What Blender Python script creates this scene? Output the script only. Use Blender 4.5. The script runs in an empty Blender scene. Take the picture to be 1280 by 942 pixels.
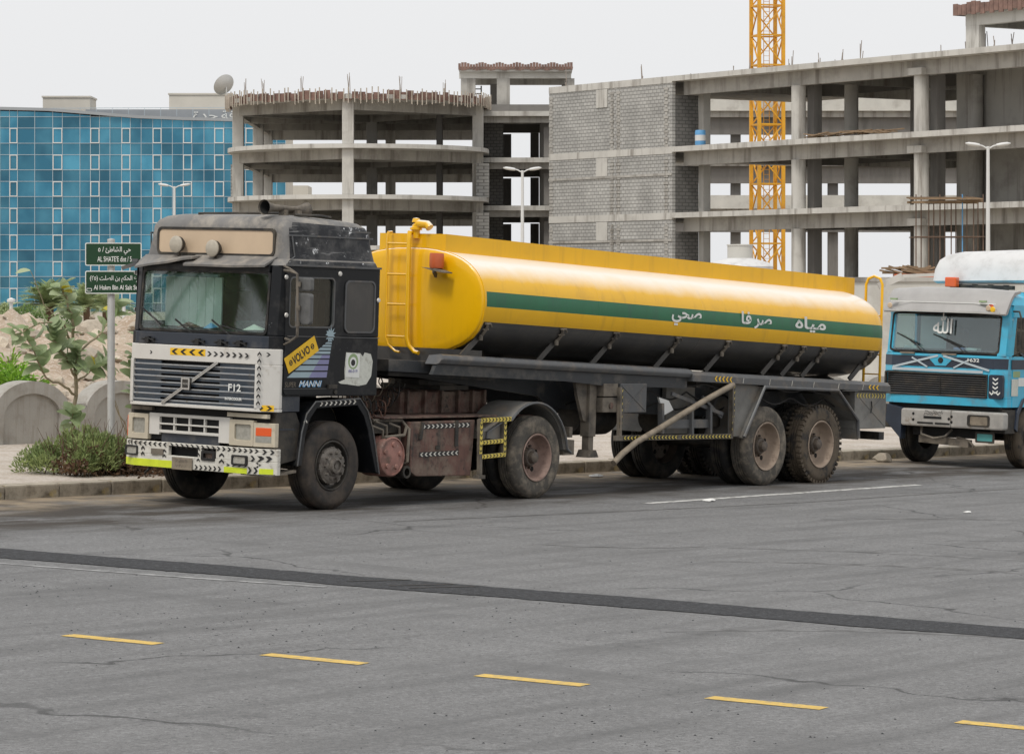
import bpy, bmesh, math, random
from mathutils import Vector, Matrix, noise
R = math.radians
scene = bpy.context.scene
col = scene.collection

# ---------------------------------------------------------------- camera, sky, sun, exposure
CAM_H = 2.657
cam_d = bpy.data.cameras.new('camera')
cam_d.sensor_width = 36.0
cam_d.lens = 4000.26 / 1280 * 36.0
cam_d.shift_y = -111.0 / 1280
cam_d.clip_start = 0.1
cam_d.clip_end = 6000
cam = bpy.data.objects.new('camera', cam_d)
cam.location = (0, 0, CAM_H)
cam.rotation_euler = (R(90), 0, 0)
col.objects.link(cam)
scene.camera = cam

SUN_EL, SUN_AZ = R(58), R(205)          # azimuth measured from +Y towards +X
world = bpy.data.worlds.new('World')
scene.world = world
world.use_nodes = True
wn = world.node_tree
wn.nodes.clear()
wo = wn.nodes.new('ShaderNodeOutputWorld')
bgn = wn.nodes.new('ShaderNodeBackground')
sky = wn.nodes.new('ShaderNodeTexSky')
sky.sky_type = 'NISHITA'
sky.sun_disc = False
sky.sun_elevation = SUN_EL
sky.sun_rotation = SUN_AZ
sky.dust_density = 6.0
sky.air_density = 1.0
hs = wn.nodes.new('ShaderNodeHueSaturation')
hs.inputs['Saturation'].default_value = 0.12
mx = wn.nodes.new('ShaderNodeMixRGB')
mx.inputs[0].default_value = 0.82
mx.inputs[2].default_value = (8.35, 8.4, 8.5, 1)      # even white cloud cover
wn.links.new(sky.outputs[0], hs.inputs['Color'])
wn.links.new(hs.outputs[0], mx.inputs[1])
wn.links.new(mx.outputs[0], bgn.inputs[0])
bgn.inputs[1].default_value = 0.1
wn.links.new(bgn.outputs[0], wo.inputs[0])

sun_d = bpy.data.lights.new('sun', 'SUN')
sun_d.energy = 1.5
sun_d.angle = R(14)
sun_d.color = (1.0, 0.95, 0.87)
sun = bpy.data.objects.new('sun', sun_d)
sdir = Vector((math.cos(SUN_EL) * math.sin(SUN_AZ), math.cos(SUN_EL) * math.cos(SUN_AZ), math.sin(SUN_EL)))
sun.rotation_euler = (-sdir).to_track_quat('-Z', 'Y').to_euler()
sun.location = (0, 20, 60)
col.objects.link(sun)

vs = scene.view_settings
vs.view_transform = 'Standard'
vs.look = 'None'
vs.exposure = 0.22
vs.gamma = 1.0
scene.cycles.max_bounces = 6
scene.cycles.transparent_max_bounces = 8
scene.cycles.caustics_reflective = False
scene.cycles.caustics_refractive = False

# the road falls gently to the right: everything that stands on it is laid out in the road's own frame
# (X along the kerb towards the truck's nose, Y away from the kerb, Z up from the asphalt)
ROAD = Matrix(((-0.606997, 0.794113, 0.0306495, -3.1373),
               (-0.794485, -0.607284, 0.0000793, 39.525),
               (0.0186759, -0.0243024, 0.9995302, 0.0),
               (0, 0, 0, 1)))

# ---------------------------------------------------------------- materials
MATS = {}
def rgb(c): return (c[0], c[1], c[2], 1)
def mat(name, base, rough=0.6, metal=0.0, var=0.0, vscale=3.0, dirt=None, dscale=4.0, dlo=0.5, dhi=0.7, bump=0.0, bscale=60.0,
        coat=0.0, spec=0.5, streak=None, rand=0.0, dirt2=None, d2scale=20.0, d2lo=0.6, d2hi=0.66, world_co=False, dusty_sheen=None):
    """Painted or bare surface: base colour with large-scale variation, two layers of dirt or chipping and fine relief."""
    m = bpy.data.materials.new(name)
    m.use_nodes = True
    nt = m.node_tree
    N, L = nt.nodes, nt.links
    p = N['Principled BSDF']
    p.inputs['Roughness'].default_value = rough
    p.inputs['Metallic'].default_value = metal
    p.inputs['Coat Weight'].default_value = coat
    p.inputs['Coat Roughness'].default_value = 0.08
    if coat >= 1: p.inputs['Coat IOR'].default_value = 1.5; p.inputs['Coat Roughness'].default_value = 0.06
    p.inputs['Specular IOR Level'].default_value = spec
    p.inputs['Base Color'].default_value = rgb(base)
    if world_co:
        co = N.new('ShaderNodeNewGeometry').outputs['Position']
    else:
        co = N.new('ShaderNodeTexCoord').outputs['Object']
    cur = None
    def mixin(fac, c2, c1=None):
        nonlocal cur
        n = N.new('ShaderNodeMixRGB')
        L.new(fac, n.inputs[0])
        if cur is not None: L.new(cur, n.inputs[1])
        else: n.inputs[1].default_value = rgb(c1 or base)
        n.inputs[2].default_value = rgb(c2)
        cur = n.outputs[0]
    def nz(scale, det=6, rou=0.6, vec=None):
        n = N.new('ShaderNodeTexNoise')
        n.inputs['Scale'].default_value = scale
        n.inputs['Detail'].default_value = det
        n.inputs['Roughness'].default_value = rou
        L.new(vec or co, n.inputs['Vector'])
        return n.outputs[0]
    def ramp(v, lo, hi):
        r = N.new('ShaderNodeMapRange')
        r.inputs[1].default_value, r.inputs[2].default_value = lo, hi
        L.new(v, r.inputs[0])
        return r.outputs[0]
    if var:
        mixin(ramp(nz(vscale), 0.3, 0.7), [max(0, c * (1 - var)) for c in base], [min(1, c * (1 + var * 0.6)) for c in base])
    if streak:
        mp = N.new('ShaderNodeMapping')
        mp.inputs['Scale'].default_value = streak[1]
        L.new(co, mp.inputs[0])
        mixin(ramp(nz(1.0, 5, 0.65, mp.outputs[0]), streak[2], streak[3]), streak[0])
    if dirt is not None:
        mixin(ramp(nz(dscale, 8, 0.65), dlo, dhi), dirt)
    if dirt2 is not None:
        mixin(ramp(nz(d2scale, 8, 0.7), d2lo, d2hi), dirt2)
    if dusty_sheen is not None:
        # dusty white sky sheen painted into the colour of faces that look up
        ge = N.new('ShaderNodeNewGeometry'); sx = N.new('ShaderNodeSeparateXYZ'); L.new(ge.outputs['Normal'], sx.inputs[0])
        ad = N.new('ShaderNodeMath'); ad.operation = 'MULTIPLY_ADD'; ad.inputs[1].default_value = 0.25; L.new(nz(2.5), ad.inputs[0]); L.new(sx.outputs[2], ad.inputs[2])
        mr_ = N.new('ShaderNodeMapRange'); mr_.inputs[1].default_value, mr_.inputs[2].default_value, mr_.inputs[4].default_value = dusty_sheen[1], dusty_sheen[2], dusty_sheen[3]; L.new(ad.outputs[0], mr_.inputs[0])
        mixin(mr_.outputs[0], dusty_sheen[0])
    if rand:
        oi = N.new('ShaderNodeObjectInfo')
        h = N.new('ShaderNodeHueSaturation')
        mr = N.new('ShaderNodeMapRange')
        mr.inputs[3].default_value, mr.inputs[4].default_value = 1 - rand, 1 + rand
        L.new(oi.outputs['Random'], mr.inputs[0])
        L.new(mr.outputs[0], h.inputs['Value'])
        if cur is not None: L.new(cur, h.inputs['Color'])
        else: h.inputs['Color'].default_value = rgb(base)
        cur = h.outputs[0]
    if cur is not None: L.new(cur, p.inputs['Base Color'])
    if bump:
        b = N.new('ShaderNodeBump')
        b.inputs['Strength'].default_value = bump
        b.inputs['Distance'].default_value = 0.02
        L.new(nz(bscale, 5), b.inputs['Height'])
        L.new(b.outputs[0], p.inputs['Normal'])
    MATS[name] = m
    return m

def glass(name, tint, alpha=0.6, rough=0.02, refl=0.045):
    """A thin tinted pane: part see-through, part mirror by Fresnel."""
    m = bpy.data.materials.new(name)
    m.use_nodes = True
    nt = m.node_tree
    N, L = nt.nodes, nt.links
    N.clear()
    out = N.new('ShaderNodeOutputMaterial')
    tr = N.new('ShaderNodeBsdfTransparent')
    tr.inputs[0].default_value = rgb(tint)
    gl = N.new('ShaderNodeBsdfGlossy')
    gl.inputs['Roughness'].default_value = rough
    df = N.new('ShaderNodeBsdfDiffuse')
    df.inputs[0].default_value = rgb([0.3 * c + 0.08 for c in tint])
    lw = N.new('ShaderNodeLayerWeight')
    lw.inputs[0].default_value = 0.5
    pw = N.new('ShaderNodeMath'); pw.operation = 'POWER'; pw.inputs[1].default_value = 4.0
    ma = N.new('ShaderNodeMath'); ma.operation = 'MULTIPLY_ADD'; ma.inputs[1].default_value = 0.85; ma.inputs[2].default_value = refl
    L.new(lw.outputs['Facing'], pw.inputs[0]); L.new(pw.outputs[0], ma.inputs[0])
    m1 = N.new('ShaderNodeMixShader')
    m2 = N.new('ShaderNodeMixShader')
    m2.inputs[0].default_value = alpha
    L.new(df.outputs[0], m2.inputs[1])
    L.new(tr.outputs[0], m2.inputs[2])
    L.new(ma.outputs[0], m1.inputs[0])
    L.new(m2.outputs[0], m1.inputs[1])
    L.new(gl.outputs[0], m1.inputs[2])
    L.new(m1.outputs[0], out.inputs[0])
    MATS[name] = m
    return m

DUST = (0.30, 0.25, 0.19)
mat('black_paint', (0.006, 0.007, 0.009), 0.45, dirt=(0.07, 0.066, 0.062), dscale=2.6, dlo=0.52, dhi=0.85, dirt2=(0.4, 0.4, 0.4), d2scale=8, d2lo=0.67, d2hi=0.71, spec=0.3)
mat('roof_black', (0.008, 0.009, 0.012), 0.5, dirt=(0.09, 0.088, 0.086), dscale=3.5, dlo=0.45, dhi=0.72, dirt2=(0.6, 0.61, 0.62), d2scale=7.5, d2lo=0.60, d2hi=0.66, streak=((0.22, 0.22, 0.22), (2, 2, 22), 0.60, 0.68), spec=0.3)
mat('roof_grey', (0.16, 0.155, 0.15), 0.6, var=0.35, vscale=2.0, dirt=(0.32, 0.29, 0.25), dscale=4, dlo=0.45, dhi=0.7)
mat('cowl_blue', (0.022, 0.029, 0.042), 0.4, dirt=(0.09, 0.088, 0.086), dscale=3, dlo=0.5, dhi=0.75)
mat('cab_white', (0.62, 0.60, 0.56), 0.4, var=0.06, dirt=(0.36, 0.31, 0.24), dscale=6, dlo=0.6, dhi=0.8, dirt2=(0.22, 0.12, 0.06), d2scale=30, d2lo=0.72, d2hi=0.76, coat=0.2)
mat('cream_white', (0.55, 0.49, 0.38), 0.45, var=0.15, dirt=(0.34, 0.27, 0.18), dscale=7, dlo=0.55, dhi=0.75)
mat('grille_blue', (0.05, 0.07, 0.095), 0.45, dirt=(0.15, 0.14, 0.13), dscale=5, dlo=0.5, dhi=0.8)
mat('grille_edge', (0.30, 0.31, 0.32), 0.4, dirt=(0.2, 0.17, 0.13), dscale=9, dlo=0.55, dhi=0.7)
mat('chrome', (0.62, 0.62, 0.60), 0.22, metal=0.9, var=0.1)
mat('dark_metal', (0.014, 0.013, 0.012), 0.6, dirt=(0.09, 0.075, 0.055), dscale=3.5, dlo=0.42, dhi=0.75, bump=0.15)
mat('dark_void', (0.006, 0.006, 0.006), 0.8)
mat('rubber', (0.011, 0.011, 0.011), 0.75, dirt=(0.10, 0.082, 0.062), dscale=5, dlo=0.45, dhi=0.8, bump=0.2, bscale=40)
mat('hub_grey', (0.15, 0.133, 0.115), 0.6, var=0.35, vscale=9, dirt=(0.07, 0.055, 0.045), dscale=9, dlo=0.5, dhi=0.68)
mat('tyre_front', (0.022, 0.019, 0.017), 0.7, dirt=(0.10, 0.075, 0.055), dscale=4, dlo=0.4, dhi=0.75, bump=0.15, bscale=40)
mat('tyre_dusty', (0.075, 0.068, 0.058), 0.85, var=0.25, dirt=(0.26, 0.22, 0.17), dscale=6, dlo=0.45, dhi=0.72, bump=0.3, bscale=40)
mat('tyre_brown', (0.10, 0.078, 0.055), 0.85, var=0.3, vscale=4, dirt=(0.03, 0.027, 0.024), dscale=4.5, dlo=0.52, dhi=0.6, bump=0.3, bscale=40)
mat('rim_grey', (0.20, 0.165, 0.135), 0.65, var=0.3, vscale=6, dirt=(0.09, 0.06, 0.045), dscale=8, dlo=0.5, dhi=0.7, bump=0.1)
mat('rim_red', (0.29, 0.20, 0.165), 0.65, var=0.3, vscale=5, dirt=(0.12, 0.07, 0.055), dscale=7, dlo=0.5, dhi=0.75, bump=0.1)
mat('rim_tan', (0.34, 0.265, 0.205), 0.7, var=0.25, vscale=5, dirt=(0.13, 0.085, 0.06), dscale=7, dlo=0.55, dhi=0.75, bump=0.1)
mat('hub_dirty', (0.085, 0.07, 0.058), 0.6, var=0.4, vscale=9, dirt=(0.2, 0.16, 0.12), dscale=8, dlo=0.5, dhi=0.7)
mat('chassis_red', (0.135, 0.070, 0.055), 0.75, var=0.35, vscale=4, dirt=(0.20, 0.155, 0.12), dscale=3.5, dlo=0.45, dhi=0.68, streak=((0.055, 0.042, 0.035), (9, 9, 0.9), 0.48, 0.66), dirt2=(0.03, 0.026, 0.023), d2scale=6, d2lo=0.55, d2hi=0.66, bump=0.12)
mat('tank_red', (0.33, 0.165, 0.135), 0.6, var=0.25, vscale=6, dirt=(0.15, 0.09, 0.07), dscale=7, dlo=0.48, dhi=0.66, dirt2=(0.42, 0.33, 0.28), d2scale=12, d2lo=0.62, d2hi=0.7)
mat('yellow_paint', (0.80, 0.44, 0.002), 0.35, var=0.06, vscale=1.2, dirt=(0.64, 0.34, 0.02), dscale=1.6, dlo=0.55, dhi=0.85, streak=((0.64, 0.34, 0.012), (6, 6, 0.45), 0.55, 0.78), dirt2=(0.45, 0.27, 0.06), d2scale=14, d2lo=0.68, d2hi=0.78, coat=0.35, spec=0.35, dusty_sheen=((0.86, 0.81, 0.74), 0.60, 0.98, 0.92))
mat('tank_green', (0.004, 0.125, 0.048), 0.42, var=0.15, vscale=3, streak=((0.012, 0.10, 0.05), (7, 7, 0.5), 0.5, 0.7), coat=0.1)
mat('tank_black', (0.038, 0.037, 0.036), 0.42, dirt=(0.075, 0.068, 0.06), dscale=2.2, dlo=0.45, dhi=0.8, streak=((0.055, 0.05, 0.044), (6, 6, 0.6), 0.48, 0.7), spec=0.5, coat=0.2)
mat('trailer_grey', (0.026, 0.029, 0.033), 0.55, var=0.3, vscale=3, dirt=(0.15, 0.135, 0.115), dscale=3, dlo=0.5, dhi=0.8)
mat('trailer_rail', (0.085, 0.088, 0.092), 0.45, var=0.3, vscale=4, dirt=(0.2, 0.17, 0.14), dscale=4, dlo=0.5, dhi=0.75)
mat('dusty_steel', (0.17, 0.145, 0.115), 0.75, var=0.35, vscale=4, dirt=(0.055, 0.05, 0.045), dscale=4, dlo=0.5, dhi=0.7, bump=0.15)
mat('fender_grey', (0.19, 0.185, 0.172), 0.6, var=0.3, vscale=4, dirt=(0.24, 0.2, 0.155), dscale=3, dlo=0.48, dhi=0.7)
mat('hose_tan', (0.24, 0.20, 0.15), 0.7, var=0.3, vscale=8, dirt=(0.14, 0.11, 0.08), dscale=6, dlo=0.5, dhi=0.7)
mat('sign_yellow', (0.83, 0.5, 0.015), 0.45, var=0.08)
mat('tape_yellow', (0.7, 0.55, 0.1), 0.5, var=0.25, vscale=12, dirt=(0.28, 0.23, 0.14), dscale=10, dlo=0.55, dhi=0.75)
mat('tape_lime', (0.62, 0.72, 0.03), 0.45, var=0.15, vscale=8)
mat('tape_white', (0.62, 0.60, 0.54), 0.5, var=0.15, vscale=10, dirt=(0.3, 0.25, 0.19), dscale=10, dlo=0.55, dhi=0.75)
mat('tape_black', (0.012, 0.012, 0.012), 0.5)
mat('letter_white', (0.75, 0.76, 0.73), 0.5, var=0.08)
mat('letter_black', (0.012, 0.012, 0.014), 0.5)
mat('amber', (0.75, 0.1, 0.015), 0.2, coat=0.6)
mat('lamp_glass', (0.42, 0.42, 0.38), 0.12, metal=0.35, var=0.25, vscale=25, coat=0.8)
mat('pane_tan', (0.56, 0.43, 0.30), 0.5, var=0.06, vscale=4)
mat('lamp_cover', (0.42, 0.38, 0.31), 0.5, var=0.15, vscale=14)
mat('curtain', (0.86, 0.90, 0.86), 0.9, var=0.1)
mat('cab_inside', (0.02, 0.022, 0.024), 0.8)
mat('seat_brown', (0.12, 0.06, 0.04), 0.8)
mat('decal_blue', (0.32, 0.42, 0.47), 0.45, var=0.1)
mat('decal_violet', (0.24, 0.24, 0.42), 0.45, var=0.1)
mat('decal_lightblue', (0.12, 0.34, 0.62), 0.45, var=0.15)
mat('paper', (0.60, 0.61, 0.55), 0.7, var=0.12, vscale=18, dirt=(0.36, 0.35, 0.3), dscale=12, dlo=0.55, dhi=0.7)
mat('paper_green', (0.28, 0.38, 0.20), 0.7)
mat('mirror_shell', (0.11, 0.11, 0.108), 0.5, var=0.3, vscale=8)
mat('cable', (0.02, 0.018, 0.017), 0.6)
mat('ind_red', (0.55, 0.12, 0.04), 0.4, var=0.2)
mat('truck_blue', (0.05, 0.42, 0.62), 0.35, var=0.12, vscale=3, dirt=(0.16, 0.24, 0.28), dscale=3, dlo=0.55, dhi=0.8, coat=0.3)
mat('truck_navy', (0.022, 0.032, 0.052), 0.4, var=0.3)
mat('visor_grey', (0.34, 0.33, 0.32), 0.4, var=0.12, vscale=3, coat=0.2)
mat('bumper_silver', (0.40, 0.385, 0.36), 0.5, metal=0.2, var=0.2, vscale=5, dirt=(0.2, 0.15, 0.1), dscale=6, dlo=0.55, dhi=0.7)
mat('deflector_white', (0.60, 0.60, 0.60), 0.5, var=0.08, dirt=(0.42, 0.41, 0.4), dscale=3, dlo=0.5, dhi=0.8)
mat('stripe_pale', (0.45, 0.52, 0.56), 0.5)
mat('teal_plate', (0.09, 0.34, 0.34), 0.5, var=0.2)
glass('windscreen', (0.86, 0.95, 0.92), 0.985, 0.02, 0.085)
glass('windscreen_pale', (0.80, 0.93, 0.95), 0.96, 0.03, 0.10)
glass('side_glass', (0.72, 0.76, 0.74), 0.985)
# ground and buildings
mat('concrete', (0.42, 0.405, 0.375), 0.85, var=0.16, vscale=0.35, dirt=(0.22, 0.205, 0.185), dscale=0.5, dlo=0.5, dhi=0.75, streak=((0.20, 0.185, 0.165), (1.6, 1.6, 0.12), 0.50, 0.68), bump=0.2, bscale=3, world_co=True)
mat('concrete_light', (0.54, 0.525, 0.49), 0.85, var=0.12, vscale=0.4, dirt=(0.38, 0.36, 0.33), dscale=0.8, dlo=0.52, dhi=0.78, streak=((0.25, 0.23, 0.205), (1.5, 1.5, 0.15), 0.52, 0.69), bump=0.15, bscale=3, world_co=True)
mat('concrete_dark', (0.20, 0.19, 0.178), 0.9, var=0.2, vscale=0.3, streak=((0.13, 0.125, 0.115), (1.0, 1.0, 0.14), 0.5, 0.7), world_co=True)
mat('precast', (0.36, 0.345, 0.315), 0.85, var=0.12, vscale=1.5, dirt=(0.26, 0.235, 0.2), dscale=3, dlo=0.5, dhi=0.75, streak=((0.27, 0.245, 0.21), (12, 12, 0.8), 0.5, 0.75), bump=0.2, bscale=40)
mat('kerb_stone', (0.34, 0.30, 0.24), 0.9, var=0.25, vscale=3, dirt=(0.10, 0.08, 0.055), dscale=3.5, dlo=0.48, dhi=0.66, dirt2=(0.44, 0.33, 0.12), d2scale=2.4, d2lo=0.56, d2hi=0.7, bump=0.4, bscale=30, rand=0.12)
mat('timber', (0.26, 0.18, 0.11), 0.85, var=0.25, vscale=3)
mat('formwork', (0.22, 0.135, 0.11), 0.85, var=0.45, vscale=2, world_co=True)
mat('rebar', (0.28, 0.24, 0.21), 0.8)
mat('batten', (0.42, 0.37, 0.31), 0.85, var=0.3, vscale=2, world_co=True)
mat('rust_pole', (0.17, 0.115, 0.085), 0.8, var=0.3)
mat('crane_yellow', (0.72, 0.36, 0.02), 0.5, var=0.2, vscale=0.6, dirt=(0.45, 0.19, 0.04), dscale=0.7, dlo=0.52, dhi=0.72)
mat('lamp_white', (0.62, 0.62, 0.61), 0.4)
mat('galvanised', (0.50, 0.50, 0.49), 0.5, metal=0.2, var=0.12, vscale=6)
mat('sign_green', (0.006, 0.045, 0.014), 0.4, var=0.12)
mat('cream_wall', (0.55, 0.52, 0.46), 0.85, var=0.08, vscale=0.3, world_co=True)
mat('fascia_grey', (0.30, 0.32, 0.34), 0.5, var=0.08, vscale=0.3)
mat('mullion', (0.42, 0.5, 0.55), 0.4)
mat('white_wall', (0.55, 0.54, 0.50), 0.85, var=0.15, vscale=0.6, dirt=(0.36, 0.34, 0.31), dscale=0.9, dlo=0.5, dhi=0.75, world_co=True)
mat('stone_pale', (0.46, 0.40, 0.32), 0.9, var=0.2, vscale=5, rand=0.25, bump=0.4, bscale=18)
mat('trunk_pale', (0.36, 0.30, 0.20), 0.85, var=0.25, vscale=9)
mat('twig_brown', (0.13, 0.08, 0.05), 0.9, var=0.3, vscale=6)
mat('litter_white', (0.7, 0.7, 0.68), 0.7)

def leafmat(name, c1, c2, scale=2.0, trans=0.35, rand=0.2):
    m = bpy.data.materials.new(name)
    m.use_nodes = True
    N, L = m.node_tree.nodes, m.node_tree.links
    p = N['Principled BSDF']
    p.inputs['Roughness'].default_value = 0.55
    out = N['Material Output']
    co = N.new('ShaderNodeNewGeometry')
    n = N.new('ShaderNodeTexNoise')
    n.inputs['Scale'].default_value = scale
    n.inputs['Detail'].default_value = 4
    L.new(co.outputs['Position'], n.inputs['Vector'])
    mr = N.new('ShaderNodeMapRange')
    mr.inputs[1].default_value, mr.inputs[2].default_value = 0.35, 0.65
    L.new(n.outputs[0], mr.inputs[0])
    mixn = N.new('ShaderNodeMixRGB')
    mixn.inputs[1].default_value, mixn.inputs[2].default_value = rgb(c1), rgb(c2)
    L.new(mr.outputs[0], mixn.inputs[0])
    h = N.new('ShaderNodeHueSaturation')
    oi = N.new('ShaderNodeNewGeometry')
    r2 = N.new('ShaderNodeMapRange')
    r2.inputs[3].default_value, r2.inputs[4].default_value = 1 - rand, 1 + rand
    L.new(oi.outputs['Random Per Island'], r2.inputs[0])
    L.new(r2.outputs[0], h.inputs['Value'])
    L.new(mixn.outputs[0], h.inputs['Color'])
    L.new(h.outputs[0], p.inputs['Base Color'])
    t = N.new('ShaderNodeBsdfTranslucent')
    L.new(h.outputs[0], t.inputs[0])
    ms = N.new('ShaderNodeMixShader')
    ms.inputs[0].default_value = trans
    L.new(p.outputs[0], ms.inputs[1])
    L.new(t.outputs[0], ms.inputs[2])
    L.new(ms.outputs[0], out.inputs[0])
    MATS[name] = m
leafmat('leaf_pale', (0.40, 0.47, 0.29), (0.22, 0.30, 0.13), 3)
leafmat('leaf_yellow', (0.6, 0.5, 0.05), (0.5, 0.45, 0.06), 3)
leafmat('leaf_scrub', (0.34, 0.40, 0.16), (0.16, 0.22, 0.08), 4, rand=0.4)
leafmat('leaf_dry', (0.20, 0.12, 0.07), (0.09, 0.05, 0.03), 5, rand=0.4)
leafmat('leaf_bright', (0.27, 0.46, 0.05), (0.13, 0.29, 0.03), 3, rand=0.35)
leafmat('leaf_palm', (0.42, 0.48, 0.27), (0.27, 0.35, 0.15), 0.6, rand=0.3)
leafmat('leaf_far', (0.20, 0.30, 0.10), (0.10, 0.17, 0.05), 0.6, rand=0.3)

# ---------------------------------------------------------------- mesh helpers
def V(*a): return Vector(a)
class B:
    """Collects shapes and links them as ONE mesh object."""
    def __init__(s, xf=None): s.v, s.f, s.m, s.xf = [], [], [], xf
    def add(s, vs, fs, m=0):
        o = len(s.v)
        s.v += [tuple(p) for p in vs]
        for f in fs:
            s.f.append(tuple(i + o for i in f)); s.m.append(m)
        return s
    def box(s, x0, x1, y0, y1, z0, z1, m=0):
        return s.add([(x, y, z) for z in (z0, z1) for y in (y0, y1) for x in (x0, x1)],
                     [(0, 2, 3, 1), (4, 5, 7, 6), (0, 1, 5, 4), (2, 6, 7, 3), (0, 4, 6, 2), (1, 3, 7, 5)], m)
    def bar(s, p, q, w, h, m=0, up=(0, 0, 1)):
        p, q = Vector(p), Vector(q); d = (q - p).normalized(); u = Vector(up)
        if abs(d.dot(u)) > 0.98: u = Vector((1, 0, 0)) if abs(d.x) < 0.9 else Vector((0, 1, 0))
        a = d.cross(u).normalized(); b = a.cross(d).normalized()
        vs = [c + a * (w / 2 * i) + b * (h / 2 * j) for c in (p, q) for i, j in ((-1, -1), (1, -1), (1, 1), (-1, 1))]
        return s.add(vs, [(0, 1, 2, 3), (7, 6, 5, 4), (0, 4, 5, 1), (1, 5, 6, 2), (2, 6, 7, 3), (3, 7, 4, 0)], m)
    def tube(s, pts, r, n=8, m=0, caps=True):
        pts = [Vector(p) for p in pts]
        k = len(pts); rs = r if isinstance(r, (list, tuple)) else [r] * k
        d0 = (pts[1] - pts[0]).normalized()
        u = d0.orthogonal().normalized(); rings = []
        for i, p in enumerate(pts):
            d = (pts[min(i + 1, k - 1)] - pts[max(i - 1, 0)]).normalized()
            u = (u - d * u.dot(d)).normalized(); w = d.cross(u)
            rings.append([p + (u * math.cos(2 * math.pi * j / n) + w * math.sin(2 * math.pi * j / n)) * rs[i] for j in range(n)])
        return s.rings(rings, caps, caps, m)
    def rings(s, rings, c0=True, c1=True, m=0, closed=True):
        n = len(rings[0]); vs = [p for r in rings for p in r]; fs = []
        for i in range(len(rings) - 1):
            for j in range(n if closed else n - 1):
                a, b = i * n + j, i * n + (j + 1) % n
                fs.append((a, b, b + n, a + n))
        if c0: fs.append(tuple(range(n))[::-1])
        if c1: fs.append(tuple(range((len(rings) - 1) * n, len(rings) * n)))
        return s.add(vs, fs, m)
    def lathe(s, prof, c, axis='y', n=32, m=0, caps=False, ph=0.0):
        c = Vector(c); rings = []
        for r, h in prof:
            ring = []
            for j in range(n):
                a = 2 * math.pi * j / n + ph; x, y = r * math.cos(a), r * math.sin(a)
                ring.append(c + (Vector((x, h, y)) if axis == 'y' else Vector((h, x, y)) if axis == 'x' else Vector((x, y, h))))
            rings.append(ring)
        return s.rings(rings, caps, caps, m)
    def prism(s, poly, plane, d0, d1, m=0):
        f = {'xz': lambda u, v, d: (u, d, v), 'yz': lambda u, v, d: (d, u, v), 'xy': lambda u, v, d: (u, v, d)}[plane]
        return s.rings([[Vector(f(u, v, d)) for u, v in poly] for d in (d0, d1)], True, True, m)
    def frame(s, outer, inner, plane, d0, d1, m=0):
        f = {'xz': lambda u, v, d: (u, d, v), 'yz': lambda u, v, d: (d, u, v), 'xy': lambda u, v, d: (u, v, d)}[plane]
        R_ = [[Vector(f(u, v, d)) for u, v in P] for P, d in ((outer, d0), (outer, d1), (inner, d1), (inner, d0), (outer, d0))]
        return s.rings(R_, False, False, m)
    def poly3(s, pts, m=0): return s.add(pts, [tuple(range(len(pts)))], m)
    def build(s, name, mats, parent=None, smooth=False, bev=0.0, seg=2, M=None, fix=True, auto=True):
        me = bpy.data.meshes.new(name)
        vs_ = [s.xf(Vector(p)) for p in s.v] if s.xf else s.v
        me.from_pydata([tuple(p) for p in vs_], [], s.f)
        mats = mats if isinstance(mats, (list, tuple)) else [mats]
        for k in mats: me.materials.append(MATS[k])
        me.polygons.foreach_set('material_index', s.m)
        if fix or bev:
            bm = bmesh.new(); bm.from_mesh(me)
            if fix: bmesh.ops.recalc_face_normals(bm, faces=bm.faces)
            if bev:
                ed = [e for e in bm.edges if len(e.link_faces) == 2 and e.calc_face_angle(0) > 0.6]
                bmesh.ops.bevel(bm, geom=ed, offset=bev, segments=seg, affect='EDGES', profile=0.6, clamp_overlap=True)
            bm.to_mesh(me); bm.free()
        if smooth:
            me.polygons.foreach_set('use_smooth', [True] * len(me.polygons))
            if auto: me.set_sharp_from_angle(angle=R(38))
        o = bpy.data.objects.new(name, me); col.objects.link(o)
        if parent is not None: o.parent = parent
        if M is not None: o.matrix_world = M
        return o

def tag(o, label=None, cat=None, group=None, kind=None):
    if label: o['label'] = label
    if cat: o['category'] = cat
    if group: o['group'] = group
    if kind: o['kind'] = kind
    return o
def thing(name, label, cat, M=None, group=None, kind=None):
    o = bpy.data.objects.new(name, None); o.empty_display_size = 0.3; col.objects.link(o)
    if M is not None: o.matrix_world = M
    return tag(o, label, cat, group, kind)
def inst(src, name, parent=None, M=None):
    o = bpy.data.objects.new(name, src.data if hasattr(src, 'data') else src); col.objects.link(o)
    if parent is not None: o.parent = parent
    if M is not None: o.matrix_local = M
    return o
def copy_tree(o, parent=None):
    c = o.copy(); col.objects.link(c); c.parent = parent
    for ch in list(o.children): copy_tree(ch, c)
    return c
def rrect(u0, u1, v0, v1, r, n=4):
    P = []
    for cx, cy, a0 in ((u1 - r, v1 - r, 0), (u0 + r, v1 - r, 90), (u0 + r, v0 + r, 180), (u1 - r, v0 + r, 270)):
        for i in range(n + 1):
            a = R(a0 + 90 * i / n); P.append((cx + r * math.cos(a), cy + r * math.sin(a)))
    return P
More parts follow.
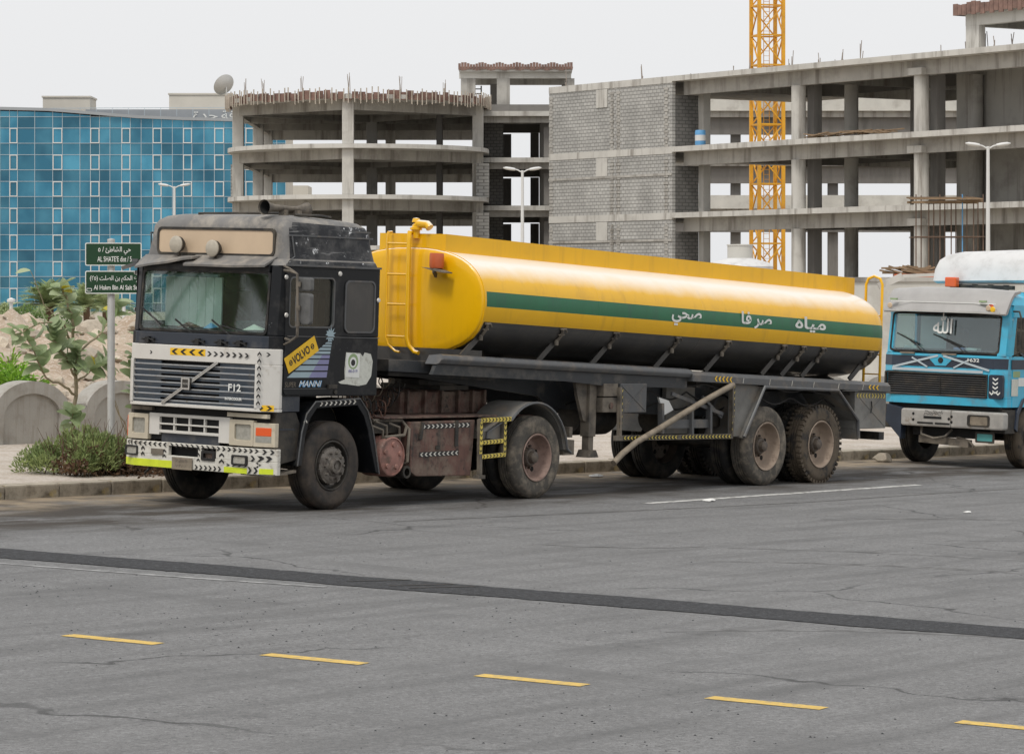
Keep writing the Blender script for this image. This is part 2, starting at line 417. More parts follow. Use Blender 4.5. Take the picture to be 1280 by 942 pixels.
def text(s_, name, m, parent, o, u, v, h, shear=0.0, bold=0.0, wid=None, thick=0.002):
    """Flat lettering of cap height h at point o, running along u with v up."""
    c = bpy.data.curves.new('tmp', 'FONT'); c.body = s_; c.offset = bold; c.shear = shear; c.extrude = 0.0
    t = bpy.data.objects.new('tmp', c); col.objects.link(t)
    bpy.context.view_layer.update()
    me = bpy.data.meshes.new_from_object(t.evaluated_get(bpy.context.evaluated_depsgraph_get()))
    bpy.data.objects.remove(t); bpy.data.curves.remove(c)
    me.name = name
    u, v, o = Vector(u).normalized(), Vector(v).normalized(), Vector(o)
    xs = [p.co.x for p in me.vertices]; x0, x1 = min(xs), max(xs)
    k = h / 0.7; kx = wid / (x1 - x0) if wid else k
    nn = u.cross(v)
    for p in me.vertices: p.co = o + u * ((p.co.x - x0) * kx) + v * (p.co.y * k) + nn * thick
    me.materials.clear(); me.materials.append(MATS[m])
    ob = bpy.data.objects.new(name, me); col.objects.link(ob); ob.parent = parent
    return ob
CHEV = [(0, 0), (0.42, 0), (0.92, 0.5), (0.42, 1), (0, 1), (0.5, 0.5)]
def tape(b, o, u, v, n, step, h, back=True, d=1, pad=0.0, m0=0, m1=1, size=0.62):
    """A strip of chevron tape: backing (material m0) and n chevrons (m1) pointing along d*u."""
    o, u, v = Vector(o), Vector(u).normalized(), Vector(v).normalized(); nn = u.cross(v)
    if nn.length and back: b.poly3([o + nn * 0.002 + u * a + v * c for a, c in ((-pad, 0), (n * step + pad, 0), (n * step + pad, h), (-pad, h))], m0)
    for i in range(n):
        P = [(x if d > 0 else 1 - x, y) for x, y in CHEV]
        q = [o + nn * 0.004 + u * (i * step + step * (0.1 + 0.8 * x)) + v * (h * (0.5 + (y - 0.5) * (0.82 if back else 1))) for x, y in P]
        b.add(q, [(0, 1, 2, 5), (5, 2, 3, 4)], m1)

# ================================================================ THE SETTING
rng = random.Random(7)
def asphalt(name, base, stains_shade=True, hi=1.0):
    m = bpy.data.materials.new(name); m.use_nodes = True
    N, L = m.node_tree.nodes, m.node_tree.links
    p = N['Principled BSDF']; p.inputs['Roughness'].default_value = 0.88; p.inputs['Specular IOR Level'].default_value = 0.3
    co = N.new('ShaderNodeTexCoord').outputs['Object']
    def nz(sc, det=6, rou=0.6, vec=None):
        n = N.new('ShaderNodeTexNoise'); n.inputs['Scale'].default_value = sc; n.inputs['Detail'].default_value = det; n.inputs['Roughness'].default_value = rou
        L.new(vec or co, n.inputs['Vector']); return n.outputs[0]
    def rm(v, a, b, lo=0.0, hi=1.0):
        r = N.new('ShaderNodeMapRange'); r.inputs[1].default_value, r.inputs[2].default_value, r.inputs[3].default_value, r.inputs[4].default_value = a, b, lo, hi
        L.new(v, r.inputs[0]); return r.outputs[0]
    def mix(f, c1, c2):
        n = N.new('ShaderNodeMixRGB')
        L.new(f, n.inputs[0])
        for k, c in ((1, c1), (2, c2)):
            if isinstance(c, tuple): n.inputs[k].default_value = rgb(c)
            else: L.new(c, n.inputs[k])
        return n.outputs[0]
    def mul(a, b):
        n = N.new('ShaderNodeMath'); n.operation = 'MULTIPLY'; L.new(a, n.inputs[0]); L.new(b, n.inputs[1]); return n.outputs[0]
    c = mix(rm(nz(0.35), 0.3, 0.7), tuple(x * 0.86 for x in base), tuple(x * 1.1 for x in base))
    c = mix(rm(nz(2.3, 8), 0.35, 0.75), c, tuple(x * 0.78 for x in base))
    sp = nz(75, 3, 0.7)
    c = mix(rm(sp, 0.54, 0.68, 0, 0.8), c, tuple(min(1, x * 1.75 * hi) for x in base))
    c = mix(rm(nz(62, 3, 0.7), 0.55, 0.66, 0, 0.85), c, tuple(x * 0.32 for x in base))
    c = mix(rm(nz(28, 2), 0.60, 0.68, 0, 0.6), c, tuple(x * 0.45 for x in base))
    c = mix(rm(nz(19, 4, 0.65), 0.50, 0.64, 0, 0.62), c, tuple(x * 0.5 for x in base))
    c = mix(rm(nz(17, 4, 0.65), 0.52, 0.66, 0, 0.5), c, tuple(min(1, x * 1.5 * hi) for x in base))
    if stains_shade:
        # loose black grit in patches
        c = mix(mul(rm(nz(16, 2), 0.66, 0.70), rm(nz(0.5, 3), 0.5, 0.62)), c, (0.015, 0.014, 0.013))
        # streaks worn along the driving direction
        mp = N.new('ShaderNodeMapping'); mp.inputs['Scale'].default_value = (0.25, 2.2, 1); L.new(co, mp.inputs[0])
        c = mix(rm(nz(1.0, 6, 0.6, mp.outputs[0]), 0.47, 0.72, 0, 0.7), c, tuple(x * 0.5 for x in base))
        mp3 = N.new('ShaderNodeMapping'); mp3.inputs['Scale'].default_value = (1.6, 0.22, 1); mp3.inputs['Rotation'].default_value = (0, 0, 0.2); L.new(co, mp3.inputs[0])
        c = mix(rm(nz(1.0, 6, 0.62, mp3.outputs[0]), 0.53, 0.72, 0, 0.6), c, tuple(x * 0.6 for x in base))
        c = mix(rm(nz(0.8, 7, 0.7), 0.62, 0.7, 0, 0.6), c, tuple(x * 0.42 for x in base))
        vo = N.new('ShaderNodeTexVoronoi'); vo.feature = 'DISTANCE_TO_EDGE'; vo.inputs['Scale'].default_value = 0.16
        wv = N.new('ShaderNodeMixRGB'); wv.blend_type = 'ADD'; wv.inputs[0].default_value = 0.9; L.new(co, wv.inputs[1]); nn_ = N.new('ShaderNodeTexNoise'); nn_.inputs['Scale'].default_value = 1.2; nn_.inputs['Detail'].default_value = 6; L.new(co, nn_.inputs['Vector']); L.new(nn_.outputs['Color'], wv.inputs[2]); L.new(wv.outputs[0], vo.inputs['Vector'])
        c = mix(mul(rm(vo.outputs['Distance'], 0.006, 0.002, 0, 0.8), rm(nz(0.3, 2), 0.46, 0.54)), c, tuple(x * 0.25 for x in base))
        # oil marks deepened to paint in the trucks' shade, brown sand along the kerb
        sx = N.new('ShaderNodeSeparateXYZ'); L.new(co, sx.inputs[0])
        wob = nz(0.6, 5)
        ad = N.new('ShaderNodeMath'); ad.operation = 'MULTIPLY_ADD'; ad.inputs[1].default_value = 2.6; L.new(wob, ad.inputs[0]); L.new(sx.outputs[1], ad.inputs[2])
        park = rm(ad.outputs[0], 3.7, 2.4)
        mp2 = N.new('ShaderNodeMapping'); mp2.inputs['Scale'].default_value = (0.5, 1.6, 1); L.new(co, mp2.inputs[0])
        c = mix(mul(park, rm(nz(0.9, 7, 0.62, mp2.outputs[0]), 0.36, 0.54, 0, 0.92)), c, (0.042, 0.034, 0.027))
        gut = rm(ad.outputs[0], 1.2, -0.1)
        c = mix(mul(gut, rm(nz(2.0, 7), 0.3, 0.6)), c, (0.27, 0.215, 0.15))
    L.new(c, p.inputs['Base Color'])
    b = N.new('ShaderNodeBump'); b.inputs['Strength'].default_value = 0.5; b.inputs['Distance'].default_value = 0.012
    L.new(sp, b.inputs['Height']); L.new(b.outputs[0], p.inputs['Normal'])
    MATS[name] = m
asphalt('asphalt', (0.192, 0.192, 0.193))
asphalt('asphalt_patch', (0.036, 0.037, 0.040), False, 2.0)
def gravel(name, c1, c2, c3):
    m = bpy.data.materials.new(name); m.use_nodes = True
    N, L = m.node_tree.nodes, m.node_tree.links
    p = N['Principled BSDF']; p.inputs['Roughness'].default_value = 0.95
    co = N.new('ShaderNodeNewGeometry').outputs['Position']
    vo = N.new('ShaderNodeTexVoronoi'); vo.inputs['Scale'].default_value = 26; L.new(co, vo.inputs['Vector'])
    no = N.new('ShaderNodeTexNoise'); no.inputs['Scale'].default_value = 1.3; no.inputs['Detail'].default_value = 7; L.new(co, no.inputs['Vector'])
    mr = N.new('ShaderNodeMapRange'); mr.inputs[1].default_value, mr.inputs[2].default_value = 0.38, 0.62; L.new(no.outputs[0], mr.inputs[0])
    a = N.new('ShaderNodeMixRGB'); a.inputs[1].default_value, a.inputs[2].default_value = rgb(c1), rgb(c2); L.new(mr.outputs[0], a.inputs[0])
    sp = N.new('ShaderNodeSeparateColor'); L.new(vo.outputs['Color'], sp.inputs[0])
    m2 = N.new('ShaderNodeMapRange'); m2.inputs[1].default_value, m2.inputs[2].default_value, m2.inputs[4].default_value = 0.55, 1.0, 0.8; L.new(sp.outputs[0], m2.inputs[0])
    b = N.new('ShaderNodeMixRGB'); b.inputs[2].default_value = rgb(c3); L.new(m2.outputs[0], b.inputs[0]); L.new(a.outputs[0], b.inputs[1])
    L.new(b.outputs[0], p.inputs['Base Color'])
    bp = N.new('ShaderNodeBump'); bp.inputs['Strength'].default_value = 0.7; bp.inputs['Distance'].default_value = 0.02
    L.new(vo.outputs['Distance'], bp.inputs['Height']); L.new(bp.outputs[0], p.inputs['Normal'])
    MATS[name] = m
gravel('gravel', (0.46, 0.41, 0.36), (0.38, 0.32, 0.26), (0.58, 0.53, 0.48))
gravel('rubble', (0.42, 0.34, 0.26), (0.33, 0.25, 0.18), (0.54, 0.47, 0.40))
gravel('sand', (0.40, 0.35, 0.28), (0.36, 0.31, 0.25), (0.42, 0.38, 0.32))
mat('line_white', (0.60, 0.60, 0.58), 0.8, var=0.2, vscale=3, dirt=(0.2, 0.19, 0.18), dscale=7, dlo=0.46, dhi=0.62)
mat('line_faded', (0.36, 0.36, 0.355), 0.85, var=0.2, vscale=3, dirt=(0.17, 0.17, 0.17), dscale=5, dlo=0.4, dhi=0.58)
mat('line_yellow', (0.62, 0.42, 0.10), 0.8, var=0.15, vscale=6, dirt=(0.30, 0.25, 0.16), dscale=16, dlo=0.50, dhi=0.66)
mat('seam_dark', (0.085, 0.083, 0.08), 0.9, dirt=(0.15, 0.148, 0.145), dscale=3, dlo=0.42, dhi=0.58)
mat('scuff', (0.085, 0.084, 0.083), 0.9, dirt=(0.17, 0.17, 0.17), dscale=3.5, dlo=0.4, dhi=0.6)

# wide ground sheet to the horizon
b = B(); xs = [-1500, -600, -250, -120] + list(range(-60, 61, 10)) + [120, 250, 600, 1500]; ys = [-300, -120, -40] + list(range(0, 131, 10)) + [200, 350, 600, 1200, 3000]
def gz(x, y):
    s = min(1, max(0, (y - 62) / 50)); s = s * s * (3 - 2 * s)
    return (1 - s) * (-0.0307 * max(-30, min(30, x))) + s * (-0.6) - 0.16
b.add([(x, y, gz(x, y)) for y in ys for x in xs], [(j * len(xs) + i, j * len(xs) + i + 1, (j + 1) * len(xs) + i + 1, (j + 1) * len(xs) + i) for j in range(len(ys) - 1) for i in range(len(xs) - 1)])
tag(b.build('ground', 'sand', smooth=True), kind='structure')

# road: one sheet in its own tilted frame
b = B(); b.poly3([(-70, -2.02, 0), (-70, 60, 0), (60, 60, 0), (60, -2.02, 0)])
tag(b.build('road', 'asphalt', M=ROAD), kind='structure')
def strip(pts, w, z=0.004, m=0, bb=None):
    """A flat ribbon on the asphalt along pts (road X, Y); w is one width or a list."""
    bb = bb or B(); k = len(pts); L_, R_ = [], []
    for i in range(k):
        p0, p1 = Vector(pts[max(0, i - 1)]), Vector(pts[min(k - 1, i + 1)]); d = (p1 - p0).normalized(); n = Vector((-d.y, d.x)); ww = w[i] if isinstance(w, list) else w
        c = Vector(pts[i]); L_.append((c + n * ww / 2).to_3d()); R_.append((c - n * ww / 2).to_3d())
    vs_ = [Vector((p.x, p.y, z)) for p in L_ + R_]
    return bb.add(vs_, [(i, i + 1, k + i + 1, k + i) for i in range(k - 1)], m)
# dark asphalt trench repair crossing the road, edges uneven
r_ = random.Random(3); A, Bp = Vector((8.6, -1.9)), Vector((3.2, 27.0)); pts, ws = [], []
for i in range(320):
    t = i / 319; q = A.lerp(Bp, t); pts.append((q.x + r_.uniform(-.012, .012) + .02 * math.sin(i * .13), q.y)); ws.append(0.86 + 0.04 * math.sin(i * 0.25) + r_.uniform(-0.03, 0.03))
tag(strip(pts, ws, 0.006).build('road_patch', 'asphalt_patch', M=ROAD), kind='structure')
joint = B()
for y in (7.5, 8.0, 8.25): strip([(7.0, y - 0.12), (6.35, y + 0.14)], 0.05, 0.010, bb=joint)
tag(joint.build('road_joint', 'tape_black', M=ROAD), kind='structure')
tag(strip([(8.9, 2.6), (8.385, 4.261), (7.92, 6.29), (7.55, 7.6)], 0.10, 0.004).build('road_marking', 'line_faded', M=ROAD), kind='structure')
tag(strip([(-4.7, 2.56), (-8, 2.42), (-12.2, 2.28)], 0.15, 0.004).build('road_marking', 'line_white', M=ROAD), kind='structure')
y = 5.4
for i in range(12):
    X0 = 12.13 + (9.1 - y) * 0.155
    b = strip([(X0, y), (X0 - 0.13, y + 0.84)], 0.17, 0.004)
    tag(b.build('road_marking', 'line_yellow', M=ROAD), kind='structure'); y += 1.78
sc = [(-1.2 - 2.0 * i, 3.03 + 0.17 * min(i, 3) + 0.05 * math.sin(i)) for i in range(-1, 16)]
tag(strip(sc, [0.045 + 0.03 * abs(math.sin(i * 2.3)) for i in range(17)], 0.003).build('road_joint', 'seam_dark', M=ROAD), kind='structure')
for k, (cx, cy, rad, a0, a1, w) in enumerate([(4.5, 11.5, 4.2, 150, 235, 0.22), (4.6, 11.4, 5.9, 155, 225, 0.20), (9.3, 15.0, 3.5, 160, 250, 0.16), (-2, 12, 7, 190, 250, 0.2), (0.2, 5.2, 1.8, 20, 80, 0.12), (2.0, 16, 6, 150, 200, 0.2)]):
    pts = [(cx + rad * math.cos(R(a0 + (a1 - a0) * i / 24)), cy + rad * math.sin(R(a0 + (a1 - a0) * i / 24))) for i in range(25)]
    tag(strip(pts, [w * (0.25 + 0.75 * math.sin(math.pi * (i + 0.5) / 25)) for i in range(25)], 0.0015 + 0.0002 * k).build('road_stain', 'scuff', M=ROAD), kind='structure')

# loose dark grit scattered over the near lanes
b = B(); r_ = random.Random(17)
clumps = [(r_.uniform(2, 14), r_.uniform(4, 22), r_.uniform(.5, 2.2)) for i in range(26)]
for i in range(2600):
    if i % 3: cx_, cy_, s_ = clumps[r_.randrange(26)]; x, y = r_.gauss(cx_, s_), r_.gauss(cy_, s_)
    else: x, y = r_.uniform(-14, 15), r_.uniform(3, 24)
    if y < 2.8: continue
    q = r_.choice([.003, .004, .005, .006, .008, .011]); a = r_.uniform(0, 6.28); dx, dy = q * math.cos(a), q * math.sin(a)
    b.add([(x + dx, y + dy, .001), (x - dy, y + dx, .001), (x - dx * 1.3, y - dy * 1.3, .001), (x + dy, y - dx, .001), (x, y, q * .7)], [(0, 1, 4), (1, 2, 4), (2, 3, 4), (3, 0, 4)])
tag(b.build('grit', 'asphalt_patch', M=ROAD, fix=False), 'loose dark grit scattered over the near asphalt', 'gravel', kind='stuff')
# pavement of pale gravel, kerb of single stones
b = B(); b.poly3([(-70, -2.28, 0.15), (-70, -40, 0.15), (60, -40, 0.15), (60, -2.28, 0.15)])
tag(b.build('pavement', 'gravel', M=ROAD), kind='structure')
kerb = thing('kerb', None, None, ROAD, kind='structure')
kb = B(); kb.box(-0.455, 0.455, -0.14, 0.14, -0.05, 0.172)
kst = [kb.build('kerb_stone', 'kerb_stone', kerb, bev=0.022)]
for i in range(58):
    o = kst[0] if i == 0 else inst(kst[0], 'kerb_stone', kerb)
    o.location = (10.2 - 0.922 * i, -2.14 + rng.uniform(-0.012, 0.012), rng.uniform(-0.012, 0.008)); o.rotation_euler = (rng.uniform(-.02, .02), 0, rng.uniform(-.008, .008))

# precast wall of arched panels behind the verge
def arch_poly(w, base, sh, rise, n=18, z0=0.0):
    P = [(-w, z0), (w, z0), (w, sh)]
    for i in range(1, n): P.append((w * math.cos(math.pi * i / n), sh + rise * math.sin(math.pi * i / n)))
    P.append((-w, sh)); return P
pan = B()
outer = arch_poly(0.80, 0, 0.47, 0.50, z0=0.0); inner = arch_poly(0.60, 0, 0.42, 0.36, z0=0.0)
pan.prism(outer, 'xz', -0.20, 0.04)
pan.frame(outer, [(x, max(z, 0.0)) for x, z in inner], 'xz', 0.042, 0.10)
pan.box(-0.96, -0.80, -0.20, 0.10, 0, 0.62); pan.box(0.80, 0.96, -0.20, 0.10, 0, 0.62)
src = None
for i in range(-3, 17):
    lab = {0: 'arched precast concrete wall panel with recessed arch, left of the street sign', 1: 'arched precast concrete wall panel standing behind the street sign post',
           -1: 'arched precast concrete wall panel at the far left, cut off by the picture edge'}.get(i, 'arched precast concrete wall panel in the row running on behind the parked trucks')
    o = pan.build('arched_wall_panel', 'precast', bev=0.012) if src is None else inst(src, 'arched_wall_panel')
    src = src or o
    o.matrix_world = ROAD @ Matrix.Translation((-4.86 - 1.93 * i, -9.1, 0.14)) @ Matrix.Rotation(rng.uniform(-.01, .01), 4, 'Y')
    tag(o, lab, 'wall', 'arched precast wall panels')

# rubble mound with stones
ROADI = ROAD.inverted()
def mz(x, y):
    q = ROADI @ Vector((x, y, 0)); u = min(1, max(0, (-9.2 - q.y) / 7)); u = u * u * (3 - 2 * u)
    e = min(1, max(0, (-2.0 - x) / 5)); e = e * e * (3 - 2 * e)
    return 0.14 - 0.0307 * x + 0.55 * min(1, max(0, (-9.3 - q.y) / .5)) * e + u * e * (0.85 + 0.2 * math.sin(x * 0.7)) + u * e * 0.6 * noise.fractal(Vector((x * 0.7, y * 0.7, 3)), 1.0, 2.0, 5)
b = B(); nx, ny = 130, 90; gv = []
for j in range(ny + 1):
    for i in range(nx + 1):
        p = ROAD @ Vector((14 - 28 * i / nx, -9.32 - 18 * j / ny, 0)); gv.append((p.x, p.y, mz(p.x, p.y)))
b.add(gv, [(j * (nx + 1) + i, j * (nx + 1) + i + 1, (j + 1) * (nx + 1) + i + 1, (j + 1) * (nx + 1) + i) for j in range(ny) for i in range(nx)])
mound = tag(b.build('terrain', 'rubble', smooth=True), kind='structure')
stones = []
for k in range(5):
    bm = bmesh.new(); bmesh.ops.create_icosphere(bm, subdivisions=2, radius=1)
    for v in bm.verts:
        n = noise.fractal(v.co * 1.3 + Vector((k * 9, 0, 0)), 1, 2, 3); v.co *= 1 + 0.4 * n
        v.co.z *= 0.62
        for d in (Vector((1, .3, .2)), Vector((-.4, 1, .5)), Vector((.2, -.8, .9))):
            d = d.normalized(); h = v.co.dot(d)
            if h > 0.55: v.co -= d * (h - 0.55)
    me = bpy.data.meshes.new('stone'); bm.to_mesh(me); bm.free(); me.materials.append(MATS['stone_pale']); stones.append(me)
for i in range(290):
    x, y = rng.uniform(-11.5, -5.2), rng.uniform(50.5, 62)
    if (ROADI @ Vector((x, y, 0))).y > -9.9: continue
    s = rng.choice([0.04, 0.05, 0.06, 0.07, 0.09, 0.11, 0.15, 0.15, 0.3]) * rng.uniform(.8, 1.25)
    o = inst(stones[i % 5], 'stone', mound); o.location = (x, y, mz(x, y) + s * 0.15)
    o.scale = (s, s * rng.uniform(.7, 1.2), s * rng.uniform(.6, 1)); o.rotation_euler = (rng.uniform(-.5, .5), rng.uniform(-.5, .5), rng.uniform(0, 6))

# ---------------------------------------------------------------- plants
def leaf_mesh(name, L, W, m, fold=0.25, n=5, curl=0.25):
    vs_, fs = [], []
    for i in range(n + 1):
        t = i / n; w = W * math.sin(math.pi * min(1, (t * 0.93 + 0.05))) ** 0.7; z = -curl * L * t * t
        vs_ += [(-w / 2, t * L, z + fold * w * 0.5), (0, t * L, z), (w / 2, t * L, z + fold * w * 0.5)]
    for i in range(n):
        a = i * 3; fs += [(a, a + 1, a + 4, a + 3), (a + 1, a + 2, a + 5, a + 4)]
    me = bpy.data.meshes.new(name); me.from_pydata(vs_, [], fs); me.materials.append(MATS[m])
    me.polygons.foreach_set('use_smooth', [True] * len(me.polygons)); return me
def aim(p, d, up=Vector((0, 0, 1)), s=1.0):
    d = d.normalized(); x = d.cross(up)
    x = x.normalized() if x.length > 1e-3 else Vector((1, 0, 0)); z = x.cross(d)
    return Matrix.Translation(p) @ Matrix((x, d, z)).transposed().to_4x4() @ Matrix.Scale(s, 4)
LEAF = [leaf_mesh('leaf', 0.17, 0.11, 'leaf_pale'), leaf_mesh('leaf', 0.19, 0.125, 'leaf_pale', 0.4, 5, 0.1), leaf_mesh('leaf', 0.16, 0.12, 'leaf_yellow')]
def milkweed(base, label, stems, seed, h):
    """Tall open shrub: pale bare stems, pairs of big oval grey-green leaves towards the ends."""
    r = random.Random(seed)
    t = thing('milkweed_shrub', label, 'shrub', ROAD @ Matrix.Translation(base))
    for pts, r0, leafy, dens in stems:
        k = len(pts); P = []
        for i in range(k - 1):
            a, c = Vector(pts[i]), Vector(pts[i + 1])
            for j in range(4): P.append(a.lerp(c, j / 4) + Vector((r.uniform(-1, 1), r.uniform(-1, 1), r.uniform(-1, 1))) * 0.018)
        P.append(Vector(pts[-1]))
        b = B(); b.tube(P, [r0 * (1 - 0.7 * i / len(P)) for i in range(len(P))], 7); b.build('stem', 'trunk_pale', t, smooth=True)
        n0 = int(len(P) * leafy); ang = r.uniform(0, 6)
        for i in range(n0, len(P)):
            d = (P[min(i + 1, len(P) - 1)] - P[max(i - 1, 0)]).normalized()
            for q in range(dens):
                ang += math.pi / 2 if q % 2 == 0 else math.pi
                o_ = d.orthogonal().normalized(); o_.rotate(Matrix.Rotation(ang + r.uniform(-.4, .4), 3, d))
                dd = o_ + d * r.uniform(0.1, 0.9) + Vector((0, 0, r.uniform(-0.1, 0.35)))
                inst(LEAF[2] if r.random() < 0.03 else LEAF[r.randrange(2)], 'leaf', t, aim(P[i], dd, Vector((r.uniform(-.5, .5), 0.5, 1)), r.uniform(.9, 1.5)))
    return t
# stems in metres round the plant's foot (road X towards the left of the picture)
milkweed((-1.75, -5.0, 0.14), 'tall leggy shrub with big oval grey-green leaves in front of the arched wall', [
    ([(0, 0, 0), (0.02, 0, 0.55), (-0.03, 0, 1.1), (0.05, 0.02, 1.6), (0.08, 0, 2.0), (0.22, 0.0, 2.3), (0.32, 0, 2.45)], 0.035, 0.38, 2),
    ([(-0.02, 0, 0.95), (0.35, 0.1, 1.12), (0.75, 0.2, 1.2), (0.95, 0.2, 1.5), (1.05, 0.1, 1.75)], 0.02, 0.55, 2),
    ([(0.06, 0, 1.65), (0.35, 0.1, 1.95), (0.8, 0.1, 1.93), (1.25, 0.1, 1.78)], 0.018, 0.55, 2),
    ([(0.05, 0.0, 1.5), (-0.3, 0.1, 1.75), (-0.6, 0.1, 2.05), (-0.66, 0.1, 2.25)], 0.018, 0.35, 2),
    ([(0.0, 0, 1.2), (0.3, 0.1, 1.5), (0.55, 0.12, 1.72), (0.6, .1, 1.9)], 0.017, 0.35, 3),
    ([(0.35, 0.1, 1.9), (0.7, 0.1, 2.2), (1.0, 0.1, 2.65)], 0.011, 0.95, 1),
    ([(0, 0, 1.1), (-0.3, 0.1, 1.35), (-0.5, 0.1, 1.4)], 0.015, 0.4, 3),
    ([(0, 0, 1.25), (0.12, 0.15, 1.45), (0.15, 0.2, 1.6)], 0.014, 0.2, 3),
    ([(0, 0, .45), (0.15, 0.15, 0.6), (0.2, 0.2, 0.75)], 0.012, 0.4, 2),
    ([(0, 0, 0.5), (-0.4, 0.1, 0.3), (-.5, .1, .1)], 0.014, 1.0, 0),
], 11, 2.4)
milkweed((-2.9, -4.9, 0.14), 'leafy shrub with big oval leaves between the sign post and the truck cab', [
    ([(0, 0, 0), (-0.05, 0, 0.6), (0.05, 0, 1.1), (0.0, 0.02, 1.75)], 0.028, 0.4, 3),
    ([(0, 0, .1), (-0.25, 0, 0.6), (-0.3, 0, 1.1), (-0.25, 0.02, 1.5)], 0.022, 0.35, 3),
    ([(0, 0, 0.1), (0.35, 0, 0.7), (0.65, 0, 1.25)], 0.012, 0.95, 1),
    ([(0.3, 0, 0.0), (0.1, 0, 0.7), (0.05, 0, 1.1), (0.1, 0, 1.5)], 0.014, 0.5, 2),
    ([(-0.5, 0, 0.0), (-0.15, 0, 0.45), (0.1, 0, 0.9)], 0.011, 1.0, 0),
    ([(0.1, 0, 0.3), (0.3, 0, 0.55), (0.5, 0, 1.0)], 0.010, 1.0, 0),
], 12, 1.7)
def tuft_cloud(b, c, rx, ry, rz, n, L, W, r, up=0.6, m=0, shell=0.5):
    """n narrow leaves spread through an ellipsoid, pointing outwards and up."""
    for i in range(n):
        while True:
            q = Vector((r.uniform(-1, 1), r.uniform(-1, 1), r.uniform(-0.25, 1)))
            if shell < q.length < 1: break
        p = Vector(c) + Vector((q.x * rx, q.y * ry, q.z * rz))
        d = (Vector((q.x, q.y, q.z * 0.7 + up)) + Vector((r.uniform(-.6, .6), r.uniform(-.6, .6), r.uniform(-.5, .5)))).normalized()
        l, w = L * r.uniform(.6, 1.4), W * r.uniform(.7, 1.3); s = d.cross(Vector((r.uniform(-1, 1), r.uniform(-1, 1), r.uniform(-1, 1)))).normalized() * w
        b.add([p - s * .3, p + d * l * .5 - s, p + d * l, p + d * l * .5 + s], [(0, 1, 2, 3)], m)
r_ = random.Random(5)
t = thing('low_scrub_bush', 'low sprawling green scrub bush with brown dead twigs on the gravel', 'bush', ROAD @ Matrix.Translation((-0.62, -3.45, 0.14)))
b = B()
for i in range(46):
    # dome leaning along the kerb: a mass of small domes
    u = r_.uniform(-1, 1); v = r_.uniform(-1, 1); hgt = 0.56 * (1 - 0.75 * u * u) * (1 - 0.5 * v * v) * r_.uniform(.75, 1.15)
    tuft_cloud(b, (u * 0.86, v * 0.5, hgt * 0.70), 0.2, 0.18, 0.22, 300, 0.06, 0.011, r_, 0.7, 0, 0.2)
b.build('foliage', 'leaf_scrub', t, fix=False)
b = B()
for i in range(34):
    u = r_.uniform(-1, 1); v = r_.uniform(0.15, 1)
    tuft_cloud(b, (u * 0.85, v * 0.55, 0.08 + r_.uniform(0, 0.2)), 0.14, 0.12, 0.12, 110, 0.05, 0.02, r_, 0.1, 0, 0.1)
b.build('dry_leaves', 'leaf_dry', t, fix=False)
b = B()
for i in range(150):
    u = r_.uniform(-1, 1); v = r_.uniform(-.5, 1); p = Vector((u * 0.7, v * 0.5, 0)); q = p + Vector((r_.uniform(-.35, .35), r_.uniform(-.2, .3), r_.uniform(.2, .75)))
    b.tube([p, p.lerp(q, .5) + Vector((0, 0, .04)), q], [0.008, 0.005, 0.002], 4)
b.build('twigs', 'twig_brown', t, fix=False)
t = thing('dead_leaf_litter', 'strip of brown dead leaves on the gravel under the truck bumper', 'leaves', ROAD @ Matrix.Translation((-1.6, -2.9, 0.15)), kind='stuff')
b = B()
for i in range(1500):
    p = Vector((r_.gauss(0, .55), r_.gauss(0, .22), r_.uniform(0, .1))); d = Vector((r_.uniform(-1, 1), r_.uniform(-1, 1), r_.uniform(-.3, .6))).normalized(); s = d.orthogonal().normalized() * 0.018
    b.add([p, p + d * .03 - s, p + d * .07, p + d * .03 + s], [(0, 1, 2, 3)])
b.build('leaves', 'leaf_dry', t, fix=False)
t = thing('green_bush', 'bright green bush with long leaves at the left edge, behind the arched wall', 'bush', Matrix.Translation((-8.35, 50.9, 0.4)))
b = B()
for i in range(30):
    c = Vector((r_.uniform(-1.0, .85), r_.uniform(-.5, .7), r_.uniform(.35, 1.05)))
    c.z *= 1 - 0.35 * max(0, c.x)
    for k in range(150):
        d = Vector((r_.gauss(0, 1), r_.gauss(0, 1), r_.gauss(0.35, .7))).normalized(); p = c + d * r_.uniform(0, .28); l = r_.uniform(.1, .2); d2 = (d + Vector((0, 0, -.7))).normalized()
        s = d.cross(Vector((r_.uniform(-1, 1), r_.uniform(-1, 1), 1))).normalized() * 0.016
        b.add([p - s * .4, p + s * .4, p + d * l * .55 + s, p + d * l * .55 + d2 * l * .45, p + d * l * .55 - s], [(0, 1, 2, 3, 4)])
b.build('foliage', 'leaf_bright', t, fix=False)
b = B()
for i in range(24): b.tube([(r_.uniform(-.3, .3), r_.uniform(-.2, .2), -.3), (r_.uniform(-.9, .8), r_.uniform(-.4, .5), r_.uniform(.5, .9))], [.014, .005], 5)
b.build('stems', 'twig_brown', t, fix=False)

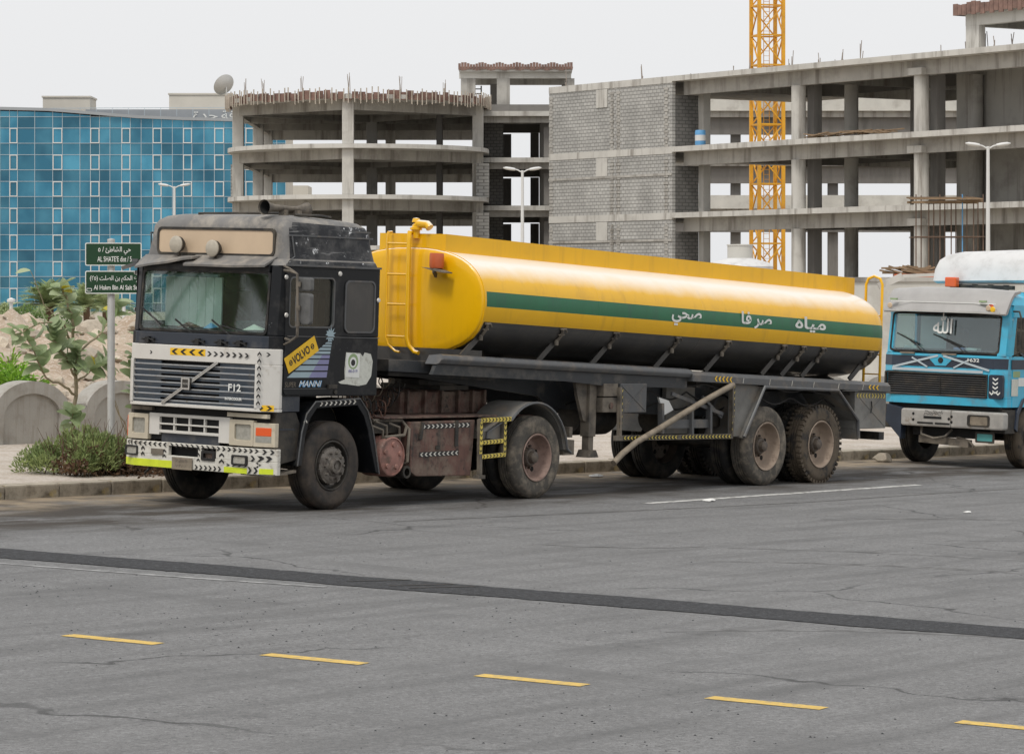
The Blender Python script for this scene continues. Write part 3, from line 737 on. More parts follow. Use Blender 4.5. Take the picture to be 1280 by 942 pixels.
def bgp(px, py, d): return Vector(((px - 640) / 4000.26 * d, d, CAM_H - (py - 360) / 4000.26 * d))
def palm(px, py, d, R_, n, label, seed):
    r = random.Random(seed); c = bgp(px, py, d); g = gz(c.x, c.y)
    t = thing('palm_tree', label, 'palm tree', Matrix.Translation((c.x, c.y, g)), group='young palms before the glass building')
    h = c.z - g
    b = B(); b.tube([(0, 0, 0), (0.05, 0, h * .5), (0, 0, h)], [R_ * .13, R_ * .1, R_ * .09], 8); b.build('trunk', 'twig_brown', t, smooth=True)
    b = B()
    for i in range(n):
        a = r.uniform(0, 6.28); e = r.uniform(0.1, 1.45); d0 = Vector((math.cos(a) * math.cos(e), math.sin(a) * math.cos(e), math.sin(e))); P = []
        L = R_ * r.uniform(.8, 1.1)
        for k in range(9):
            q = k / 8; P.append(Vector((0, 0, h)) + d0 * L * q + Vector((0, 0, -0.42 * L * q * q)))
        b.tube(P, R_ * .010, 3)
        for k in range(1, 9):
            for sd in (-1, 1):
                for z in range(3):
                    q = P[k].lerp(P[k - 1], z / 3); dd = (P[k] - P[k - 1]).normalized(); sv = dd.cross(Vector((0, 0, 1))).normalized() * sd
                    l = R_ * .26 * (1 - .5 * abs(k / 8 - .4)); e_ = q + (sv + dd * .9 + Vector((0, 0, r.uniform(-.15, .3)))).normalized() * l; w = dd * R_ * .018
                    b.add([q - w, q + w, e_], [(0, 1, 2)])
    b.build('crown', 'leaf_palm', t, fix=False)
palm(62, 384, 150, 2.0, 70, 'bushy young palm with grey-green fronds in front of the glass building', 1)
palm(108, 384, 140, 1.6, 60, 'smaller young palm right of the bushy one, below the lower street sign', 2)
palm(132, 386, 145, 1.7, 60, 'young palm half hidden behind the sign post', 3)
palm(4, 398, 150, 1.2, 36, 'young palm at the left picture edge in front of the glass building', 4)
def far_bush(px, py, d, rx, rz, label, seed, m='leaf_far'):
    r = random.Random(seed); c = bgp(px, py, d); g = gz(c.x, c.y)
    t = thing('hedge_bush', label, 'bush', Matrix.Translation((c.x, c.y, g)), group='bushes before the glass building')
    b = B(); tuft_cloud(b, (0, 0, (c.z - g) * .45), rx, rx * .7, (c.z - g) * .6, 2600, rx * .13, rx * .035, r, .4, 0, .35); b.build('foliage', m, t, fix=False)
    b = B()
    for i in range(8): b.tube([(0, 0, 0), (r.uniform(-.6, .6) * rx, r.uniform(-.3, .3) * rx, (c.z - g) * .7)], [.03, .01], 4)
    b.build('stems', 'twig_brown', t, fix=False)
def date_palm(X, Y, h, R_, seed, label):
    p = ROAD @ Vector((X, Y, 0.14)); r = random.Random(seed)
    t = thing('date_palm', label, 'palm tree', Matrix.Translation(p))
    b = B(); P = [(0.1 * math.sin(i), 0, h * i / 8) for i in range(9)]; b.tube(P, [.26 - .01 * i for i in range(9)], 10); b.build('trunk', 'twig_brown', t, smooth=True)
    b = B()
    for i in range(30):
        a = r.uniform(0, 6.28); e = r.uniform(-.7, 1.4); d0 = Vector((math.cos(a) * math.cos(e), math.sin(a) * math.cos(e), math.sin(e))); Q = [Vector((0, 0, h)) + d0 * R_ * k / 9 + Vector((0, 0, -.55 * R_ * (k / 9) ** 2)) for k in range(10)]
        b.tube(Q, .03, 3)
        for k in range(1, 10):
            for sd in (-1, 1):
                for z in range(3):
                    q = Q[k].lerp(Q[k - 1], z / 3); dd = (Q[k] - Q[k - 1]).normalized(); sv = dd.cross(Vector((0, 0, 1))).normalized() * sd
                    e_ = q + (sv + dd * .8 + Vector((0, 0, -.25))).normalized() * .5; w = dd * .03; b.add([q - w, q + w, e_], [(0, 1, 2)])
    b.build('crown', 'leaf_far', t, fix=False)
date_palm(11.45, -9.15, 4.6, 1.9, 31, 'date palm on the verge ahead of the truck, mirrored in its windscreen')
far_bush(36, 386, 120, 1.0, .7, 'green bush behind the low cream wall, beside the bushy palm', 21)
far_bush(2, 384, 118, 0.55, .6, 'pale green bush at the left edge behind the low cream wall', 22, 'leaf_palm')
far_bush(80, 396, 118, 0.7, .5, 'dark green bush behind the low cream wall, right of its end', 23)
far_bush(160, 402, 110, 0.45, .5, 'small green bush between the sign post and the cab, before the glass building', 24)

# low walls
b = B(); c0, c1 = bgp(-30, 405, 80), bgp(52, 405, 80); g0 = 0.2
b.box(c0.x, c1.x, 79.6, 80, -0.2, c0.z - 0.16)
o = b.build('low_wall', 'white_wall'); tag(o, 'low cream boundary wall with pale coping at the left, behind the rubble', 'wall')
b = B(); b.box(c0.x, c1.x + .04, 79.5, 80.1, c0.z - .16, c0.z); b.build('coping', 'cream_wall', o, bev=.02)
b = B(); c0, c1 = bgp(140, 400, 92), bgp(330, 400, 92); b.box(c0.x, c1.x, 92, 92.4, -0.6, c0.z)
tag(b.build('boundary_wall', 'white_wall'), 'pale boundary wall behind the shrub, left of the truck cab', 'wall')
b = B(); c0, c1 = bgp(770, 352, 100), bgp(1420, 352, 100); b.box(c0.x, c1.x, 100, 100.4, -1.5, c0.z)
o = tag(b.build('site_wall', 'white_wall'), 'long whitewashed site boundary wall behind the tanker and the blue truck', 'wall')
b = B(); b.box(c0.x, c1.x, 99.94, 100.46, c0.z, c0.z + .14); b.build('coping', 'concrete', o)
b = B(); r_ = random.Random(9)
for i in range(26):
    x = bgp(r_.uniform(1120, 1168), 0, 100).x; b.bar((x - r_.uniform(.3, .7), 100.2 + r_.uniform(-.2, .2), c0.z + r_.uniform(.14, .5)), (x + r_.uniform(.3, .7), 100.2, c0.z + r_.uniform(.14, .5)), .09, .06)
b.box(bgp(1118, 0, 100).x, bgp(1180, 0, 100).x, 99.97, 100.4, c0.z + .141, c0.z + .24, 1)
tag(b.build('timber_pile', ['timber', 'ind_red']), 'heap of scrap timber on a red board on top of the site wall', 'timber', )
b = B(); p = bgp(1128, 345, 99.2); q = bgp(1098, 358, 99.2); b.bar(p, q, .15, .2); b.bar(p, (p.x + 1.2, p.y, p.z + .05), .12, .1); tag(b.build('timber_beam', 'concrete_light'), 'pale beam leaning on the site wall, behind the yellow ladder hoop', 'beam')

# street lamps, low posts
def lamp_post(px, py, d, label):
    c = bgp(px, py, d); g = gz(c.x, c.y); h = c.z - g
    t = thing('street_lamp', label, 'street lamp', Matrix.Translation((c.x, c.y, g)), group='white double street lamps')
    b = B(); b.tube([(0, 0, 0), (0, 0, h * .5), (0, 0, h)], [.12, .10, .07], 12); b.box(-.2, .2, -.2, .2, 0, .12); b.build('pole', 'lamp_white', t, smooth=True)
    for s in (-1, 1):
        b = B(); b.tube([(0, 0, h - .12), (s * .25, 0, h + .02), (s * .45, 0, h + .06)], .035, 8); b.build('arm', 'lamp_white', t, smooth=True)
        b = B(); prof = [(0, -.42), (.13, -.36), (.17, -.1), (.15, .2), (.05, .36), (0, .38)]
        b.lathe([(r, hh) for r, hh in prof], (0, 0, 0), 'x', 12)
        o = b.build('lamp_head', 'lamp_white', t, smooth=True); o.location = (s * .68, 0, h + .09); o.scale = (s * .85, .8, .5); o.rotation_euler = (0, R(-8 * s), 0)
lamp_post(218, 233, 195, 'white double-headed street lamp in front of the blue glass building')
lamp_post(653, 213, 165, 'white double-headed street lamp in front of the concrete frame, above the tanker')
lamp_post(1235, 183, 140, 'white double-headed street lamp at the right, above the blue truck')
for px, py, lab in ((155, 377, 'short white post seen between the street sign and the truck cab'), (14, 376, 'short white post among the bushes at the left edge')):
    c = bgp(px, py, 105); g = gz(c.x, c.y); b = B(); b.tube([(0, 0, 0), (0, 0, c.z - g)], .055, 10); b.lathe([(.055, 0), (.14, .02), (.14, .1), (0, .16)], (0, 0, c.z - g - .05), 'z', 12)
    o = b.build('post', 'lamp_white', smooth=True); o.location = (c.x, c.y, g); tag(o, lab, 'post')

# street name sign on a galvanised post
t = thing('street_sign', 'two green street name plates in Arabic and English on a grey post', 'sign', ROAD @ Matrix.Translation((-1.70, -4.2, 0.03)) @ ROAD.to_3x3().inverted().to_4x4() @ Matrix.Rotation(R(4), 4, 'Z'))
b = B(); b.tube([(0, 0, 0), (0, 0, 3.2)], .052, 14); b.lathe([(.052, 0), (.05, .02), (0, .03)], (0, 0, 3.2), 'z', 14); b.build('post', 'galvanised', t, smooth=True)
for z0, z1, en in ((2.86, 3.17, 'AL SHATE\'E dist / 5'), (2.48, 2.79, 'Al Hakm Bin Al Salt St. (25)')):
    x0, x1 = (-.345, .415) if z0 > 2.6 else (-.345, .56)
    b = B(); b.prism(rrect(x0, x1, z0, z1, .02), 'xz', -.078, -.062); o = b.build('sign_plate', 'sign_green', t)
    b = B(); b.frame(rrect(x0, x1, z0, z1, .02), rrect(x0 + .012, x1 - .012, z0 + .012, z1 - .012, .015), 'xz', -.080, -.0785); b.build('border', 'letter_white', o)
    b = B(); b.box(-.07, .07, -.062, .05, z0 + .06, z0 + .09); b.box(-.07, .07, -.062, .05, z1 - .09, z1 - .06); b.build('clamp', 'galvanised', o)
    if z0 > 2.6:
        text('\u0665 / \ufe8a\ufec3\ufe8e\ufeb8\ufedf\ufe8d \ufef2\ufea3', 'lettering', 'letter_white', o, (-.17, -.08, z0 + .19), (1, 0, 0), (0, 0, 1), .066, bold=.01, wid=.44)
        text(en, 'lettering', 'letter_white', o, (-.18, -.08, z0 + .055), (1, 0, 0), (0, 0, 1), .07, bold=.01, wid=.46)
    else:
        text('(\u0662\u0665) \ufe96\ufee0\ufebc\ufedf\ufe8d \ufee6\ufe91 \ufee2\ufedc\ufea4\ufedf\ufe8d \ufec9\ufead\ufe8e\ufeb7', 'lettering', 'letter_white', o, (-.28, -.08, z0 + .185), (1, 0, 0), (0, 0, 1), .06, bold=.01, wid=.72)
        text(en, 'lettering', 'letter_white', o, (-.23, -.08, z0 + .055), (1, 0, 0), (0, 0, 1), .062, bold=.012, wid=.72)
        b = B(); b.frame(rrect(-.325, -.255, z0 + .03, z0 + .075, .012), rrect(-.318, -.262, z0 + .037, z0 + .068, .009), 'xz', -.080, -.0785); b.build('mark', 'letter_white', o)

# litter on the asphalt
for k, (x, y, s, lab) in enumerate([(-8.85, -1.25, .10, 'crumpled white scrap by the kerb under the tanker'), (-5.9, 2.75, .09, 'white scrap of paper lying on the parking line'), (-7.4, 5.8, .05, 'tiny white scrap on open asphalt at the right'), (-17.5, -1.5, .16, 'pale stone lying by the kerb between the two trucks')]):
    o = inst(stones[k], 'litter' if k < 3 else 'loose_stone'); o.data = o.data.copy(); o.data.materials[0] = MATS['litter_white' if k < 3 else 'stone_pale']
    o.matrix_world = ROAD @ Matrix.Translation((x, y, s * (.25 if k < 3 else .45))) @ Matrix.Diagonal((s * 1.4, s, s * (.35 if k < 3 else .9), 1)); tag(o, lab, 'litter' if k < 3 else 'stone')

# ================================================================ BUILDINGS
def glass_facade():
    m = bpy.data.materials.new('blue_glass'); m.use_nodes = True
    N, L = m.node_tree.nodes, m.node_tree.links; p = N['Principled BSDF']
    p.inputs['Roughness'].default_value = 0.06; p.inputs['Metallic'].default_value = 0.55; p.inputs['Coat Weight'].default_value = 0.3
    g = N.new('ShaderNodeNewGeometry'); mp = N.new('ShaderNodeMapping'); mp.inputs['Scale'].default_value = (0.22, 0.22, 0.16); L.new(g.outputs['Position'], mp.inputs[0])
    n = N.new('ShaderNodeTexNoise'); n.inputs['Scale'].default_value = 1.0; n.inputs['Detail'].default_value = 3; L.new(mp.outputs[0], n.inputs['Vector'])
    r = N.new('ShaderNodeMapRange'); r.inputs[1].default_value, r.inputs[2].default_value = 0.4, 0.62; L.new(n.outputs[0], r.inputs[0])
    a = N.new('ShaderNodeMixRGB'); a.inputs[1].default_value, a.inputs[2].default_value = (0.03, 0.175, 0.275, 1), (0.075, 0.29, 0.41, 1); L.new(r.outputs[0], a.inputs[0])
    oi = N.new('ShaderNodeObjectInfo'); h = N.new('ShaderNodeHueSaturation'); mr = N.new('ShaderNodeMapRange'); mr.inputs[3].default_value, mr.inputs[4].default_value = 0.75, 1.2
    L.new(oi.outputs['Random'], mr.inputs[0]); L.new(mr.outputs[0], h.inputs['Value']); L.new(a.outputs[0], h.inputs['Color']); L.new(h.outputs[0], p.inputs['Base Color'])
    MATS['blue_glass'] = m
    d = m.copy(); d.name = 'spandrel_glass'; MATS['spandrel_glass'] = d
    for nd in d.node_tree.nodes:
        if nd.type == 'MAP_RANGE' and abs(nd.inputs[4].default_value - 1.2) < 1e-4: nd.inputs[3].default_value, nd.inputs[4].default_value = 0.55, 0.95
glass_facade()
def blockwork(name, c1, c2, mort, uvec):
    """Hollow-block masonry: courses run along uvec (world), height along Z."""
    m = bpy.data.materials.new(name); m.use_nodes = True
    N, L = m.node_tree.nodes, m.node_tree.links; p = N['Principled BSDF']; p.inputs['Roughness'].default_value = 0.95
    g = N.new('ShaderNodeNewGeometry'); d = N.new('ShaderNodeVectorMath'); d.operation = 'DOT_PRODUCT'; d.inputs[1].default_value = uvec; L.new(g.outputs['Position'], d.inputs[0])
    s = N.new('ShaderNodeSeparateXYZ'); L.new(g.outputs['Position'], s.inputs[0]); c = N.new('ShaderNodeCombineXYZ'); L.new(d.outputs['Value'], c.inputs[0]); L.new(s.outputs[2], c.inputs[1])
    br = N.new('ShaderNodeTexBrick'); br.inputs['Scale'].default_value = 1.0; br.inputs['Brick Width'].default_value = 0.42; br.inputs['Row Height'].default_value = 0.22; br.inputs['Mortar Size'].default_value = 0.028
    br.inputs['Color1'].default_value, br.inputs['Color2'].default_value, br.inputs['Mortar'].default_value = rgb(c1), rgb(c2), rgb(mort); L.new(c.outputs[0], br.inputs['Vector'])
    n = N.new('ShaderNodeTexNoise'); n.inputs['Scale'].default_value = 0.5; n.inputs['Detail'].default_value = 6; L.new(g.outputs['Position'], n.inputs['Vector'])
    r = N.new('ShaderNodeMapRange'); r.inputs[1].default_value, r.inputs[2].default_value, r.inputs[3].default_value, r.inputs[4].default_value = 0.3, 0.7, 0.8, 1.15; L.new(n.outputs[0], r.inputs[0])
    h = N.new('ShaderNodeHueSaturation'); L.new(r.outputs[0], h.inputs['Value']); L.new(br.outputs[0], h.inputs['Color']); L.new(h.outputs[0], p.inputs['Base Color'])
    b = N.new('ShaderNodeBump'); b.inputs['Strength'].default_value = 0.6; b.inputs['Distance'].default_value = 0.05; b.invert = True; L.new(br.outputs['Fac'], b.inputs['Height']); L.new(b.outputs[0], p.inputs['Normal'])
    MATS[name] = m
blockwork('blocks', (0.44, 0.435, 0.415), (0.37, 0.365, 0.35), (0.23, 0.225, 0.215), (0.551, -0.834, 0))
blockwork('blocks_dark', (0.17, 0.165, 0.157), (0.14, 0.137, 0.13), (0.09, 0.088, 0.085), (1, 0, 0))

# ---------------------------------------------------------------- blue glass office building
D = 460.0
gb = thing('glass_office_building', 'long blue glass office building with white mullion grid behind the left side', 'building', Matrix.Translation((bgp(160, 0, D).x, D, gz(0, D))))
GM = gb.matrix_world.inverted()
def gp(px, py, off=0): return GM @ Vector((bgp(px, py, D).x, D + off, bgp(px, py, D).z))
vx = [-170, -150, -138, -114, -92, -80, -56, -34, -22, 0, 12, 22, 43.5, 66, 78, 100, 113, 124.5, 137.5, 152, 163, 176.5, 191, 202, 215.5, 229, 240, 255, 268, 280, 295, 307, 319, 333, 346, 357]
op = {(-150, -138), (-92, -80), (-34, -22), (12, 22), (66, 78), (113, 124.5), (152, 163), (191, 202), (229, 240), (268, 280), (307, 319)}
ry = [146.2]
yy = 160.2
while yy < 412: ry += [yy, yy + 19]; yy += 33.3
ROOF = [(-170, 146), (-80, 140), (0, 137.5), (60, 139), (110, 143), (170, 148), (230, 150.5), (290, 152), (357, 152)]
def roof_y(px):
    for (a, ya), (c, yc) in zip(ROOF, ROOF[1:]):
        if a <= px <= c: return ya + (yc - ya) * (px - a) / (c - a)
    return 152
b = B()
P = [gp(px, y, 0.4) for px, y in ROOF] + [gp(357, 430, 0.4), gp(-170, 430, 0.4)]
Pb = [p + Vector((0, 14, 0)) for p in P]; b.rings([P, Pb]); b.build('core_wall', 'truck_navy', gb)
b = B(); p, q = gp(357, 151, .2), gp(357.6, 430, .2); b.box(p.x + .01, q.x, p.y, p.y + 14.3, q.z, p.z); b.build('end_wall', 'cream_wall', gb)
n_p = 0
panes = []
for i in range(len(vx) - 1):
    for j in range(-1, len(ry) - 1):
        x0, x1 = vx[i], vx[i + 1]
        if j < 0: y0a, y0b, y1 = roof_y(x0) + 1, roof_y(x1) + 1, ry[0]
        else: y0a = y0b = max(ry[j], 0); y1 = ry[j + 1]
        if j >= 0 and max(roof_y(x0), roof_y(x1)) > y0a: y0a, y0b = roof_y(x0), roof_y(x1)
        if y1 - max(y0a, y0b) < 1.5: continue
        hid = (x0 > 200 and y1 > 300) or x1 < -2 or (x0 > 90 and y1 > 405) or y1 > 410      # out of the picture or behind the cab
        panes.append(((x1 - x0) * (y1 - y0a) - (1e6 if hid else 0), x0, x1, y0a, y0b, y1, j % 2 == 0))
panes.sort(reverse=True)
small = B()
for k, (a, x0, x1, y0a, y0b, y1, sp_) in enumerate(panes):
    q = [gp(x0 + .35, y0a + .35, 0), gp(x1 - .35, y0b + .35, 0), gp(x1 - .35, y1 - .35, 0), gp(x0 + .35, y1 - .35, 0)]
    bb = B() if k < 299 else small
    bb.rings([q, [p + Vector((0, .12, 0)) for p in q]])
    if k < 299: bb.build('glass_pane', 'spandrel_glass' if sp_ else 'blue_glass', gb)
if small.v: tag(small.build('glass_pane', 'blue_glass', gb), kind='stuff')
for x in vx:
    b = B(); p, q = gp(x, roof_y(x), -.03), gp(x, 412, -.03); b.bar(p, q, .07, .12, up=(0, 1, 0)); b.build('mullion', 'mullion', gb)
for y in ry:
    x0 = -170
    if y < 152:
        xs_ = [px for px in range(-170, 357, 3) if roof_y(px) < y]; 
        if not xs_: continue
        x1 = max(xs_)
    else: x1 = 357
    b = B(); b.bar(gp(x0, y, -.05), gp(x1, y, -.05), .10, .065, up=(0, 0, 1)); b.build('transom', 'mullion', gb)
for x0, x1 in sorted(op):
    for j in range(1, len(ry) - 1, 2):
        if x0 > 200 and ry[j + 1] > 272: continue
        f = [(x, z) for x, z in ((gp(x0, ry[j + 1]).x, gp(x0, ry[j + 1]).z), (gp(x1, ry[j + 1]).x, gp(x0, ry[j + 1]).z), (gp(x1, ry[j]).x, gp(x0, ry[j]).z), (gp(x0, ry[j]).x, gp(x0, ry[j]).z))]
        inn = [(f[0][0] + .13, f[0][1] + .13), (f[1][0] - .13, f[1][1] + .13), (f[2][0] - .13, f[2][1] - .13), (f[3][0] + .13, f[3][1] - .13)]
        b = B(); b.frame(f, inn, 'xz', -.16, -.10); b.build('window_frame', 'lamp_white', gb)
b = B(); P = []
for (px, y) in ROOF: P.append((gp(px, y).x, gp(px, y).z))
up = [(u, v + .42) for u, v in P]
for k in range(len(P) - 1): b.prism([P[k], P[k + 1], up[k + 1], up[k]], 'xz', -.5, .5)
b.build('roof_edge', 'fascia_grey', gb)
b = B(); a0, a1 = gp(100, 150, 6), gp(330, 134, 6); b.box(a0.x, a1.x, a0.y, a0.y + 8, a0.z - 1, a1.z); fas = b.build('sign_fascia', 'fascia_grey', gb)
text('\ufe93\ufeaa\ufe9f', 'lettering', 'letter_white', fas, gp(236, 146, 5.9), (1, 0, 0), (0, 0, 1), 1.1, bold=.01, wid=3.6)
text('\ufe94\ufed3\ufeae\ufecf', 'lettering', 'letter_white', fas, gp(272, 146, 5.9), (1, 0, 0), (0, 0, 1), 1.1, bold=.01, wid=4.0)
for x0, x1, y0 in ((42, 102, 117.5), (203, 282, 114)):
    b = B(); p, q = gp(x0, 150, 9), gp(x1, y0, 9); b.box(p.x, q.x, p.y, p.y + 7, p.z, q.z); o = b.build('stair_tower', 'cream_wall', gb)
    b = B(); b.box(p.x - .15, q.x + .15, p.y - .15, p.y + 7.15, q.z, q.z + .25); b.build('parapet', 'cream_wall', o)
b = B(); p, q = gp(-165, 135.5, 2), gp(300, 133.5, 2); b.bar(p, q, .08, .08)
for i in range(24): s_ = p.lerp(q, i / 23); b.bar(s_, s_ - Vector((0, 0, 1.2)), .06, .06)
b.build('roof_railing', 'mullion', gb)
sd = thing('satellite_dish', 'grey satellite dish on a roof at the left end of the round concrete building', 'satellite dish', Matrix.Translation(bgp(283, 117, 452)))
b = B(); prof = [(0.02, 0), (.6, .1), (1.1, .33), (1.6, .75)]; b.lathe(prof, (0, 0, 0), 'z', 24); b.lathe([(r, h + .05) for r, h in prof], (0, 0, 0), 'z', 24)
o = b.build('dish', 'galvanised', sd, smooth=True); o.rotation_euler = (R(-42), R(-48), 0); o.location = (0, 0, .9)
b = B(); b.tube([(0, 0, -1.5), (0, 0, .9)], .1, 8); b.tube([(0, 0, .9), (-.9, -.5, 1.6)], .03, 6); b.build('mount', 'galvanised', sd)
# plain cream block far behind, seen through the round building
b = B(); p, q = bgp(345, 232, 520), bgp(385, 262, 520); b.box(p.x, q.x, 520, 530, -1, p.z); o = tag(b.build('cream_building', 'cream_wall'), 'far cream building glimpsed through the round concrete frame', 'building')

# ---------------------------------------------------------------- round concrete frame
DR = 215.0
cx, cyr = bgp(448, 0, DR).x, DR
rb = thing('round_concrete_building', 'unfinished round concrete frame building with open curved floors', 'building', Matrix.Translation((cx, cyr, gz(cx, DR))))
g0 = gz(cx, DR)
ZF = [15.15 - g0, 11.97 - g0, 8.69 - g0, 5.4 - g0, 2.1 - g0]
ang = [R(-92), R(-178), R(-4), R(86)]
cols = [Vector((8.05 * math.cos(a), 8.05 * math.sin(a), 0)) for a in ang]
for k, z in enumerate(ZF):
    P_ = [(8.75 * math.cos(R(180 + i * 4)), 8.75 * math.sin(R(180 + i * 4))) for i in range(46)] + [(8.75, 26), (-8.75, 26)]
    b = B(); b.prism(P_, 'xy', z - .28, z); b.build('floor_slab', 'concrete_light', rb)
    for yb_, dp in ((8.1, .75), (16.5, .8), (25.3, 1.1)):
        b = B(); b.box(-8.4, 8.4, yb_, yb_ + .4, z - .28 - dp, z - .281); b.build('cross_beam', 'concrete' if yb_ < 25 else 'concrete_light', rb)
    for sx in (-1, 1):
        b = B(); b.bar((sx * 8.1, 0.4, z - .62), (sx * 8.1, 25.2, z - .62), .36, .67); b.build('side_beam', 'concrete', rb)
    for i, j in ((0, 1), (0, 2), (3, 1), (3, 2)):
        b = B(); b.bar(cols[i] + Vector((0, 0, z - .62)), cols[j] + Vector((0, 0, z - .62)), .4, .68); b.build('ring_beam', 'concrete', rb)
    b = B(); b.bar(cols[1] + Vector((0, 0, z - .58)), cols[2] + Vector((0, 0, z - .58)), .35, .6); b.build('cross_beam', 'concrete', rb)
    zb = ZF[k + 1] if k + 1 < len(ZF) else 0
    for c in cols + [Vector((8.05, 16.7, 0)), Vector((-8.05, 16.7, 0)), Vector((8.05, 25.4, 0)), Vector((-8.05, 25.4, 0)), Vector((1.2, 25.4, 0))]:
        b = B(); b.box(c.x - .37, c.x + .37, c.y - .37, c.y + .37, zb, z - .28 if k == 0 else z - .28); b.build('column', 'concrete_light', rb, bev=.03, seg=1)
    b = B(); c = cols[2]; b.box(c.x - .1, c.x + .75, c.y - .9, c.y + 2.5, zb, z - 1.0)
    if k > 0: b.build('block_pier', 'blocks', rb)
    b = B(); c = cols[1]; b.box(c.x - .55, c.x + .0, c.y + .5, c.y + 3.0, zb, z - 1.0)
    if k > 0: b.build('block_pier', 'blocks', rb)
    b = B(); b.box(5.2, 5.55, 1.5, 6.2, zb, z - .3); b.build('shear_wall', 'concrete_dark', rb)
# edge formwork on the roof: planks round the rim with battens, props and starter bars
z = ZF[0]; b = B(); r_ = random.Random(4)
for i in range(120):
    a = 2 * math.pi * i / 120; a2 = 2 * math.pi * (i + .92) / 120; rr = 8.78 + r_.uniform(-.05, .05); h = r_.uniform(.42, .6); z0 = z - .35 + r_.uniform(-.08, .08)
    P = [Vector((rr * math.cos(t), rr * math.sin(t), zz)) for t, zz in ((a, z0), (a2, z0), (a2, z0 + h), (a, z0 + h))]; Q = [p * 1.0 - Vector((p.x, p.y, 0)).normalized() * .08 for p in P]
    b.rings([P, Q])
tag(b.build('edge_formwork', 'formwork', rb), kind='stuff')
b = B()
for i in range(150):
    a = 2 * math.pi * i / 150 + r_.uniform(-.01, .01); rr = 8.9; b.bar((rr * math.cos(a), rr * math.sin(a), z - .55 + r_.uniform(-.1, .1)), (rr * math.cos(a), rr * math.sin(a), z + r_.uniform(.25, .5)), .09, .07)
tag(b.build('formwork_batten', 'batten', rb), kind='stuff')
b = B()
for px, h in ((310, 1.3), (326, 1.5), (376, 1.7), (439, 1.7), (502, 1.5), (555, 1.4)):
    x = bgp(px, 0, DR).x - cx; y0 = r_.uniform(-3, 2)
    for k in range(4): b.tube([(x + r_.uniform(-.12, .12), y0 + r_.uniform(-.1, .1), z), (x + r_.uniform(-.12, .12), y0, z + h + r_.uniform(-.2, .2))], .02, 5)
tag(b.build('starter_bars', 'rebar', rb), kind='stuff')

# link block between the round frame and the block wall, with an open roof-top frame
lk = thing('link_block', 'narrow unfinished concrete block between the round frame and the block wall', 'building', Matrix.Translation((bgp(645, 0, 216).x, 216, gz(0, 216))))
lx = lambda px, d=216: bgp(px, 0, d).x - lk.location.x
lz = lambda py, d=216: bgp(0, py, d).z - lk.location.z
for y in (139, 197, 257, 317):
    b = B(); b.box(lx(600), lx(694), 0, 12, lz(y + 6), lz(y)); b.build('floor_slab', 'concrete_light', lk)
    b = B(); b.box(lx(600), lx(694), .4, .8, lz(y + 14), lz(y + 6) - .002); b.build('beam', 'concrete', lk)
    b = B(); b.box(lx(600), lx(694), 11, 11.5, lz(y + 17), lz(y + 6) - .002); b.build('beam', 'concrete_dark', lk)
    zt, zb = lz(y + 6) - .004, lz(y + 59)
    b = B(); b.box(lx(597), lx(629), 3.2, 3.5, zb, zt); b.build('block_wall', 'blocks_dark', lk)
    for x0, dy in ((664, 9), (680, 1.0), (628, 10.8)):
        b = B(); b.box(lx(x0), lx(x0) + .6, dy, dy + .6, zb, zt - .7); b.build('column', 'concrete_dark', lk)
    b = B(); b.box(lx(676), lx(694), 6, 11, zb, zt); b.build('shear_wall', 'concrete_dark', lk)
ph = thing('rooftop_frame', 'open concrete frame with red formwork edge on the roof between the two buildings', 'structure', Matrix.Translation((bgp(645, 0, 219).x, 219, bgp(0, 139, 219).z)))
hx = lambda px: bgp(px, 0, 219).x - ph.location.x
hz = lambda py: bgp(0, py, 219).z - ph.location.z
b = B(); b.box(hx(574), hx(715), -.4, 8, hz(90), hz(86)); b.build('roof_slab', 'concrete_light', ph)
b = B()
for i in range(40):
    x = hx(573) + (hx(716) - hx(573)) * i / 40; b.box(x, x + (hx(716) - hx(573)) / 40 * .9, -.5, -.42, hz(88) + .05 * math.sin(i * 5), hz(80) + .08 * math.sin(i * 7.3)); 
b.box(hx(573), hx(716), -.38, 7.8, hz(85.9), hz(84)); tag(b.build('edge_formwork', 'formwork', ph), kind='stuff')
for y0 in (0, 7):
    b = B(); b.box(hx(574), hx(714), y0, y0 + .5, hz(98), hz(90) - .003); b.build('beam', 'concrete_light', ph)
for px, y0, w in ((576, 0, 1.0), (621, 0, .9), (612, 6, .8), (704, 6.5, .6), (709, .02, .5), (580, 7, .7)):
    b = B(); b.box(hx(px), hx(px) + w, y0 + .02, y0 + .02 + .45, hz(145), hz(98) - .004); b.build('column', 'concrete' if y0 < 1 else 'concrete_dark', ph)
b = B(); b.box(hx(606), hx(690), -.3, -.1, hz(140), hz(131)); b.build('parapet', 'concrete_dark', ph)
b = B()
for px in (593, 601): b.tube([(hx(px), 3, hz(140)), (hx(px), 3, hz(104))], .05, 6)
for k in range(5): b.tube([(hx(593), 3, hz(108 + 6 * k)), (hx(601), 3, hz(108 + 6 * k))], .04, 6)
b.build('ladder', 'dark_metal', ph)

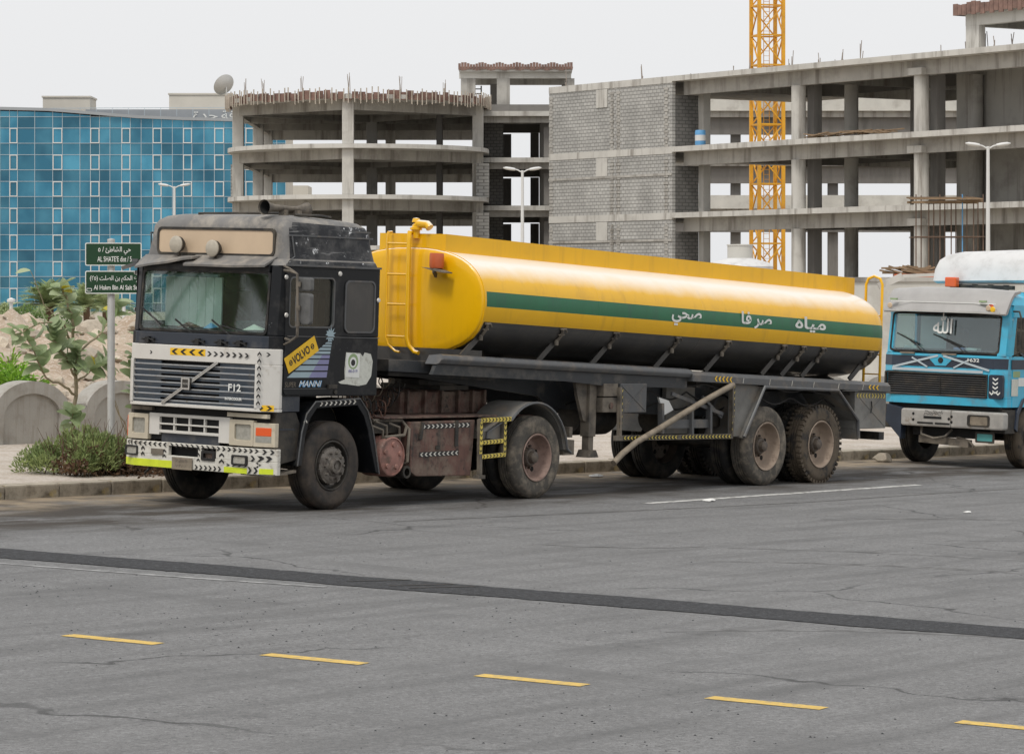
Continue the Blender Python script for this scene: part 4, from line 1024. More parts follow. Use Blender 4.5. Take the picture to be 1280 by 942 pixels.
# ---------------------------------------------------------------- long concrete frame with block wall
U, Nn = Vector((0.551, -0.834, 0)), Vector((0.834, 0.551, 0))
cb = thing('concrete_frame_building', 'unfinished grey concrete building with block wall and open column floors', 'building',
           Matrix(((U.x, Nn.x, 0, 2.4), (U.y, Nn.y, 0, 210.0), (0, 0, 1, gz(0, 200)), (0, 0, 0, 1))))
gg = gz(0, 200)
ZS = [15.7 - gg, 11.35 - gg, 7.29 - gg, 3.2 - gg]
S0, S1, T1, SW = 1.5, 62.0, 19.0, 15.0
for k, z in enumerate(ZS):
    b = B(); b.box(SW + .02, S1, -1.0, T1 + .6, z - .32, z); b.build('floor_slab', 'concrete_light', cb)
    b = B(); b.box(S0, SW + .02, -.70, T1 + .6, z - .32, z - .002); b.build('floor_slab', 'concrete', cb)
    b = B(); b.box(S0, SW + .01, -1.0, -.702, z - .42, z); b.build('slab_edge', 'concrete_light', cb)
    b = B(); b.box(SW + .02, S1, -.1, .3, z - 1.15, z - .322); b.build('edge_beam', 'concrete', cb)
    for tt in (9, T1):
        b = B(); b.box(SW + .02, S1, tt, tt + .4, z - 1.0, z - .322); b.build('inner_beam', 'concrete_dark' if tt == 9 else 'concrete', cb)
    for s in (16.4, 26.1, 37.1, 48.1, 59):
        b = B(); b.box(s - .22, s + .22, .302, T1 - .002, z - .95, z - .323); b.build('cross_beam', 'concrete', cb)
    zb = ZS[k + 1] if k + 1 < len(ZS) else 0
    for s in (16.4, 26.1, 37.1, 48.1, 59):
        for tt in (.1, 9.2, T1 + .1):
            if s == 16.4 and tt < 1: continue
            b = B()
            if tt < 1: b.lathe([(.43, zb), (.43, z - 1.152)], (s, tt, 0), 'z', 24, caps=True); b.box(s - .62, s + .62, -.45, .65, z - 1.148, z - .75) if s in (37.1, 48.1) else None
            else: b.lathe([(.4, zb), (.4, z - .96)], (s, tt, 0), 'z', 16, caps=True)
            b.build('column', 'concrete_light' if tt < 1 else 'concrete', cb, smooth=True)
    # block wall between slabs
    b = B(); b.box(S0, SW, -.97, -.72, zb, z - .422); b.build('block_wall', 'blocks', cb)
    b = B(); b.box(6.9, 8.1, -1.02, -.975, z - 1.6, z - .45); b.build('beam_end', 'concrete_light', cb)
    b = B()
    if k < 3: b.box(S0, SW, -1.03, -.985, z - 1.75, z - 1.6) if k else None
    nrow = int((z - .45 - zb) / .22)
    for i in range(nrow):
        for s in (1.75, 8.6, 9.3, 14.4):
            w = .24 if i % 2 else .42
            b.box(s - w / 2, s + w / 2, -1.0 - .012 * ((i * 7) % 3), -.972, zb + i * .22, zb + i * .22 + .17)
    tag(b.build('wall_toothing', 'concrete', cb), kind='stuff')
    b = B(); b.box(SW - .28, SW, -.69, 1.05, zb, z - 1.16); b.build('inner_wall', 'blocks_dark', cb)
    b = B(); b.box(34.9, S1, 4.62, 4.95, zb, z - .33); b.build('shear_wall', 'concrete', cb)
    b = B(); b.box(SW, SW + .5, 1.06, 1.6, zb, z - .96); b.build('column', 'concrete_light', cb)
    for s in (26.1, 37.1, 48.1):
        b = B(); b.box(s - .3, s + .3, 1.0, 1.6, zb, z - .96); b.build('pier', 'concrete_dark', cb)  # shade behind the round columns put into the pier's dark tone
        b = B(); b.lathe([(.42, zb), (.42, z - .96)], (s, 4.1, 0), 'z', 20, caps=True); b.build('column', 'concrete', cb, smooth=True)
b = B(); r_ = random.Random(6)
for i in range(26):
    s = 1 + i * 2.2 + r_.uniform(-.5, .5); tt = r_.choice([0.5, 4, 9])
    for q in range(3): b.tube([(s + r_.uniform(-.15, .15), tt, ZS[0]), (s + r_.uniform(-.15, .15), tt, ZS[0] + r_.uniform(.4, 1.5))], .025, 5)
tag(b.build('starter_bars', 'rebar', cb), kind='stuff')
b = B()
for i in range(30): s = 27 + r_.uniform(0, 7); b.bar((s, -.3 + r_.uniform(-.3, .6), ZS[1] + .08 + r_.uniform(0, .25)), (s + r_.uniform(1, 2.5), -.3 + r_.uniform(-.3, .6), ZS[1] + .08 + r_.uniform(0, .25)), .18, .06)
tag(b.build('timber_boards', 'timber', cb), kind='stuff')
# rear wing of the complex, seen through the frame
rw = thing('concrete_deck', 'long low concrete deck seen through the open floors behind the crane', 'building', Matrix.Translation((25, 262, gz(0, 262))))
for z in (17.9, 13.9, 9.9):
    b = B(); b.box(-16, 45, 0, 14, z - .5, z); b.build('floor_slab', 'concrete', rw)
    b = B(); b.box(-16, 45, -.4, .2, z, z + 1.1); b.build('parapet', 'white_wall', rw)
    b = B(); b.box(-16, 45, .5, 1.0, z - 1.9, z - .502); b.build('beam', 'concrete_dark', rw)
for i in range(8):
    b = B(); b.box(-15 + 8 * i, -14.2 + 8 * i, 1.02, 1.8, 0, 17.3); b.build('column', 'concrete_dark', rw)
# roof-top frame at the right
pr = thing('rooftop_frame', 'concrete roof frame with dark red formwork at the top right corner', 'structure', cb.matrix_world @ Matrix.Translation((37.5, 3, ZS[0])))
b = B(); b.box(-.4, 16, -.4, 9, 2.35, 2.6); b.build('roof_slab', 'concrete', pr)
b = B(); b.box(0, 16, 0, .5, 1.7, 2.347); b.build('beam', 'concrete_light', pr); b = B(); b.box(0, 16, 8, 8.5, 1.7, 2.347); b.build('beam', 'concrete', pr); b = B(); b.box(0, .5, .502, 7.998, 1.7, 2.347); b.build('beam', 'concrete', pr)
for s, tt in ((0, 0), (0, 8), (9, 0), (9, 8)): b = B(); b.box(s + .01, s + 1.1, tt + .01, tt + .49, 0, 1.698); b.build('column', 'concrete_light', pr)
b = B()
for i in range(44): b.box(-.5 + i * .38, -.5 + i * .38 + .34, -.5, -.42, 2.3 + .06 * math.sin(i * 3), 2.95 + .08 * math.sin(i * 5.1))
for i in range(26): b.box(-.5, -.42, -.4 + i * .38, -.4 + i * .38 + .34, 2.3, 2.95 + .08 * math.sin(i * 5.1))
tag(b.build('edge_formwork', 'formwork', pr), kind='stuff')
# barrel on a floor
p = cb.matrix_world @ Vector((17.0, -.3, ZS[1])); t = thing('water_barrel', 'small blue and white barrel on the open middle floor', 'barrel', Matrix.Translation(p))
b = B(); b.lathe([(.0, 0), (.3, .0), (.33, .1), (.33, .85), (.3, .95), (0, .95)], (0, 0, 0), 'z', 16); b.build('drum', 'decal_lightblue', t, smooth=True); b = B(); b.lathe([(.335, .3), (.335, .65)], (0, 0, 0), 'z', 16); b.build('label', 'lamp_white', t, smooth=True)

# scaffold tower before the facade
sc_p = bgp(1183, 335, 168); sf = thing('scaffold', 'rusty tube scaffold with plank deck in front of the concrete columns', 'scaffold', Matrix.Translation((sc_p.x, 168, gz(sc_p.x, 168))))
k4 = 168 / 4000.26; ztop = bgp(0, 250, 168).z - sf.location.z
for i, px in enumerate((-38, -22, -8, 6, 20, 34, 46)):
    for dy in (0, 2.2):
        b = B(); b.tube([(px * k4 + dy * .25, dy, 0), (px * k4 + dy * .25, dy, ztop - (.02 if i % 2 else -.3))], .032, 6); b.build('standard', 'rust_pole' if i != 4 or dy else 'decal_lightblue', sf)
for z in (ztop * .25, ztop * .5, ztop * .76):
    for dy in (-.1, 2.3):
        b = B(); b.tube([(-40 * k4, dy, z), (48 * k4, dy, z)], .03, 6); b.build('ledger', 'rust_pole', sf)
for i in range(9):
    b = B(); b.box(-46 * k4 + i * .02, 42 * k4, -1 + i * .42, -1 + i * .42 + .36, ztop + .02 * i, ztop + .07 + .02 * i); b.build('plank', 'timber', sf)
b = B(); b.bar((-46 * k4, -1, ztop - .15), (44 * k4, -.2, ztop - .05), .12, .12); b.bar((-46 * k4, 1, ztop - .1), (44 * k4, 1.4, ztop - .1), .12, .12); b.build('bearer', 'timber', sf)

# tower crane mast
cp = bgp(959, 0, 246); cr = thing('tower_crane', 'orange lattice tower crane mast rising out of the frame building', 'crane', Matrix.Translation((cp.x, 246, gz(cp.x, 246))) @ Matrix.Rotation(R(14), 4, 'Z') @ Matrix.Scale(1.14, 4))
for i, (sx, sy) in enumerate(((-1, -1), (1, -1), (1, 1), (-1, 1))):
    b = B(); b.box(sx * .85 - .11, sx * .85 + .11, sy * .85 - .11, sy * .85 + .11, 0, 34); b.build('chord', 'crane_yellow', cr)
for lv in range(17):
    z0, z1 = lv * 2.0, lv * 2.0 + 2.0
    b = B()
    C4 = [(-.85, -.85), (.85, -.85), (.85, .85), (-.85, .85)]
    for i in range(4):
        a, c = C4[i], C4[(i + 1) % 4]
        b.bar((*a, z0), (*c, z0), .1, .1); b.bar((*a, z0), (*c, z1), .08, .08) if lv % 2 == 0 else b.bar((*c, z0), (*a, z1), .08, .08)
        b.bar((*a, z0 + 1) if False else ((a[0] + c[0]) / 2, (a[1] + c[1]) / 2, z0 + 1), (*(a if lv % 2 == 0 else c), z1), .06, .06)
    b.tube([(-.15, .3, z0), (-.15, .3, z1)], .025, 5); b.tube([(.25, .3, z0), (.25, .3, z1)], .025, 5)
    for q in range(6): b.tube([(-.15, .3, z0 + .33 * q), (.25, .3, z0 + .33 * q)], .018, 4)
    b.build('lattice', 'crane_yellow', cr)
# white site water tank whose lid shows above the tanker
wp = bgp(925, 333, 96); t = thing('water_tank', 'white domed water tank with a lid showing above the tanker', 'water tank', Matrix.Translation((wp.x, 96, gz(wp.x, 96))))
h = wp.z - t.location.z
b = B(); b.lathe([(0.9, 0), (.98, .05), (.98, h - .1), (1.0, h), (.85, h + .12), (.4, h + .24), (.39, h + .25), (0, h + .25)], (0, 0, 0), 'z', 40); b.build('body', 'deflector_white', t, smooth=True)
b = B(); b.lathe([(.38, h + .1), (.38, h + .62), (.40, h + .62), (.40, h + .66), (0, h + .67)], (0, 0, 0), 'z', 28); b.build('lid', 'white_wall', t, smooth=True)

# ================================================================ TRUCKS
def circ(c, r, n=24, a0=0.0, a1=2 * math.pi): return [(c[0] + r * math.cos(a0 + (a1 - a0) * i / n), c[1] + r * math.sin(a0 + (a1 - a0) * i / n)) for i in range(n)]
def wheel(parent, x, y, side, Rt, w, rr, style, tyre_m, rim_m, hub_m='hub_dirty', lugs=0, n=56):
    """Wheel whose outer face lies at y; side +1 faces the viewer's side. Returns the rim with tyre and hub as children."""
    c = (0, 0, 0); s = side
    b = B(); h = w / 2
    pr = [(rr, -w + .03), (rr + .012, -w + .02), ((rr + Rt) / 2, -w), (Rt - .05, -w + .012), (Rt - .014, -w + .035), (Rt, -w + .06)]
    for g in (.27, .5, .73):
        y0 = -w + .06 + (w - .12) * g; pr += [(Rt, y0 - .011), (Rt - .016, y0 - .006), (Rt - .016, y0 + .006), (Rt, y0 + .011)]
    pr += [(Rt, -.06), (Rt - .014, -.035), (Rt - .05, -.012), (Rt - .055, -.008), ((rr + Rt) / 2 + .03, 0), ((rr + Rt) / 2 - .01, -.001), (rr + .03, -.008), (rr + .026, -.012), (rr + .008, -.02), (rr, -.03)]
    b.lathe([(r, q * s) for r, q in pr], c, 'y', n)
    for i in range(lugs):
        a = 2 * math.pi * i / lugs
        for y0, y1 in ((-w + .012, -w + .085), (-.085, -.012)):
            d = Vector((math.cos(a), 0, math.sin(a))); tt = Vector((-math.sin(a), 0, math.cos(a)))
            q0, q1 = d * (Rt - .012) + Vector((0, y0 * s, 0)), d * (Rt - .012) + Vector((0, y1 * s, 0)); b.bar(q0, q1, Rt * math.pi / lugs * 1.05, .05, up=d)
    rim = B()
    if style == 'front':
        rim.lathe([(r, q * s) for r, q in ((rr, -w + .03), (rr, -.03), (rr + .008, -.012), (rr - .004, -.006), (rr - .014, -.012), (rr - .03, -.07), (rr - .07, -.085), (.10, -.085))], c, 'y', 40)
    else:
        rim.lathe([(r, q * s) for r, q in ((rr, -w + .03), (rr, -.03), (rr + .010, -.010), (rr + .004, -.002), (rr - .012, -.006), (rr - .02, -.035), (rr - .038, -.10), (rr - .05, -.155), (rr - .075, -.178), (.12, -.185), (.10, -.185))], c, 'y', 40)
    o = rim.build('wheel', rim_m if style != 'front' else 'dark_metal', parent, smooth=True); o.location = (x, y, Rt - .006)
    t = b.build('tyre', tyre_m, o, smooth=True)
    hb = B()
    if style == 'front':
        hb.lathe([(r, q * s) for r, q in ((.222, -.08), (.225, -.02), (.205, .004), (.185, .012), (.13, .012), (.115, .03), (.098, .032), (.092, .075), (.07, .082), (.066, .055), (.035, .052), (.03, .065), (.0, .066))], c, 'y', 32)
        for i in range(10):
            a = 2 * math.pi * i / 10; p = Vector((.163 * math.cos(a), .012 * s, .163 * math.sin(a))); hb.tube([p, p + Vector((0, .035 * s, 0))], [.019, .016], 6)
        for i in range(10):
            a = 2 * math.pi * (i + .5) / 10; p = Vector((.215 * math.cos(a), .0, .215 * math.sin(a))); hb.bar(p * .93 + Vector((0, -.03 * s, 0)), p * 1.07 + Vector((0, -.03 * s, 0)), .05, .07)
    else:
        hb.lathe([(r, q * s) for r, q in ((.125, -.188), (.125, -.12), (.11, -.10), (.085, -.095), (.075, -.04), (.06, -.03), (0, -.028))], c, 'y', 20)
        for i in range(10):
            a = 2 * math.pi * i / 10; p = Vector((.15 * math.cos(a), -.186 * s, .15 * math.sin(a))); hb.tube([p, p + Vector((0, .04 * s, 0))], [.018, .014], 6)
    hb.build('hub', 'hub_grey' if style == 'front' else hub_m, o, smooth=True)
    if style != 'front':
        hh = B()
        for i in range(5):
            a = 2 * math.pi * (i + .25) / 5; rad = (rr - .075 + .17) / 2; p = Vector((rad * math.cos(a), -.183 * s, rad * math.sin(a))); hh.tube([p, p + Vector((0, .006 * s, 0))], .036, 12)
        hh.build('hand_holes', 'dark_void', o)
    return o

# ---------------------------------------------------------------- tractor unit
tr = thing('tractor_truck', 'battered black and white cab-over tractor truck with a tall roof, pulling the tanker', 'truck', ROAD)
b = B()
W = 1.22
def plan(xf, a, xr, k=1.0): return [(xr, -a), (xf - .16 * k, -a), (xf - .07 * k, -a + .06), (xf - .03, -a + .18), (xf, 0), (xf - .03, a - .18), (xf - .07 * k, a - .06), (xf - .16 * k, a), (xr, a)]
b.prism(plan(1.165, W, -.757), 'xy', 1.38, 2.095)                                             # lower cab
for s in (-1, 1):
    ys = sorted((s * 1.16, s * W))
    b.box(-.757, .10, ys[0], ys[1], 2.096, 2.935); b.box(.10, .97, ys[0], ys[1], 2.81, 2.935); b.box(.10, .97, ys[0], ys[1], 2.096, 2.20); b.box(.93, .97, ys[0], ys[1], 2.20, 2.81)
    P0 = [(.97, s * W), (1.06, s * 1.17), (1.115, s * 1.06), (1.07, s * 1.03), (.97, s * 1.15)]
    b.rings([[Vector((x - sh, y, z)) for x, y in P0] for z, sh in ((2.096, 0), (2.935, .055))])
b.box(-.757, -.70, -1.158, 1.158, 2.096, 2.935)
b.rings([[Vector((x, y, z)) for y, z in ((-1.03, 2.85), (1.03, 2.85), (1.03, 2.935), (-1.03, 2.935))] for x in (1.0, 1.075)])
b.build('cab_body', 'black_paint', tr, bev=.012)
# high roof
b = B(); rings = []
for z, a, xf, xr, r in ((2.936, 1.215, 1.03, -.757, .06), (3.0, 1.20, .98, -.75, .1), (3.02, 1.185, .915, -.748, .12), (3.2, 1.155, .90, -.72, .14), (3.36, 1.125, .882, -.705, .12), (3.43, 1.09, .85, -.675, .14), (3.48, 1.02, .79, -.62, .16), (3.512, .88, .66, -.50, .2), (3.528, .5, .3, -.1, .2)):
    rings.append([Vector((x, y, z + (.03 if z > 3.3 else 0) * (x > 0))) for x, y in rrect(xr, xf, -a, a, r, 5)])
b.rings(rings)
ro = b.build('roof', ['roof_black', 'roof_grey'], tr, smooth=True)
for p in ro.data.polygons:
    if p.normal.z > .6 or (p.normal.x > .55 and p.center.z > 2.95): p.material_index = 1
b = B(); b.prism(rrect(-.945, .945, 3.055, 3.355, .055), 'yz', .872, .915); pn = b.build('roof_window', 'pane_tan', tr)
b = B(); b.frame(rrect(-.965, .965, 3.035, 3.375, .07), rrect(-.935, .935, 3.065, 3.345, .05), 'yz', .89, .925); b.build('window_seal', 'dark_metal', pn)
for s in (-1, 1):
    b = B(); b.bar((.86, s * 1.137, 3.30), (-.69, s * 1.137, 3.30), .02, .02); b.bar((.80, s * 1.10, 3.39), (-.66, s * 1.115, 3.375), .02, .018); b.build('roof_rib', 'trailer_rail', tr)
    b = B(); b.bar((.98, s * 1.225, 2.945), (-.757, s * 1.225, 2.94), .035, .025); b.build('drip_rail', 'trailer_rail', tr)
    b = B(); b.tube([(.83, s * 1.16, 3.29), (.80, s * 1.18, 3.05), (.9, s * 1.2, 3.0)], .010, 6); b.build('roof_seam', 'trailer_rail', tr)
# sun visor: two dented pieces
b = B(); b.rings([[V(.93, y, 3.04 - .0 * y), V(1.16, y, 2.925 + dz), V(1.155, y, 2.90 + dz), V(.93, y, 3.015)] for y, dz in ((-.30, 0.0), (.0, .0), (.5, -.005), (1.02, .01))]); b.build('sun_visor', 'roof_grey', tr)
b = B(); b.rings([[V(.95, y, 3.03), V(1.17 + dx, y, 2.95 + dz), V(1.165 + dx, y, 2.925 + dz), V(.95, y, 3.0)] for y, dz, dx in ((-1.12, -.07, -.02), (-.85, -.03, 0), (-.55, .0, .01), (-.32, .045, -.02), (-.18, .06, -.04))]); b.build('sun_visor', 'roof_grey', tr)
# round lamps with covers on the visor, air horns, a drooping marker on the far corner
for y, z in ((-.52, 3.16), (.08, 3.12)):
    b = B(); b.lathe([(.0, -.075), (.06, -.07), (.095, -.02), (.1, .03), (.0, .04)], (1.02, y, z), 'x', 20); o = b.build('roof_lamp', 'dark_metal', tr, smooth=True)
    b = B(); b.lathe([(.103, .03), (.103, .045), (.085, .058), (0, .064)], (1.02, y, z), 'x', 20); b.build('lamp_cover', 'lamp_cover', o, smooth=True)
    b = B(); b.bar((1.0, y, z - .1), (.99, y, z - .17), .03, .03); b.build('bracket', 'dark_metal', o)
for k, (y, x0, x1) in enumerate(((.72, .86, .12), (.80, .70, .02))):
    b = B()
    if k == 0: b.lathe([(.095, .0), (.07, -.06), (.045, -.16), (.028, -.5), (.028, -.62)], (x0, y, 3.63), 'x', 16); b.lathe([(.08, -.02), (.04, -.14), (.0, -.16)], (x0, y, 3.63), 'x', 16, 1)
    else: b.lathe([(.028, .5), (.045, .2), (.07, .09), (.10, .02)], (.02, y - .12, 3.62), 'x', 16)
    b.bar((.55, y, 3.51), (.55, y, 3.61), .04, .04); b.bar((.3, y, 3.51), (.3, y, 3.61), .04, .04)
    b.build('air_horn', ['dusty_steel', 'dark_void'], tr, smooth=True)
b = B(); b.tube([(.5, .9, 3.55), (0.1, .95, 3.555), (-.1, .95, 3.54)], .018, 6); b.tube([(.7, -.5, 3.55), (.3, .0, 3.575), (.3, .6, 3.575)], .014, 6); b.build('air_line', 'dark_metal', tr)
b = B(); b.bar((1.0, -1.2, 2.92), (1.08, -1.40, 2.85), .02, .045); b.bar((1.0, -1.2, 2.95), (1.02, -1.28, 2.95), .04, .04); b.build('corner_mirror', 'trailer_rail', tr)
# windscreen
b = B(); P = rrect(-1.05, 1.05, 2.10, 2.86, .06, 4)
b.rings([[V(1.137 - (z - 2.1) * .068 - .03 * (y / 1.05) ** 2 - dx, y, z) for y, z in P] for dx in (0, .008)]); ws = b.build('windscreen', 'windscreen', tr)
b = B(); Pi = rrect(-1.02, 1.02, 2.13, 2.83, .05, 4)
fr = lambda P, dx: [V(1.141 - (z - 2.1) * .068 - .03 * (y / 1.05) ** 2 + dx, y, z) for y, z in P]
b.rings([fr(P, -.02), fr(P, .006), fr(Pi, .006), fr(Pi, -.02), fr(P, -.02)], False, False); b.build('windscreen_seal', 'rubber', ws)
for (y0, z0), (y1, z1), (y2, z2) in (((-.62, 2.12), (-.82, 2.32), (-.36, 2.10)), ((.1, 2.11), (-.25, 2.19), (.3, 2.12)), ((.72, 2.11), (.35, 2.2), (.85, 2.12))):
    b = B(); b.tube([(1.17, y2, z2), (1.18, y0, z0 + .02), (1.165, y1, z1)], .007, 5); b.bar((1.17, y0 - .18, z1 + .04) if False else (1.165, y1 - .14, z1 + .06), (1.165, y1 + .2, z1 - .14), .012, .02); b.build('wiper', 'tape_black', tr)
# inside the cab
b = B(); b.box(.72, 1.06, -1.12, 1.12, 2.0965, 2.15); b.box(.68, .90, .35, .95, 2.15, 2.26); b.build('dashboard', 'cab_inside', tr, bev=.02)
for y in (-.6, .6):
    b = B(); b.prism([(-.15, 2.1), (.05, 2.1), (-.05, 2.62), (-.18, 2.62)], 'xz', y - .26, y + .26); b.prism([(-.17, 2.62), (-.07, 2.62), (-.1, 2.8), (-.18, 2.8)], 'xz', y - .14, y + .14); b.build('seat', 'seat_brown', tr, bev=.03)
b = B(); b.lathe([(.22, 0), (.235, .012), (.25, 0), (.235, -.012), (.22, 0)], (0, 0, 0), 'z', 28); b.bar((-.22, 0, 0), (.22, 0, 0), .04, .012); o = b.build('steering_wheel', 'cab_inside', tr, smooth=True); o.location = (.55, .6, 2.26); o.rotation_euler = (0, R(25), 0)
b = B()
for i in range(14):
    y = -1.08 + i * .068; b.box(.60 + .015 * (i % 2), .62 + .015 * (i % 2), y, y + .068, 2.16, 2.77)
b.build('curtain', 'curtain', tr)
b = B(); b.box(.6, .63, -1.05, -.2, 2.774, 2.81); b.build('curtain_rail', 'decal_blue', tr)
for y, dy, m in ((-.35, .22, 'seat_brown'), (.72, .2, 'paper'), (.02, .1, 'decal_lightblue')):
    b = B(); b.add([(.92, y - dy, 2.152), (1.05, y - dy * .6, 2.152), (1.05, y + dy, 2.16), (.92, y + dy * .7, 2.17), (.97, y, 2.225)], [(0, 1, 4), (1, 2, 4), (2, 3, 4), (3, 0, 4)]); b.build('dashboard_item', m, tr)
b = B(); b.box(-.699, -.69, -1.15, 1.15, 2.097, 2.93); b.box(-.69, 1.0, -1.15, 1.15, 2.9, 2.93); b.build('cab_lining', 'cab_inside', tr)
# doors, side glass, sleeper window
for s in (-1, 1):
    ys = sorted((s * 1.2215, s * 1.232))
    b = B(); b.frame(rrect(.0, .985, 1.40, 2.905, .05), rrect(.11, .92, 2.21, 2.80, .06), 'xz', *ys); d = b.build('door', 'black_paint', tr, bev=.004, seg=1)
    b = B(); b.prism(rrect(.10, .93, 2.20, 2.81, .05), 'xz', s * 1.196, s * 1.204); b.build('door_window', 'side_glass', d)
    b = B(); b.frame(rrect(.10, .93, 2.20, 2.81, .065), rrect(.118, .912, 2.218, 2.792, .055), 'xz', s * 1.205, s * 1.236); b.build('window_frame', 'trailer_rail', d)
    b = B(); b.box(.04, .2, *sorted((s * 1.233, s * 1.262)), 1.475, 1.52); b.lathe([(.028, s * 1.233), (.028, s * 1.25), (0, s * 1.252)], (.05, 0, 1.43), 'y', 12); b.build('door_handle', 'dark_metal', d)
    b = B(); b.prism(rrect(-.66, -.10, 2.15, 2.78, .07), 'xz', s * 1.2215, s * 1.226); sw = b.build('sleeper_window', 'tank_black', tr)
    b = B(); b.frame(rrect(-.665, -.095, 2.145, 2.785, .08), rrect(-.645, -.115, 2.165, 2.765, .07), 'xz', s * 1.222, s * 1.236); b.build('window_frame', 'trailer_rail', sw)
    b = B(); b.bar((.95, s * 1.236, 2.10), (-.757, s * 1.236, 2.085), .006, .010); b.build('waist_line', 'trailer_rail', tr)
    for x, z, r in ((.02, 2.86, .032), (-.72, 2.55, .03), (1.0, 2.8, .03), (.98, 2.35, .03)):
        b = B(); b.lathe([(r, s * 1.233), (r * .8, s * 1.247), (0, s * 1.25)], (x, 0, z), 'y', 14); b.build('rubber_stop', 'cab_white', tr, smooth=True)
# mirror arm and mirrors
for s in (1,):
    b = B(); b.tube([(1.02, s * 1.22, 2.88), (1.08, s * 1.36, 2.87), (1.05, s * 1.45, 2.84), (1.04, s * 1.47, 2.3), (1.02, s * 1.45, 2.1), (1.0, s * 1.33, 2.05), (.98, s * 1.23, 2.07)], .017, 8); b.tube([(1.03, s * 1.22, 2.93), (1.06, s * 1.34, 2.90), (1.05, s * 1.45, 2.84)], .012, 6); b.tube([(1.0, s * 1.23, 2.0), (1.02, s * 1.35, 2.04), (1.02, s * 1.45, 2.1)], .012, 6)
    for z in (2.25, 2.44, 2.72): b.lathe([(.03, -.03), (.03, .03)], (1.03, s * 1.46, z), 'z', 10, caps=True)
    m0 = b.build('mirror_arm', 'dusty_steel', tr, smooth=True)
    for z0, z1, nm in ((2.64, 2.80, .03), (2.24, 2.62, .05)):
        b = B(); b.prism(rrect(s * 1.38 if s > 0 else -1.62, 1.62 if s > 0 else -1.38, z0, z1, nm), 'yz', .93, 1.0); b.build('mirror', 'mirror_shell', m0, bev=.02)
        b = B(); ya, yb = sorted((s * 1.40, s * 1.60)); b.box(.922, .929, ya, yb, z0 + .02, z1 - .02); b.build('mirror_glass', 'chrome', m0)
# decals on the near side
def side_quad(P, m, y=1.2345, nm='decal', par=None):
    b = B(); b.poly3([(x, y, z) for x, z in P]); return b.build(nm, m, par or tr, fix=False)
st = B(); zs = [1.60, 1.685, 1.76, 1.83, 1.885, 1.93, 1.97, 2.005, 2.035, 2.06, 2.08]
def lx_(z): return .945 - (z - 1.60) * (.795 / .48)
def rx_(z): return .215 - (z - 1.60) * (.09 / .48)
for i in range(len(zs) - 1):
    z0, z1 = zs[i] + .006, zs[i + 1] - .012 * (1 - i / 12); xm0, xm1 = lx_(z0) * .45 + rx_(z0) * .55, lx_(z1) * .45 + rx_(z1) * .55
    st.poly3([(lx_(z0), 1.2345, z0), (xm0, 1.2345, z0), (xm1, 1.2345, z1), (lx_(z1), 1.2345, z1)], 0); st.poly3([(xm0, 1.2345, z0), (rx_(z0), 1.2345, z0), (rx_(z1), 1.2345, z1), (xm1, 1.2345, z1)], 1 if i < 4 else 0)
st.build('stripe_decal', ['decal_blue', 'decal_violet'], tr, fix=False)
r_ = random.Random(8); P = []
for i in range(22): a = 2 * math.pi * i / 22; q = (.055 if i % 2 else .105) * r_.uniform(.8, 1.2); P.append((.165 + q * math.cos(a), 2.12 + q * math.sin(a)))
side_quad(P, 'decal_blue', 1.236, 'burst_decal')
o_, u_, v_ = Vector((.908, 1.2365, 1.655)), Vector((-.888, 0, .46)), Vector((.46, 0, .888))
b = B(); b.rings([[o_ + u_ * a + v_ * c + Vector((0, d, 0)) for a, c in ((0, 0), (.60, 0), (.60, .20), (0, .20))] for d in (0, .003)]); vp = b.build('name_plate', 'sign_yellow', tr)
text('VOLVO', 'lettering', 'letter_black', vp, o_ + u_ * .125 + v_ * .055 + Vector((0, .003, 0)), u_, v_, .095, bold=.03, wid=.33)
for a in (.085, .515):
    b = B(); c = o_ + u_ * a + v_ * .1 + Vector((0, .0055, 0)); b.add([c + u_ * (.032 * math.cos(t)) + v_ * (.036 * math.sin(t)) for t in [2 * math.pi * i / 8 for i in range(8)]] + [c + u_ * (.02 * math.cos(t)) + v_ * (.022 * math.sin(t)) for t in [2 * math.pi * i / 8 for i in range(8)]], [(i, (i + 1) % 8, 8 + (i + 1) % 8, 8 + i) for i in range(8)]); b.bar(c - u_ * .018, c + u_ * .018, .002, .012); b.build('mark', 'letter_black', vp, fix=False)
text('MANNI', 'lettering', 'decal_lightblue', tr, (.715, 1.2345, 1.495), (-1, 0, 0), (0, 0, 1), .075, shear=.3, bold=.03, wid=.42)
text('MANNI', 'lettering', 'letter_white', tr, (.72, 1.2365, 1.50), (-1, 0, 0), (0, 0, 1), .066, shear=.3, bold=.0, wid=.41)
text('SUPER', 'lettering', 'dusty_steel', tr, (.97, 1.2345, 1.495), (-1, 0, 0), (0, 0, 1), .06, shear=.1, wid=.2)
side_quad([(.99, 1.47), (.13, 1.47), (.13, 1.476), (.99, 1.476)], 'trailer_rail', 1.2345, 'trim_line')
P = [(-.15, 1.91), (-.42, 1.90), (-.47, 1.86), (-.50, 1.91), (-.62, 1.89), (-.66, 1.80), (-.64, 1.62), (-.55, 1.52), (-.40, 1.50), (-.2, 1.52), (-.06, 1.53), (-.02, 1.55), (-.14, 1.58), (-.13, 1.7)]
sk = side_quad(P, 'paper', 1.2225, 'torn_sticker')
b = B(); b.prism([(-.16, 1.90), (-.41, 1.885), (-.41, 1.60), (-.15, 1.61)], 'xz', 1.2235, 1.2255); b.build('card', 'letter_white', sk)
b = B(); b.frame(circ((-.285, 1.80), .095, 20), circ((-.285, 1.79), .065, 20), 'xz', 1.2257, 1.2265); b.build('emblem', 'paper_green', sk)
b = B(); b.prism(circ((-.285, 1.785), .04, 12), 'xz', 1.2257, 1.2266); b.build('emblem', 'tape_black', sk)
